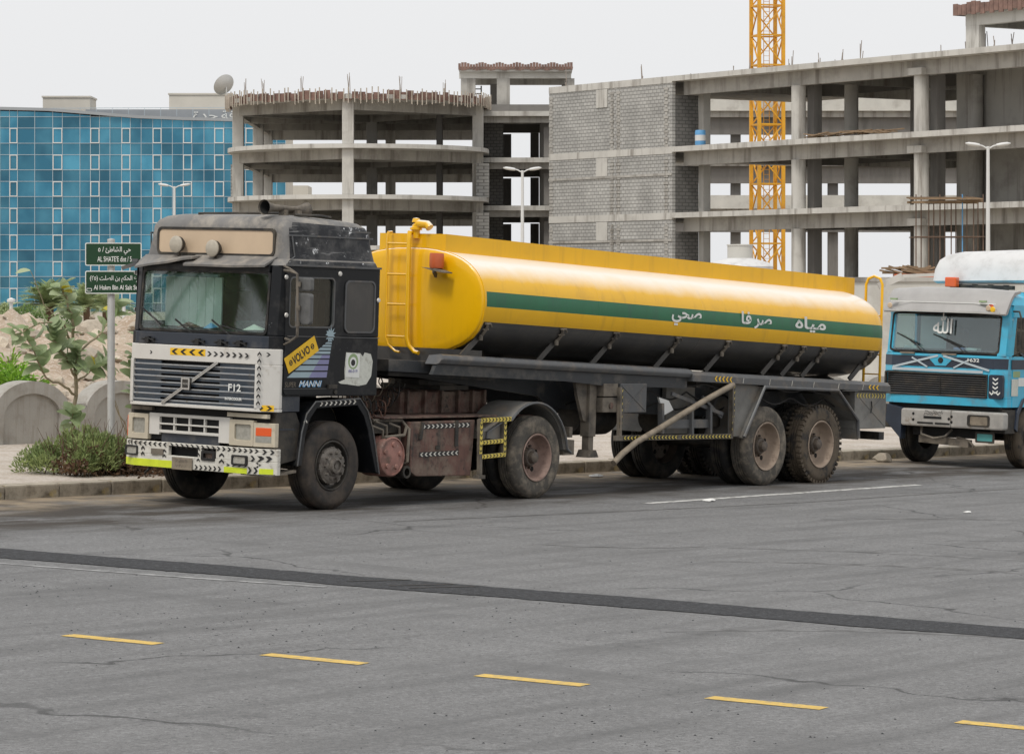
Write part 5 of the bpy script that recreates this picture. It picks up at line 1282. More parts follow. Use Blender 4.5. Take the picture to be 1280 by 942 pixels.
text('88-019', 'lettering', 'decal_violet', sk, (-.20, 1.2258, 1.665), (-1, 0, 0), (0, 0, 1), .035, bold=.02, wid=.17)
# front: cowl, white grille panel with corner wings, slats, diagonal bar and badge
def band(b, xf, z0, z1, a0, a1, th=.05, m=0):
    """Part of the curved front between y=a0 and a1."""
    def fx(y): return xf - .016 * y * y - (0 if abs(y) < 1.0 else (abs(y) - 1.0) ** 1.5 * 1.9)
    ys = [a0 + (a1 - a0) * i / 14 for i in range(15)]
    b.rings([[V(fx(y), y, z0), V(fx(y), y, z1), V(fx(y) - th, y, z1), V(fx(y) - th, y, z0)] for y in ys], True, True, m)
b = B(); band(b, 1.205, 1.945, 2.09, -1.2, 1.2, .06); cw = b.build('cowl', 'cowl_blue', tr, bev=.008)
for y in (-.78, .05, .42, .72):
    b = B(); b.box(1.2, 1.235, y - .1, y + .1, 1.985, 2.01); b.box(1.2, 1.25, y - .03, y + .03, 1.96, 2.03); b.tube([(1.24, y - .1, 1.99), (1.25, y, 2.02), (1.23, y + .12, 1.97)], .008, 5); b.build('wiper_pivot', 'tape_black', cw)
b = B(); band(b, 1.26, 1.752, 1.94, -1.22, 1.22); band(b, 1.262, 1.192, 1.232, -1.22, 1.22, .06)
band(b, 1.26, 1.2325, 1.7515, -1.22, -.995); band(b, 1.26, 1.2325, 1.7515, .995, 1.22)
gp_ = b.build('grille_panel', 'cab_white', tr, bev=.006, seg=1)
b = B(); b.box(1.15, 1.17, -.99, .99, 1.235, 1.75); b.build('grille_back', 'dark_void', tr)
for a0, a1 in ((-.985, -.55), (.42, .985)):
    b = B(); band(b, 1.225, 1.24, 1.748, a0, a1, .02); b.build('grille_insert', 'grille_blue', gp_)
for i in range(7):
    z = 1.70 - i * .072; b = B(); band(b, 1.252, z - .008, z + .008, -.99, .99, .035); b.build('grille_slat', 'grille_edge', gp_)
    b = B(); band(b, 1.238, z - .036, z - .010, -.99, .99, .02); b.build('grille_louvre', 'grille_blue', gp_)
b = B(); b.bar((1.268, -.482, 1.235), (1.268, .391, 1.75), .022, .016, up=(1, 0, 0)); b.bar((1.268, -.452, 1.235), (1.268, .421, 1.75), .022, .016, up=(1, 0, 0)); db = b.build('diagonal_bar', 'chrome', gp_)
b = B(); b.box(1.272, 1.295, -.14, 0.0, 1.41, 1.555); bd = b.build('badge', 'dark_metal', gp_, bev=.006); b = B(); b.frame(rrect(-.14, 0, 1.41, 1.555, .012), rrect(-.118, -.022, 1.432, 1.533, .01), 'yz', 1.2955, 1.30); b.build('badge_rim', 'chrome', bd)
text('VOLVO', 'lettering', 'chrome', bd, (1.2955, -.115, 1.47), (0, 1, 0), (0, 0, 1), .025, bold=.02, wid=.09)
text('F12', 'lettering', 'letter_white', gp_, (1.262, .60, 1.425), (0, 1, 0), (0, 0, 1), .085, bold=.015, wid=.2)
text('INTERCOOLER', 'lettering', 'letter_white', gp_, (1.262, .55, 1.318), (0, 1, 0), (0, 0, 1), .03, bold=.03, wid=.27)
tp = B()
tape(tp, (1.259, -.37, 1.82), (0, 1, 0), (0, 0, 1), 4, .145, .085, True, -1); tape(tp, (1.258, .23, 1.825), (0, 1, 0), (0, 0, 1), 7, .1, .058, False, 1, size=.5)
tape(tp, (1.253, -.72, 1.82), (0, 1, 0), (0, 0, 1), 1, .06, .04, False, 1)
tape(tp, (1.243, 1.10, 1.26), (0, 0, 1), (0, -1, 0), 8, .083, .065, False, 1)
tape(tp, (1.222, 1.02, 1.205), (Vector((-.45, 1, 0))), (0, 0, 1), 2, .11, .07, True, 1); tape(tp, (1.20, 1.12, 1.85), (Vector((-.5, 1, 0))), (0, 0, 1), 1, .08, .05, False, 1)
tp.build('chevron_tape', ['sign_yellow', 'tape_black'], gp_, fix=False)
# below the grille: dark gap, lower white grille and lamp units, bumper
b = B(); b.box(.9, 1.10, -1.1, 1.1, .78, 1.19); b.build('front_frame', 'dark_void', tr)
b = B(); b.box(1.105, 1.16, .50, 1.14, 1.115, 1.165); b.build('filler_panel', 'cream_white', tr)
b = B(); b.box(1.105, 1.15, -1.1, -.75, 1.13, 1.175); b.build('filler_panel', 'dusty_steel', tr)
b = B(); X0, X1 = 1.102, 1.15
b.box(X0, X1, -.62, .36, 1.06, 1.10); b.box(X0, X1 + .004, -.62, .36, .965, .985); b.box(X0, X1, -.62, .36, .865, .90); b.box(X0, X1, -.79, -.62, .84, 1.10); b.box(X0, X1, .36, .54, .79, 1.10)
for y in (-.38, -.13, .12): b.box(X0, X1 - .004, y - .012, y + .012, .90, .965); b.box(X0, X1 - .004, y - .012, y + .012, .985, 1.06)
b.build('lower_grille', 'cab_white', tr, bev=.004, seg=1)
b = B(); b.box(1.06, 1.12, -.6, .35, .735, .862); b.build('tow_plate', 'cowl_blue', tr)
for y0, y1, li0, li1, ind in ((.545, .93, .63, .89, True), (-1.13, -.795, -1.06, -.85, False)):
    b = B(); b.frame(rrect(y0, y1, .775, 1.085, .015), rrect(li0, li1, .845, 1.03, .02), 'yz', 1.10, 1.165); hu = b.build('headlight_unit', 'cream_white', tr, bev=.006)
    b = B(); b.prism(rrect(li0 - .005, li1 + .005, .84, 1.035, .02), 'yz', 1.115, 1.14); b.build('headlight', 'lamp_glass', hu, bev=.01)
    b = B(); b.box(1.108, 1.114, li0, li1, .85, 1.03); b.build('reflector', 'chrome', hu)
b = B(); b.rings([[V(1.165 - (y - .935) * .28, y, z) for z in (.775, 1.06)] + [V(1.10 - (y - .935) * .28, y, z) for z in (1.06, .775)] for y in (.935, 1.21)]); iu = b.build('indicator_unit', 'cream_white', tr, bev=.006)
b = B(); b.rings([[V(1.170 - (y - .935) * .28, y, z) for z in (.905, 1.005)] + [V(1.15 - (y - .935) * .28, y, z) for z in (1.005, .905)] for y in (.965, 1.165)]); b.build('indicator', 'amber', iu, bev=.006)
b = B(); b.rings([[V(1.168 - (y - .935) * .28, y, z) for z in (.83, .898)] + [V(1.15 - (y - .935) * .28, y, z) for z in (.898, .83)] for y in (.965, 1.165)]); b.build('side_lamp', 'lamp_glass', iu)
b = B(); b.box(1.05, 1.10, -1.2, -1.135, .80, 1.05); b.build('indicator', 'amber', tr)
# bumper
b = B()
def bx_(y): return 1.19 - .02 * y * y - (0 if abs(y) < 1.02 else (abs(y) - 1.02) * .42)
def bband(b, z0, z1, a0, a1, th=.06, m=0, off=0):
    ys = [a0 + (a1 - a0) * i / 12 for i in range(13)]; b.rings([[V(bx_(y) + off, y, z0), V(bx_(y) + off, y, z1), V(bx_(y) - th, y, z1), V(bx_(y) - th, y, z0)] for y in ys], True, True, m)
bband(b, .445, .60, -1.24, 1.24); bband(b, .715, .755, -1.24, 1.24); bband(b, .6005, .7145, -1.24, -.42); bband(b, .6005, .7145, .07, .13); bband(b, .6005, .7145, .36, 1.24)
bu = b.build('bumper', 'tape_white', tr, bev=.006, seg=1)
b = B(); b.box(1.0, 1.08, -1.15, 1.15, .47, .74); b.build('bumper_core', 'dark_void', bu)
for z0_, z1_, a0_, a1_ in ((.448, .535, -1.235, -.33), (.448, .515, .50, .86), (.455, .52, 1.04, 1.2)): b = B(); bband(b, z0_, z1_, a0_, a1_, .002, 0, .004); b.build('lime_tape', 'tape_lime', bu)
ct = B()
def bt(y, z, n, step, h, d, vert=False, m0=0):
    if vert: tape(ct, (bx_(y) + .003, y, z), (0, 0, 1), (0, -1, 0), n, step, h, False, d)
    else:
        for i in range(n):
            yy = y + i * step; dx = bx_(yy + step) - bx_(yy); tape(ct, (bx_(yy) + .003, yy, z), (dx, step, 0), (0, 0, 1), 1, step, h, False, d)
bt(-1.2, .70, 9, .085, .05, -1); bt(-.4, .70, 17, .085, .05, 1); bt(1.06, .69, 2, .085, .06, 1); bt(-.82, .56, 1, .08, .06, 1, True); bt(-.82, .63, 1, .08, .06, 1, True); bt(-.45, .56, 2, .06, .06, 1, True); bt(.11, .54, 3, .065, .05, 1, True); bt(.5, .54, 2, .075, .08, 1, True)
bt(.02, .455, 6, .075, .055, 1); bt(.52, .525, 4, .09, .03, 1); bt(.90, .60, 3, .1, .07, 1); bt(.98, .53, 1, .1, .06, 1); bt(.86, .455, 2, .09, .08, 1); bt(1.03, .62, 2, .09, .05, 1)
ct.build('chevron_tape', ['tape_white', 'tape_black'], bu, fix=False)
for y0, y1, z0, z1, m in ((-1.15, -.94, .57, .69, 'lamp_glass'), (.63, .87, .545, .665, 'lamp_glass')):
    b = B(); x = bx_((y0 + y1) / 2); b.frame(rrect(y0, y1, z0, z1, .02), rrect(y0 + .02, y1 - .02, z0 + .02, z1 - .02, .015), 'yz', x - .02, x + .03); f = b.build('fog_lamp', 'tape_black', bu); b = B(); b.prism(rrect(y0 + .018, y1 - .018, z0 + .018, z1 - .018, .015), 'yz', x - .01, x + .018); b.build('lens', m, f)
b = B(); x = bx_(.24) + .004; b.frame(rrect(.135, .355, .57, .69, .02), rrect(.17, .32, .60, .66, .015), 'yz', x - .03, x + .012); b.build('tow_eye', 'tape_black', bu); b = B(); b.box(x - .06, x - .03, .16, .33, .58, .68); b.build('tow_pin', 'chassis_red', bu)
b = B(); x = bx_(-.65) + .004; b.box(x, x + .012, -.7, -.5, .60, .67); b.build('number_lamp', 'dusty_steel', bu)
b = B(); b.rings([[V(1.215, y, z) for z in (.44, .585)] + [V(1.205, y, z) for z in (.585, .44)] for y in (-.33, .0)]); pl = b.build('number_plate', 'hose_tan', bu)
text('7288', 'lettering', 'dusty_steel', pl, (1.2155, -.27, .53), (0, 1, 0), (0, 0, 1), .035, wid=.2); text('\u0667\u0662\u0668\u0668', 'lettering', 'dusty_steel', pl, (1.2155, -.27, .465), (0, 1, 0), (0, 0, 1), .035, wid=.2)
b = B(); b.tube([(1.1, -.75, .46), (1.16, -.78, .40), (1.13, -.85, .36)], .016, 6); b.build('loose_strap', 'dark_metal', bu)
b = B(); b.prism([(.70, .47), (1.13, .43), (1.13, .45), (.70, .50)], 'xz', .72, 1.22); b.build('splash_plate', 'dusty_steel', tr)
# side of the front corner: step box, wheel arch
for s in (-1, 1):
    ys = sorted((s * .78, s * 1.19))
    b = B(); b.prism([(.66, .62), (1.03, .56), (1.06, .98), (1.05, 1.19), (.70, 1.19), (.62, 1.05)], 'xz', *ys); b.build('corner_step', 'dark_metal', tr, bev=.01)
    b = B(); b.box(.72, 1.02, s * 1.19 - .004, s * 1.19 + .004, .98, .995); b.box(.66, .99, *sorted((s * .9, s * 1.205)), 1.20, 1.378); b.build('sill', 'cowl_blue', tr)
    arch = [(.70, .55), (.64, .95), (.56, 1.17), (.40, 1.315), (-.42, 1.345), (-.58, 1.19), (-.68, .98), (-.76, .70), (-.83, .415)]
    inn = [(.62, .55), (.56, .93), (.49, 1.11), (.37, 1.235), (-.38, 1.262), (-.51, 1.13), (-.60, .95), (-.68, .69), (-.77, .44)]
    b = B(); b.rings([[V(x, y, z) for y, (x, z) in ((s * .72, a), (s * 1.235, a), (s * 1.235, c), (s * .72, (c[0] * .5 + a[0] * .5, c[1] * .5 + a[1] * .5)))] for a, c in zip(arch, inn)]); wa = b.build('wheel_arch', 'black_paint', tr, bev=.006, seg=1)
    b = B(); b.tube([V(x, s * 1.238, z) for x, z in arch], .010, 6); b.build('arch_edge', 'trailer_rail', wa)
    if s > 0:
        q = B(); tape(q, (.34, 1.237, 1.262), (-1, 0, .03), (0, 0, 1), 8, .088, .06, False, 1); tape(q, (.55, 1.237, 1.05), (0, 0, 1), (1, 0, 0), 1, .07, .06, False, 1)
        q.build('chevron_tape', ['tape_black', 'tape_white'], wa, fix=False)
    b = B(); b.prism([(.60, .9), (.50, 1.2), (.36, 1.31), (-.40, 1.33), (-.55, 1.2), (-.66, .95)], 'xz', *sorted((s * .55, s * .70))); b.build('arch_dark_fill', 'dark_void', wa)  # dark box added to black out the gap between cab and arch
    b = B(); b.rings([[V(x * .985, y, z - .05 if z > .5 else z) for y in (s * .60, s * .72)] for x, z in arch[4:]], False, False, closed=False); b.build('arch_liner', 'hose_tan', wa, fix=False)
# wheels and running gear
wheel(tr, 0, 1.19, 1, .54, .30, .298, 'front', 'tyre_front', 'dark_metal'); wheel(tr, 0, -1.19, -1, .54, .30, .298, 'front', 'rubber', 'dark_metal')
for s in (-1, 1):
    wheel(tr, -4.1, s * 1.22, s, .545, .29, .306, 'dual', 'tyre_dusty' if s > 0 else 'rubber', 'rim_red'); wheel(tr, -4.1, s * .88, s, .545, .29, .306, 'dual', 'rubber', 'rim_grey')
b = B(); b.bar((0, -1.0, .52), (0, 1.0, .52), .12, .13); b.build('axle', 'dark_metal', tr); b = B(); b.bar((-4.1, -.9, .54), (-4.1, .9, .54), .2, .2); b.lathe([(0, -.3), (.22, -.2), (.26, 0), (.22, .2), (0, .3)], (-4.1, 0, .54), 'y', 16); b.build('axle', 'dark_metal', tr)
for s in (-1, 1):
    b = B(); b.box(-4.95, .95, *sorted((s * .36, s * .44)), .80, 1.06); b.build('chassis_rail', 'chassis_red', tr)
    b = B(); b.rings([[V(-4.1 + t * .8, s * y, .72 - .12 * (1 - t * t)) for y in (.45, .53)] + [V(-4.1 + t * .8, s * y, .80 - .12 * (1 - t * t)) for y in (.53, .45)] for t in (-1, -.5, 0, .5, 1)]); b.build('leaf_spring', 'dark_metal', tr)
b = B(); b.box(-.55, .85, -.42, .42, .62, 1.37); b.box(-1.5, -.55, -.3, .3, .6, 1.0); b.lathe([(.06, -3.8), (.06, -1.5)], (0, 0, .75), 'x', 10, caps=True); b.build('engine', 'dark_void', tr)
b = B(); b.box(-4.4, -.95, -.9, .9, 1.062, 1.085); b.box(-3.3, -1.0, .55, 1.15, 1.086, 1.105); b.build('deck_plate', 'chassis_red', tr)
fw = B(); fw.box(-3.95, -2.15, -.46, .46, 1.10, 1.38)
for x in (-2.25, -2.6, -2.95, -3.3, -3.6, -3.85): fw.box(x - .02, x + .02, -.52, .52, 1.10, 1.40)
fwo = fw.build('fifth_wheel_base', 'chassis_red', tr, bev=.008, seg=1)
b = B(); b.prism([(x, y) for x, y in circ((-3.2, 0), .48, 24)] , 'xy', 1.46, 1.53); b.box(-3.5, -2.9, -.5, .5, 1.401, 1.459); b.build('fifth_wheel', 'dark_metal', tr)
b = B(); b.lathe([(.0, .78), (.24, .78), (.255, .82), (.255, 1.17), (.24, 1.195), (.225, 1.20), (.22, 1.185), (.10, 1.20), (0, 1.205)], (-1.13, 0, .62), 'y', 36); at = b.build('air_tank', 'tank_red', tr, smooth=True)
for i in range(5):
    a = 2 * math.pi * i / 5 + .4; p = Vector((-1.13 + .15 * math.cos(a), 1.195, .62 + .15 * math.sin(a))); b = B(); b.lathe([(.035, 0), (.03, .02), (0, .022)], p, 'y', 10); b.build('boss', 'tank_red', at, smooth=True)
b = B()
for x, z in ((-.98, .95), (-1.05, 1.0), (-1.3, .98)): b.tube([(x + .15, 1.1, z + .05), (x, 1.15, z), (x - .05, 1.12, z - .2), (x - .2, 1.0, z - .3)], .016, 6)
b.tube([(-.9, 1.05, 1.06), (-1.4, 1.1, 1.06), (-1.46, 1.18, .95), (-1.44, 1.18, .55), (-1.4, 1.0, .45)], .022, 8); b.tube([(-1.0, 1.17, .86), (-1.38, 1.17, .88), (-1.42, 1.17, .98)], .02, 8); b.build('air_pipes', 'dusty_steel', tr, smooth=True)
b = B(); b.box(-1.45, -.92, .6, 1.05, .9, 1.06); b.build('valve_block', 'dark_metal', tr); b = B(); b.lathe([(.08, .6), (.08, 1.2), (.05, 1.2)], (-1.42, 0, .42), 'y', 14); b.build('exhaust_pipe', 'dark_metal', tr)
b = B(); b.prism([(-1.50, .42), (-1.47, 1.04), (-2.78, 1.05), (-2.72, .34), (-1.62, .36)], 'xz', .66, 1.19); bb_ = b.build('battery_box', 'chassis_red', tr, bev=.012)
b = B(); b.box(-2.06, -1.98, 1.192, 1.205, .69, .74); b.build('latch', 'dark_metal', bb_)
b = B(); b.box(-2.42, -2.36, 1.192, 1.21, .72, 1.05); b.build('strap', 'dark_metal', bb_)
b = B(); b.bar((-1.7, 1.2, 1.04), (-1.66, 1.2, .82), .03, .05); b.build('strap', 'dark_metal', bb_)
q = B(); tape(q, (-1.70, 1.193, .95), (-1, 0, .01), (0, 0, 1), 11, .088, .06, True, 1); tape(q, (-1.66, 1.193, .60), (-1, 0, .01), (0, 0, 1), 9, .088, .06, True, -1); q.build('chevron_tape', ['tape_black', 'tape_white'], bb_, fix=False)
# rear mudguards and step frame
for s in (-1, 1):
    C = (-4.0, .55); Ro = .72; arc = [(C[0] + Ro * math.cos(R(a)), C[1] + Ro * math.sin(R(a))) for a in range(-2, 146, 8)] + [(-2.93 - 1.75 + .0, .0)]
    arc = [(-4.8, .60)] + [(C[0] + Ro * math.cos(R(180 - a)), C[1] + Ro * math.sin(R(180 - a))) for a in range(8, 142, 8)] + [(-3.30, 1.04), (-2.98, .90), (-2.97, .82)]
    b = B(); b.rings([[V(x, s * .62, z), V(x, s * 1.245, z), V(x, s * 1.245, z - .02), V(x, s * .62, z - .02)] for x, z in arc]); mg = b.build('mudguard', 'fender_grey', tr, smooth=True)
    b = B(); b.tube([V(x, s * 1.245, z - .01) for x, z in arc], .018, 6); b.build('mudguard_edge', 'trailer_rail', mg, smooth=True)
    b = B(); inn = [(x * .955 + C[0] * .045, z * .955 + C[1] * .045) for x, z in arc[:-3]]; b.rings([[V(x, s * 1.20, z), V(xi, s * 1.20, zi)] for (x, z), (xi, zi) in zip(arc[:-3], inn)], False, False, closed=False); b.prism([(-3.30, 1.03), (-2.98, .89), (-2.98, .82), (-3.25, .78), (-3.42, .86)], 'xz', s * 1.19, s * 1.21); b.build('mudguard_side', 'fender_grey', mg, fix=False)
sf_ = B(); Y = 1.25
for p, q in (((-2.80, Y, 1.06), (-2.83, Y, .33)), ((-2.80, Y, 1.045), (-3.43, Y, 1.06)), ((-3.30, Y, 1.05), (-3.32, Y, .58)), ((-2.82, Y, .76), (-3.31, Y, .78)), ((-2.83, Y, .58), (-3.32, Y, .60))): sf_.bar(p, q, .05, .05)
sf_.box(-2.9, -2.76, 1.2, 1.29, .30, .345)
sfo = sf_.build('step_frame', 'dusty_steel', tr)
q = B(); up_ = (0, 0, 1)
tape(q, (-2.80, Y + .026, 1.02), (-1, 0, .02), up_, 9, .07, .055, True, 1); tape(q, (-2.83, Y + .026, .755 - .02), (-1, 0, .04), up_, 7, .07, .052, True, 1); tape(q, (-2.84, Y + .026, .555), (-1, 0, .04), up_, 7, .07, .052, True, 1)
tape(q, (-2.83, Y + .028, .62), (0, 0, 1), (1, 0, 0), 6, .068, .052, True, -1); tape(q, (-3.335, Y + .028, .60), (0, 0, 1), (1, 0, 0), 6, .07, .052, True, -1)
q.build('chevron_tape', ['tape_yellow', 'tape_black'], sfo, fix=False)
b = B(); b.box(-5.0, -4.75, .4, 1.15, .55, .75); b.box(-5.02, -4.95, -1.1, 1.1, .78, .92); b.build('rear_crossmember', 'dusty_steel', tr)
# coiled air hoses from the cab to the trailer
for k, (p0, p1, rad, turns) in enumerate((((-.80, .75, 1.45), (-1.95, .62, 1.50), .085, 9), ((-.80, .95, 1.22), (-1.3, .9, 1.34), .10, 6), ((-.80, .30, 1.50), (-2.0, .35, 1.55), .08, 8))):
    P = []; p0, p1 = Vector(p0), Vector(p1); n = turns * 14
    for i in range(n + 1):
        t = i / n; a = 2 * math.pi * turns * t; c = p0.lerp(p1, t) + Vector((0, 0, -.28 * math.sin(math.pi * t))); P.append(c + Vector((0.2 * math.cos(a) * rad, math.cos(a) * rad, math.sin(a) * rad * (1 + .2 * math.sin(i)))))
    b = B(); b.tube(P, .009, 5); b.build('coil_hose', ['cable', 'seat_brown', 'hose_tan'][k], tr, smooth=True)

# ---------------------------------------------------------------- semi-trailer tank
tl = thing('tanker_trailer', 'long yellow semi-trailer tank with green stripe and black belly', 'tanker trailer', ROAD @ Matrix.Translation((-10.4, 0, 0)))
OFF = Vector((10.4, 0, 0))
def nose(p): return Vector((p.x + 10.4, p.y, p.z + .035 * (p.x + 8)))     # the body rides nose-high
def flat(p): return p + OFF
def BT(): return B(nose)
def BF(): return B(flat)
ZC, HA, HB, EX = 2.371, 1.22, .69, 2.45
def ty(z): return HA * max(0.0, 1 - (abs(z) / HB) ** EX) ** (1 / EX)
zr = [-.69, -.685, -.66, -.61, -.54, -.45, -.35, -.24, -.15, -.045, .05, .15, .25, .34, .42, .49, .55, .60, .64, .67, .685, .69]
sec = [(ty(z), z) for z in zr] + [(-ty(z), z) for z in zr[-2:0:-1]]
def midz(i): a, c = sec[i][1], sec[(i + 1) % len(sec)][1]; return (a + c) / 2
b = BT(); n = len(sec)
Xs = [-2.88] + [-2.9 - i * .83 for i in range(1, 12)] + [-12.7, -12.82, -12.9, -12.94, -12.96]
Sc = [1] * 12 + [1, .985, .95, .88, .7]
rings = [[V(x, y * k, ZC + z * k) for y, z in sec] for x, k in zip(Xs, Sc)]
b.rings(rings, False, True)
for q in range(len(rings) - 1):
    for i in range(n):
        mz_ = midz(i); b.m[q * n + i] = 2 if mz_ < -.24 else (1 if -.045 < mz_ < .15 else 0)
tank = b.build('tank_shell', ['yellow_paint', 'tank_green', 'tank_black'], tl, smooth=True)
b = BT(); Fs = [(-2.872, 1.0), (-2.855, .998), (-2.84, .99), (-2.832, .975), (-2.822, .85), (-2.812, .6), (-2.808, .3)]
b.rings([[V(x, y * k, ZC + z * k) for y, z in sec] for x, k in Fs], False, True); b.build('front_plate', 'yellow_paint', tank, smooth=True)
b = BT(); o1 = [V(-2.90, y * 1.008, ZC + z * 1.012) for y, z in sec]; o2 = [V(-2.86, y * 1.008, ZC + z * 1.012) for y, z in sec]; i1 = [V(-2.90, y * .99, ZC + z * .99) for y, z in sec]; i2 = [V(-2.86, y * .99, ZC + z * .99) for y, z in sec]
b.rings([o1, o2, i2, i1, o1], False, False); b.build('weld_band', 'yellow_paint', tank, smooth=True)
for x in (-5.4, -7.9, -10.4):
    b = BT(); b.rings([[V(x + dx, y * k, ZC + z * k) for y, z in sec] for dx, k in ((.0, 1.0), (.008, 1.0022), (.016, 1.0022), (.024, 1.0))], False, False)
    for q in range(3):
        for i in range(n): mz_ = midz(i); b.m[q * n + i] = 2 if mz_ < -.24 else (1 if -.045 < mz_ < .15 else 0)
    b.build('shell_seam', ['yellow_paint', 'tank_green', 'tank_black'], tank, smooth=True)
# coaming along the top
b = BT()
for s in (-1, 1): b.box(-13.0, -2.9, *sorted((s * .535, s * .555)), ZC + .60, 3.245)
b.box(-2.90, -2.86, -.555, .555, ZC + .60, 3.245); b.box(-13.03, -13.0, -.555, .555, ZC + .5, 3.245); b.box(-13.0, -2.9, -.534, .534, ZC + .70, ZC + .715)
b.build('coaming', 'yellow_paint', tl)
for x in (-4.6, -7.6, -10.8):
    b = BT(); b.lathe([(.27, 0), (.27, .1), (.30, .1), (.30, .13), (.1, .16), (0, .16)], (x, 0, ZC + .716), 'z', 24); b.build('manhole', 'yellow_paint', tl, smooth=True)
# front ladder, valve pipe, marker lamp on its shelf
b = BT()
b.tube([(-2.83, .02, 3.26), (-2.72, .06, 3.25), (-2.70, .07, 3.16), (-2.69, .09, 1.88), (-2.70, .12, 1.78), (-2.72, .2, 1.70), (-2.72, .27, 1.69)], .030, 10)
b.tube([(-2.83, -.33, 3.26), (-2.72, -.30, 3.25), (-2.70, -.29, 3.16), (-2.68, -.26, 1.88), (-2.69, -.22, 1.78), (-2.72, -.12, 1.70), (-2.72, -.05, 1.69)], .016, 8)
for z in (3.10, 2.70, 2.31, 1.89): b.tube([(-2.695, -.28, z), (-2.695, .075, z)], .014, 6)
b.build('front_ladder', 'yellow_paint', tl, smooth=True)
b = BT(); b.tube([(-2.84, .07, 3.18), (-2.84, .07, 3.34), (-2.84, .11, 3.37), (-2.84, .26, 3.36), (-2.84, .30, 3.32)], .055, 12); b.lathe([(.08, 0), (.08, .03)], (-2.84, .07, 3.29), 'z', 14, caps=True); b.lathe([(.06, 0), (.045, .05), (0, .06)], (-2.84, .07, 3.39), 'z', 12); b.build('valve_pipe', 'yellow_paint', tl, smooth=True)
b = BT(); b.prism([(.36, 2.80), (.56, 2.775), (.58, 2.79), (.76, 2.745), (.76, 2.73), (.56, 2.755)], 'yz', -2.76, -2.60); b.bar((-2.75, .5, 2.70), (-2.62, .56, 2.76), .03, .06); ml = b.build('lamp_shelf', 'dusty_steel', tl)
b = BT(); b.lathe([(.085, 2.79), (.095, 2.82), (.095, 2.95), (.09, 2.985), (0, 2.99)], (-2.68, .56, 0), 'z', 20); b.build('marker_lamp', 'ind_red', tl, smooth=True)
# lettering on the stripe
for s_, x, w in (('\ufef2\ufea4\ufebb', -7.10, .74), ('\ufe8e\ufed3', -8.86, .26), ('\ufeae\ufebb', -9.2, .46), ('\ufee9\ufe8e\ufef4\ufee3', -10.30, .85)):
    zb = ZC + .035 * (x + 8) + .01
    text(s_, 'lettering', 'letter_white', tank, (x + 10.4, 1.222, zb), (-1, 0, -.035), (0, 0, 1), .165, bold=.024, wid=w)
b = BT(); b.box(-3.25, -2.78, -.9, .9, 1.586, 1.76); b.build('neck_dark_fill', 'tank_black', tl)  # dark box added to close the bright slit under the tank front
# straps that hold the tank to the frame
for x in (-3.05, -4.69, -5.9, -7.4, -8.66, -10.14, -10.67, -11.23, -12.6):
    b = BT(); P = [V(x + .05 * (1 if z < -.3 else 1.6), ty(z) + .02, ZC + z) for z in (-.26, -.31, -.36, -.42)]
    b.tube([V(x + .12, ty(-.265) + .012, ZC - .265), V(x + .02, ty(-.265) + .03, ZC - .262), V(x - .02, ty(-.30) + .03, ZC - .30)], .014, 6); b.tube(P, .022, 6)
    b.tube([V(x + .10, ty(-.34) + .012, ZC - .34), V(x, ty(-.34) + .03, ZC - .335)], .012, 6)
    o = b.build('tank_strap', 'dusty_steel', tl, smooth=True)
    b = BT(); b.lathe([(.028, -.04), (.032, 0), (.022, .035), (0, .04)], (x + .06, ty(-.43) + .03, ZC - .44), 'z', 10); b.build('strap_bolt', 'dusty_steel', o, smooth=True)
    b = BT(); b.bar((x + .05, ty(-.44) - .01, ZC - .44), (x + .30, .95, ZC - .70), .03, .07); b.build('strap_rib', 'tank_black', o)
# frame: gooseneck plate, side tray with rounded lip, beams
b = BT(); b.box(-3.9, -1.3, -.95, .95, 1.43, 1.585); b.box(-3.7, -1.6, -.7, .7, 1.375, 1.428); b.build('gooseneck', 'trailer_grey', tl, bev=.01)
for s in (-1, 1):
    pr = [(s * .98, 1.665), (s * 1.16, 1.685), (s * 1.21, 1.67), (s * 1.235, 1.63), (s * 1.235, 1.60), (s * 1.21, 1.565), (s * 1.16, 1.553), (s * .98, 1.553)]
    b = BT(); b.rings([[V(x if z > 1.6 else x2, y, z) for y, z in pr] for x, x2 in ((-2.06, -1.98), (-7.62, -7.62))]); b.build('side_tray', 'trailer_rail', tl, smooth=True)
    b = BT(); b.prism([(-1.92, 1.42), (-2.0, 1.552), (-7.62, 1.552), (-7.62, 1.41), (-5.6, 1.39), (-4.8, 1.42)], 'xz', *sorted((s * 1.10, s * 1.16))); b.build('side_beam', 'trailer_grey', tl)
    b = BT(); b.prism([(-1.95, 1.40), (-5.0, 1.20), (-5.3, 1.02), (-13.0, 1.02), (-13.0, 1.66), (-3.9, 1.66), (-3.9, 1.43)], 'xz', *sorted((s * .46, s * .52))); b.build('main_beam', 'trailer_grey', tl)
    pr = [(s * 1.05, 1.654), (s * 1.20, 1.654), (s * 1.255, 1.605), (s * 1.255, 1.51), (s * 1.05, 1.51)]
    b = BT(); b.prism(pr, 'yz', -13.03, -7.63); rr_ = b.build('rear_rail', 'trailer_rail', tl, bev=.008)
    if s > 0:
        q = BT(); tape(q, (-8.15, 1.256, 1.53), (-1, 0, 0), (0, 0, 1), 5, .095, .075, False, -1); tape(q, (-12.35, 1.256, 1.535), (-1, 0, 0), (0, 0, 1), 3, .11, .07, False, -1); q.build('chevron_tape', ['tape_black', 'sign_yellow'], rr_, fix=False)
    b = BT()
    for x in (-8.3, -8.9, -9.6, -10.2, -10.8, -11.5, -12.2): b.bar((x, s * 1.2565, 1.52), (x - .02, s * 1.2565, 1.60), .004, .006)
    b.build('scratch_marks', 'tape_white', rr_)
b = BT()
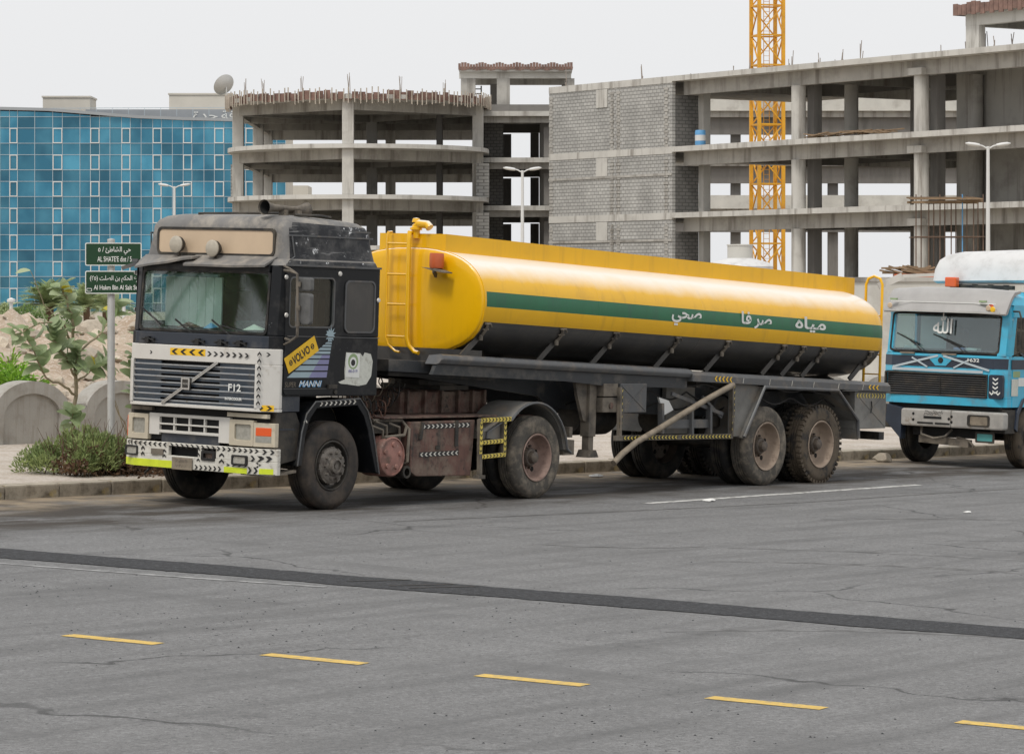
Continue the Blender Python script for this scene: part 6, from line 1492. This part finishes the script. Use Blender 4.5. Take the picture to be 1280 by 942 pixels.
for x in (-2.2, -3.4, -4.4, -5.6, -6.8, -8.0, -9.2, -10.4, -11.6, -12.8): b.box(x - .05, x + .05, -1.09, 1.09, 1.43, 1.545)
tag(b.build('cross_members', 'dark_metal', tl), kind='stuff')
for x in (-4.2, -6.3, -8.5, -10.6, -12.4):
    b = BT(); P = [(y, ZC + z) for y, z in sec if z < -.5]; P.sort(); b.prism([(-.62, 1.66)] + [(y, z - .0) for y, z in P if abs(y) < .62] + [(.62, 1.66)], 'yz', x - .04, x + .04); b.build('saddle', 'tank_black', tl)
b = BF(); b.lathe([(.0, 0), (.045, 0), (.045, .16), (0, .16)], (-3.2, 0, 1.42), 'z', 12); b.build('kingpin', 'dark_metal', tl)
# landing legs
for s in (-1, 1):
    b = BF(); b.box(-5.58, -5.42, *sorted((s * .93, s * 1.08)), .78, 1.52); lg = b.build('landing_leg', 'dusty_steel', tl, bev=.012)
    b = BF(); b.box(-5.555, -5.445, *sorted((s * .95, s * 1.06)), .60, .779); b.prism([(-5.62, .50), (-5.38, .50), (-5.44, .60), (-5.56, .60)], 'xz', *sorted((s * .90, s * 1.11))); b.build('foot', 'dusty_steel', lg)
    b = BF(); b.prism([(-5.15, 1.53), (-5.42, 1.53), (-5.42, .98), (-5.35, 1.0), (-5.2, 1.35)], 'xz', *sorted((s * .98, s * 1.03))); b.build('gusset', 'dusty_steel', lg)
    b = BF(); b.bar((-5.58, s * 1.0, .95), (-6.0, s * .6, 1.3), .05, .05); b.build('brace', 'dark_metal', lg)
b = BF(); b.bar((-5.5, -1.0, 1.1), (-5.5, 1.0, 1.1), .06, .06); b.build('leg_cross_shaft', 'dark_metal', tl)
# storage box, chequer plate, side guard with tape, rear box
b = BF(); b.box(-5.93, -5.60, .75, 1.17, 1.11, 1.31); b.box(-5.93, -5.60, .75, 1.18, 1.325, 1.50); b.build('timber_box', 'dusty_steel', tl, bev=.01)
b = BF(); b.lathe([(.04, 1.17), (.045, 1.185), (0, 1.19)], (-5.78, 0, 1.2), 'y', 12); b.build('box_knob', 'chassis_red', tl)
def xplate(nm, x0, x1, z0, z1, m):
    b = BF(); b.box(x1, x0, .7, 1.19, z0, z1); o = b.build(nm, m, tl, bev=.012)
    b = BF(); b.bar((x0 - .03, 1.192, z0 + .03), (x1 + .03, 1.192, z1 - .03), .008, .012); b.bar((x0 - .03, 1.192, z1 - .03), (x1 + .03, 1.192, z0 + .03), .008, .012); b.build('cross_fold', m, o); return o
xplate('tool_box', -5.97, -6.60, 1.10, 1.50, 'trailer_rail')
rbx = xplate('rear_tool_box', -12.10, -13.02, .78, 1.345, 'fender_grey')
q = BF(); tape(q, (-12.12, 1.194, 1.255), (-1, 0, -.02), (0, 0, 1), 5, .085, .07, False, -1); tape(q, (-12.56, 1.194, 1.248), (-1, 0, -.02), (0, 0, 1), 5, .085, .07, False, 1); q.build('chevron_tape', ['tape_black', 'tape_yellow'], rbx, fix=False)
b = BF(); b.tube([(-12.55, 1.21, 1.2), (-12.57, 1.21, 1.1), (-12.54, 1.21, 1.02)], .01, 5); b.build('latch', 'tape_black', rbx)
b = BF(); b.bar((-5.85, 1.2, .76), (-8.74, 1.2, .735), .04, .07); b.bar((-5.94, 1.2, 1.45), (-5.96, 1.2, .78), .06, .04); b.bar((-8.70, 1.2, 1.46), (-8.73, 1.2, .74), .06, .04); sg = b.build('side_guard', 'dusty_steel', tl)
b = BF()
for x0, z0, x1, z1 in ((-7.75, 1.18, -7.78, .76), (-8.22, 1.18, -8.24, .78), (-7.02, 1.22, -7.05, .80)): b.bar((x0, 1.14, z0), (x1, 1.14, z1), .08, .05)
b.bar((-7.1, 1.12, .93), (-8.3, 1.12, .92), .05, .12); b.bar((-7.3, 1.12, 1.35), (-8.6, 1.12, 1.05), .03, .05); b.bar((-8.1, 1.1, 1.3), (-8.6, 1.1, 1.0), .03, .04); b.build('guard_bracket', 'trailer_rail', sg)
q = BF(); tape(q, (-6.02, 1.222, .733), (-1, 0, -.009), (0, 0, 1), 16, .082, .055, True, -1); tape(q, (-7.42, 1.222, .72), (-1, 0, -.009), (0, 0, 1), 15, .084, .055, True, -1)
tape(q, (-5.99, 1.222, .9), (0, 0, 1), (1, 0, 0), 6, .09, .065, True, -1); tape(q, (-8.755, 1.222, .78), (0, 0, 1), (1, 0, 0), 8, .088, .065, True, -1); q.build('chevron_tape', ['tape_black', 'tape_yellow'], sg, fix=False)
b = BF(); b.prism([(-8.7, 1.50), (-9.50, 1.44), (-8.99, .73), (-8.72, .73)], 'xz', 1.14, 1.165); b.build('fender_plate', 'fender_grey', tl)
b = BF(); b.box(-8.62, -7.9, .55, .62, .75, 1.45); b.build('inner_plate', 'fender_grey', tl)
b = BF(); b.tube([(-8.62, 1.27, 1.47), (-8.3, 1.28, 1.38), (-7.85, 1.28, 1.24), (-7.35, 1.28, 1.07), (-6.8, 1.28, .88), (-6.25, 1.28, .70), (-5.95, 1.28, .56), (-5.72, 1.29, .43)], [.042] * 8, 12); b.build('suction_hose', 'hose_tan', tl, smooth=True)
for k_, (ya, za, sag) in enumerate(((1.08, 1.50, .06), (1.0, 1.36, .12), (.7, 1.2, .1))):
    P = []
    for i in range(60):
        x = -5.4 - 7.2 * i / 59; P.append((x, ya, za + .035 * (x + 8) - sag * abs(math.sin(i * .42 + k_))))
    b = BF(); b.tube(P, .014 if k_ else .02, 5); b.build('air_line', 'cable', tl, smooth=True)
for x in (-8.95, -10.4, -12.0):
    b = BF(); b.lathe([(.09, 0), (.11, .03), (.11, .12), (.08, .17), (0, .18)], (x, .72, .84), 'z', 14); b.build('brake_chamber', 'dark_metal', tl, smooth=True)
b = BF(); b.prism([(-7.05, 1.30), (-7.3, 1.25), (-7.42, 1.12), (-7.2, 1.05)], 'xz', 1.05, 1.08); b.build('rag', 'litter_white', tl)
# rear mudguards and wheels
for s in (-1, 1):
    pth = [(-8.98, .72), (-9.48, 1.435), (-11.50, 1.375), (-12.10, .92), (-12.13, .64)]
    b = BF(); b.rings([[V(x, s * .55, z), V(x, s * 1.25, z), V(x, s * 1.25, z - .015), V(x, s * .55, z - .015)] for x, z in pth]); mg = b.build('mudguard', 'fender_grey', tl)
    b = BF(); b.tube([V(x, s * 1.25, z) for x, z in pth], .028, 8); b.build('mudguard_edge', 'trailer_rail', mg, smooth=True)
for k, x in enumerate((-9.66, -11.15)):
    for s in (-1, 1):
        wheel(tl, x + 10.4, s * 1.21, s, .577, .30, .345, 'dual', ['tyre_dusty', 'tyre_brown'][k] if s > 0 else 'rubber', 'rim_tan', lugs=44 if k else 0)
        wheel(tl, x + 10.4, s * .86, s, .577, .30, .345, 'dual', 'rubber', 'rim_grey', lugs=44 if k else 0)
    b = BF(); b.lathe([(.075, -1.0), (.075, 1.0)], (x, 0, .575), 'y', 14, caps=True); b.build('axle', 'dark_metal', tl)
    for s in (-1, 1):
        b = BF(); b.rings([[V(x + t * .6, s * y, .72 - .14 * (1 - t * t)) for y in (.42, .52)] + [V(x + t * .6, s * y, .83 - .14 * (1 - t * t)) for y in (.52, .42)] for t in (-1, -.5, 0, .5, 1)]); b.build('leaf_spring', 'dark_metal', tl)
        b = BF(); b.box(x - .68, x - .58, *sorted((s * .40, s * .54)), .62, 1.0); b.build('spring_hanger', 'dark_metal', tl)
b = BF(); b.box(-13.05, -12.9, -1.15, 1.15, .60, .72); b.box(-13.0, -12.2, -.5, .5, .74, .86); b.box(-13.02, -12.15, .6, .66, .64, .72); b.build('rear_bumper', 'dark_metal', tl)
for y in (-.9, .9):
    b = BF(); b.box(-13.07, -13.055, y - .12, y + .12, .8, .9); b.build('tail_lamp', 'ind_red', tl)
b = BF(); b.lathe([(.2, -9.0), (.24, -8.9), (.24, -8.2), (.2, -8.1)], (0, .2, .95), 'x', 20, caps=True); b.lathe([(.2, -7.6), (.24, -7.5), (.24, -6.8), (.2, -6.7)], (0, -.2, .95), 'x', 20, caps=True); b.build('air_reservoir', 'dark_metal', tl, smooth=True)
# rear ladder with a hoop over the tank end
b = BF()
b.tube([(-13.05, .72, 1.5), (-13.05, .72, 3.0), (-13.0, .72, 3.08), (-12.9, .72, 3.12)] if False else [(-13.07, .74, 1.45), (-13.07, .74, 2.98), (-13.07, .78, 3.07), (-13.07, .885, 3.11), (-13.07, .99, 3.07), (-13.07, 1.03, 2.98), (-13.07, 1.03, 1.45)], .022, 8)
for i in range(4): b.tube([(-13.07, .74, 1.6 + .3 * i), (-13.07, 1.03, 1.6 + .3 * i)], .012, 6)
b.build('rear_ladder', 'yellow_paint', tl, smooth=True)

# ---------------------------------------------------------------- blue truck behind
bt_ = thing('blue_truck', 'turquoise cab-over truck with silver bumper parked behind the tanker', 'truck', ROAD @ Matrix.Translation((-18.4, -.3, 0)))
XF = 1.1
def band2(b, xf, z0, z1, a0, a1, th=.05, m=0, lean=0.0):
    def fx(y): return xf - .02 * y * y - (0 if abs(y) < .95 else (abs(y) - .95) ** 1.6 * 1.3)
    ys = [a0 + (a1 - a0) * i / 12 for i in range(13)]; b.rings([[V(fx(y), y, z0), V(fx(y) - lean, y, z1), V(fx(y) - th - lean, y, z1), V(fx(y) - th, y, z0)] for y in ys], True, True, m)
b = B(); band2(b, XF, 1.03, 1.17, -1.17, 1.17, .3); band2(b, XF, 1.5605, 1.87, -1.17, 1.17, .3, 0, .02); band2(b, XF, 1.1705, 1.56, .87, 1.17, .3); band2(b, XF, 1.1705, 1.56, -1.17, -1.10, .3)
for s in (-1, 1):
    ys = sorted((s * 1.13, s * 1.18)); b.box(-1.05, .80, *ys, 1.03, 1.871); b.box(-1.05, .0, *ys, 1.8715, 2.72); b.box(0, .82, *ys, 2.52, 2.72)
    b.rings([[V(x - sh, y, z) for x, y in ((.80, s * 1.18), (.98, s * 1.13), (1.04, s * 1.0), (1.0, s * .98), (.80, s * 1.12))] for z, sh in ((1.8715, 0), (2.58, .10), (2.72, .12))])
b.box(-1.05, -1.0, -1.129, 1.129, 1.03, 2.72); b.box(-1.0, .8, -1.129, 1.129, 1.03, 1.08)
b.build('cab_body', 'truck_blue', bt_, bev=.01)
b = B(); b.rings([[V(x, y, z) for x, y in rrect(xr, xf, -a, a, .15, 4)] for z, a, xf, xr in ((2.721, 1.18, .93, -1.05), (2.85, 1.14, .88, -1.02), (2.93, 1.0, .75, -.9), (2.95, .6, .4, -.6))]); b.build('cab_roof', 'truck_blue', bt_, smooth=True)
b = B(); P = rrect(-1.06, 1.03, 1.895, 2.56, .07, 4)
b.rings([[V(1.075 - (z - 1.87) * .14 - .05 * (y / 1.05) ** 2 - dx, y, z) for y, z in P] for dx in (0, .008)]); ws2 = b.build('windscreen', 'windscreen_pale', bt_)
fr2 = lambda P, dx: [V(1.079 - (z - 1.87) * .14 - .05 * (y / 1.05) ** 2 + dx, y, z) for y, z in P]
b = B(); Pi = rrect(-1.03, 1.0, 1.925, 2.53, .06, 4); b.rings([fr2(P, -.02), fr2(P, .006), fr2(Pi, .006), fr2(Pi, -.02), fr2(P, -.02)], False, False); b.build('windscreen_seal', 'rubber', ws2)
# white calligraphy on the windscreen, papers, wipers
text('\ufdf2', 'lettering', 'letter_white', ws2, (1.05, -.22, 2.22), (0, 1, 0), (-.14, 0, 1), .24, bold=.012, wid=.36)
for y, y1 in ((-.45, -.85), (.35, -.15)):
    b = B(); b.tube([(1.09, y + .08, 1.9), (1.08, y - .05, 2.0), (1.06, y1 + .15, 2.12)], .01, 5); b.bar((1.055, y1 - .05, 2.20), (1.08, y - .02, 2.02), .014, .02); b.build('wiper', 'tape_black', bt_)
    b = B(); b.box(1.08, 1.12, y - .35, y - .08, 1.862, 1.888); b.build('wiper_cover', 'hose_tan', bt_)
b = B(); b.box(.55, .98, -1.05, 1.05, 1.72, 1.95); b.build('dashboard', 'cab_inside', bt_, bev=.03)
for y in (-.6, .6): b = B(); b.prism([(-.4, 1.5), (-.1, 1.5), (-.25, 2.3), (-.42, 2.3)], 'xz', y - .26, y + .26); b.build('seat', 'seat_brown', bt_, bev=.03)
b = B(); b.box(.0, .02, -1.05, -.55, 1.9, 2.5); b.build('curtain', 'curtain', bt_)
for y, m in ((.25, 'decal_violet'), (.45, 'paper'), (-.7, 'paper')): b = B(); b.box(.8, .95, y - .12, y + .12, 1.951, 1.99); b.build('dashboard_item', m, bt_)
b = B(); b.box(-.99, -.98, -1.12, 1.12, 1.1, 2.7); b.build('cab_lining', 'cab_inside', bt_)
# visor with side pieces, markers, white roof deflector and amber beacon
b = B(); prof = [(1.19, 2.575), (1.20, 2.60), (1.02, 2.86), (.90, 2.965), (.70, 2.99), (.70, 2.95), (.9, 2.90), (1.0, 2.80), (1.12, 2.60)]
b.rings([[V(x - (.0 if abs(y) < 1.0 else .12), y, z - (.0 if abs(y) < 1.0 else .03)) for x, z in prof] for y in (-1.16, -1.08, -.6, 0, .6, 1.08, 1.16)]); vs2 = b.build('sun_visor', 'visor_grey', bt_, smooth=True)
b = B(); b.bar((1.205, -1.12, 2.585), (1.205, 1.12, 2.585), .02, .03); b.build('visor_edge', 'chrome', vs2)
b = B(); b.bar((1.125, -1.0, 2.735), (1.125, 1.0, 2.735), .008, .014); b.build('visor_line', 'letter_white', vs2)
for y, m in ((-.95, 'paper_green'), (.75, 'paper_green')): b = B(); b.box(1.08, 1.14, y - .06, y + .06, 2.755, 2.785); b.build('marker', m, vs2)
for y, z, m in ((.86, 2.66, 'pane_tan'), (.95, 2.64, 'sign_yellow'), (.90, 2.69, 'amber'), (-1.02, 2.66, 'pane_tan')): b = B(); b.lathe([(.05, 0), (.04, .008), (0, .01)], (1.165 - (z - 2.6) * .68, y, z), 'x', 10); b.build('sticker', m, vs2)
b = B(); rings = []
for z, a, xf, xr in ((3.06, .95, -.2, -1.5), (3.1, 1.0, -.16, -1.55), (3.3, 1.0, -.22, -1.55), (3.46, .96, -.30, -1.5), (3.56, .86, -.42, -1.4), (3.62, .65, -.6, -1.2)): rings.append([V(x, y, z + .05 * (y > .3)) for x, y in rrect(xr, xf, -a, a, .14, 4)])
b.rings(rings); b.build('roof_deflector', 'deflector_white', bt_, smooth=True)
b = B()
for y in (-.5, -.2, .1, .4): b.box(-.3, -.2, y, y + .06, 2.94, 3.06)
b.box(-.25, -.15, -.6, .6, 2.98, 3.05); b.build('deflector_mount', 'dark_metal', bt_)
b = B(); b.box(-.12, .0, -.62, -.40, 3.0, 3.17); b.build('amber_lamp', 'amber', bt_, bev=.02)
# navy band, chevron trim, grille
b = B(); band2(b, XF + .004, 1.66, 1.83, -1.17, 1.17, .01, 0, .012); b.build('navy_band', 'truck_navy', bt_)
b = B(); b.prism([(-.12, 1.68), (.08, 1.68), (.20, 1.79), (.08, 1.86), (-.12, 1.86), (-.24, 1.79)], 'yz', 1.095, 1.108); b.build('band_centre', 'truck_blue', bt_)
b = B()
for s in (-1, 1): b.bar((1.112, -.02 + s * .05, 1.845), (1.10, -.02 + s * .92, 1.63), .01, .035); b.bar((1.112, -.02 + s * .55, 1.80), (1.108, -.02 + s * .25, 1.65), .01, .025)
b.bar((1.10, -.95, 1.60), (1.10, .78, 1.60), .012, .045); b.build('pale_trim', 'stripe_pale', bt_)
b = B(); b.lathe([(.05, 0), (.045, .012), (.02, .014), (0, .014)], (1.108, -.02, 1.77), 'x', 20); b.build('badge', 'dark_metal', bt_)
text('1632', 'lettering', 'letter_white', bt_, (1.122, .50, 1.765), (0, 1, 0), (0, 0, 1), .055, bold=.02, wid=.22)
b = B(); b.box(.99, 1.0, -1.08, .86, 1.175, 1.555); b.build('grille_back', 'dark_void', bt_)
for i in range(10):
    z = 1.195 + i * .037; b = B(); band2(b, XF - .005, z, z + .012, -1.08, .86, .05); b.build('grille_slat', 'trailer_rail', bt_)
b = B(); b.frame(rrect(-1.095, .868, 1.172, 1.558, .03), rrect(-1.07, .845, 1.195, 1.538, .03), 'yz', 1.06, 1.105); b.build('grille_frame', 'dark_metal', bt_)
b = B(); b.bar((1.098, -.02, 1.2), (1.098, -.02, 1.55), .012, .02); b.build('grille_bar', 'dark_metal', bt_)
b = B(); b.prism(rrect(.885, 1.145, 1.17, 1.565, .04), 'yz', 1.02, 1.085); hlp = b.build('lamp_panel', 'truck_navy', bt_)
q = B()
for z in (1.24, 1.31, 1.38, 1.45): tape(q, (1.088, 1.065, z), (0, 0, 1), (0, -1, 0), 1, .08, .1, False, -1)
tape(q, (1.088, 1.11, 1.21), (0, 0, 1), (0, -1, 0), 1, .09, .08, False, -1); tape(q, (1.088, .99, 1.21), (0, 0, 1), (0, -1, 0), 1, .09, .08, False, -1); q.build('chevron_tape', ['tape_black', 'letter_white'], hlp, fix=False)
# bumper
b = B(); b.prism(rrect(-.72, 1.22, .655, .945, .04), 'yz', .98, 1.16); bu2 = b.build('bumper', 'bumper_silver', bt_, bev=.03)
b = B(); b.frame(rrect(.55, .97, .70, .89, .04), rrect(.60, .93, .72, .87, .03), 'yz', 1.15, 1.17); f = b.build('fog_lamp', 'dark_metal', bu2); b = B(); b.prism(rrect(.60, .93, .72, .87, .03), 'yz', 1.15, 1.162); b.build('lens', 'hose_tan', f)
b = B(); b.box(1.155, 1.166, -.28, .06, .79, .83); b.box(1.155, 1.165, -.4, -.1, .70, .73); b.box(1.155, 1.165, -.06, .22, .70, .73)
for y, z in ((-.48, .86), (-.48, .76), (.25, .84), (.25, .75), (.2, .8)): b.lathe([(.025, 0), (.02, .012), (0, .013)], (1.158, y, z), 'x', 10)
b.build('bumper_slots', 'dark_void', bu2)
b = B()
for i in range(26): y = -.28 + .36 * ((i * 7) % 26) / 26; z = .845 + .075 * ((i * 11) % 9) / 9; b.bar((1.163, y, z), (1.163, y + .02, z + .015), .004, .008)
b.build('worn_lettering', 'tape_black', bu2)
b = B(); b.bar((1.162, .24, .66), (1.162, .24, .94), .004, .008); b.build('bumper_joint', 'dark_void', bu2)
b = B(); b.prism([(-.72, .95), (-1.02, 1.0), (-1.05, .72), (-.74, .42)], 'yz', .95, 1.12); b.build('bumper_corner', 'truck_navy', bt_, bev=.01)
b = B(); b.box(.6, 1.0, -1.05, 1.1, .95, 1.03); b.box(.2, .95, -.6, .7, .5, .94); b.build('front_frame', 'dark_void', bt_)
b = B(); b.tube([(1.0, -.4, .64), (1.1, -.35, .52), (1.12, -.1, .46), (1.1, .1, .5), (1.0, .18, .62)], .022, 8); b.tube([(.9, .1, .52), (1.0, .5, .45), (1.0, .6, .36)], .02, 8); b.build('tow_bar', 'dusty_steel', bt_, smooth=True)
b = B(); b.bar((.95, -.45, .44), (.95, .5, .40), .12, .12); b.build('axle_beam', 'dusty_steel', bt_)
b = B(); b.box(1.02, 1.05, .67, .98, .45, .58); b.build('reflector_plate', 'teal_plate', bt_, bev=.01); b = B(); b.frame(rrect(.65, 1.0, .43, .61, .02), rrect(.68, .97, .46, .58, .02), 'yz', 1.03, 1.055); b.build('plate_frame', 'dark_metal', bt_)
# near side: window, door, stickers, mirror, wheel arch, wheels
b = B(); b.prism(rrect(.02, .82, 1.88, 2.51, .05), 'xz', 1.15, 1.158); b.build('door_window', 'side_glass', bt_)
b = B(); b.prism(rrect(.02, .82, 1.88, 2.51, .05), 'xz', -1.158, -1.15); b.build('door_window', 'side_glass', bt_)
b = B(); b.box(-1.04, .86, 1.181, 1.186, 1.66, 1.82); b.build('navy_band', 'truck_navy', bt_)
b = B(); b.poly3([(.6, 1.188, 1.95), (.45, 1.188, 1.85), (.2, 1.188, 2.0), (.42, 1.188, 1.9)]); b.build('swoosh_decal', 'truck_navy', bt_, fix=False)
b = B(); b.box(.62, .84, 1.181, 1.185, 1.22, 1.5); b.build('sticker', 'paper', bt_); b = B(); b.box(.40, .61, 1.181, 1.185, 1.38, 1.52); b.build('sticker', 'letter_white', bt_)
b = B(); b.prism(rrect(.56, .80, 1.53, 1.63, .02), 'xz', 1.181, 1.185); b.build('sticker', 'paper_green', bt_)
for s in (-1, 1):
    if s > 0:
        b = B(); b.tube([(.85, s * 1.18, 2.62), (.9, s * 1.32, 2.62), (.9, s * 1.36, 2.5), (.9, s * 1.36, 1.95), (.86, s * 1.2, 1.88)], .016, 6); m0 = b.build('mirror_arm', 'dark_metal', bt_, smooth=True)
    for z0, z1 in ((2.34, 2.52), (1.96, 2.3)) if s > 0 else (): b = B(); b.prism(rrect(*sorted((s * 1.28, s * 1.46)), z0, z1, .03), 'yz', .84, .90); b.build('mirror', 'rubber', m0, bev=.015)
    arch = [(.62, .62), (.58, .90), (.42, 1.12), (.0, 1.22), (-.42, 1.12), (-.6, .85), (-.64, .6)]
    b = B(); b.rings([[V(x, s * .8, z), V(x, s * 1.2, z), V(x * 1.12, s * 1.2, z + .05), V(x * 1.12, s * .8, z + .05)] for x, z in arch]); b.build('wheel_arch', 'truck_navy', bt_, bev=.006)
    b = B(); b.box(.66, 1.0, *sorted((s * .9, s * 1.17)), .6, .99); b.build('step_box', 'dark_metal', bt_)
    wheel(bt_, 0, s * 1.16, s, .53, .30, .30, 'front', 'tyre_brown' if s > 0 else 'rubber', 'rim_grey')
    b = B(); b.box(-5.5, .7, *sorted((s * .38, s * .46)), .8, 1.02); b.build('chassis_rail', 'dark_metal', bt_)
    wheel(bt_, -4.3, s * 1.2, s, .53, .3, .30, 'dual', 'rubber', 'rim_grey'); wheel(bt_, -4.3, s * .86, s, .53, .3, .30, 'dual', 'rubber', 'rim_grey')
b = B(); b.bar((0, -1, .5), (0, 1, .5), .12, .12); b.build('axle', 'dark_metal', bt_); b = B(); b.bar((-4.3, -1, .53), (-4.3, 1, .53), .18, .18); b.build('axle', 'dark_metal', bt_)
b = B(); b.box(-5.4, -1.3, -1.1, 1.1, 1.05, 1.2); b.build('load_deck', 'dark_metal', bt_)

# small chevron stickers and scratches count as surface print
for o in bpy.data.objects:
    if o.name.split('.')[0] in ('chevron_tape', 'scratch_marks', 'stripe_decal'): o['kind'] = 'stuff'
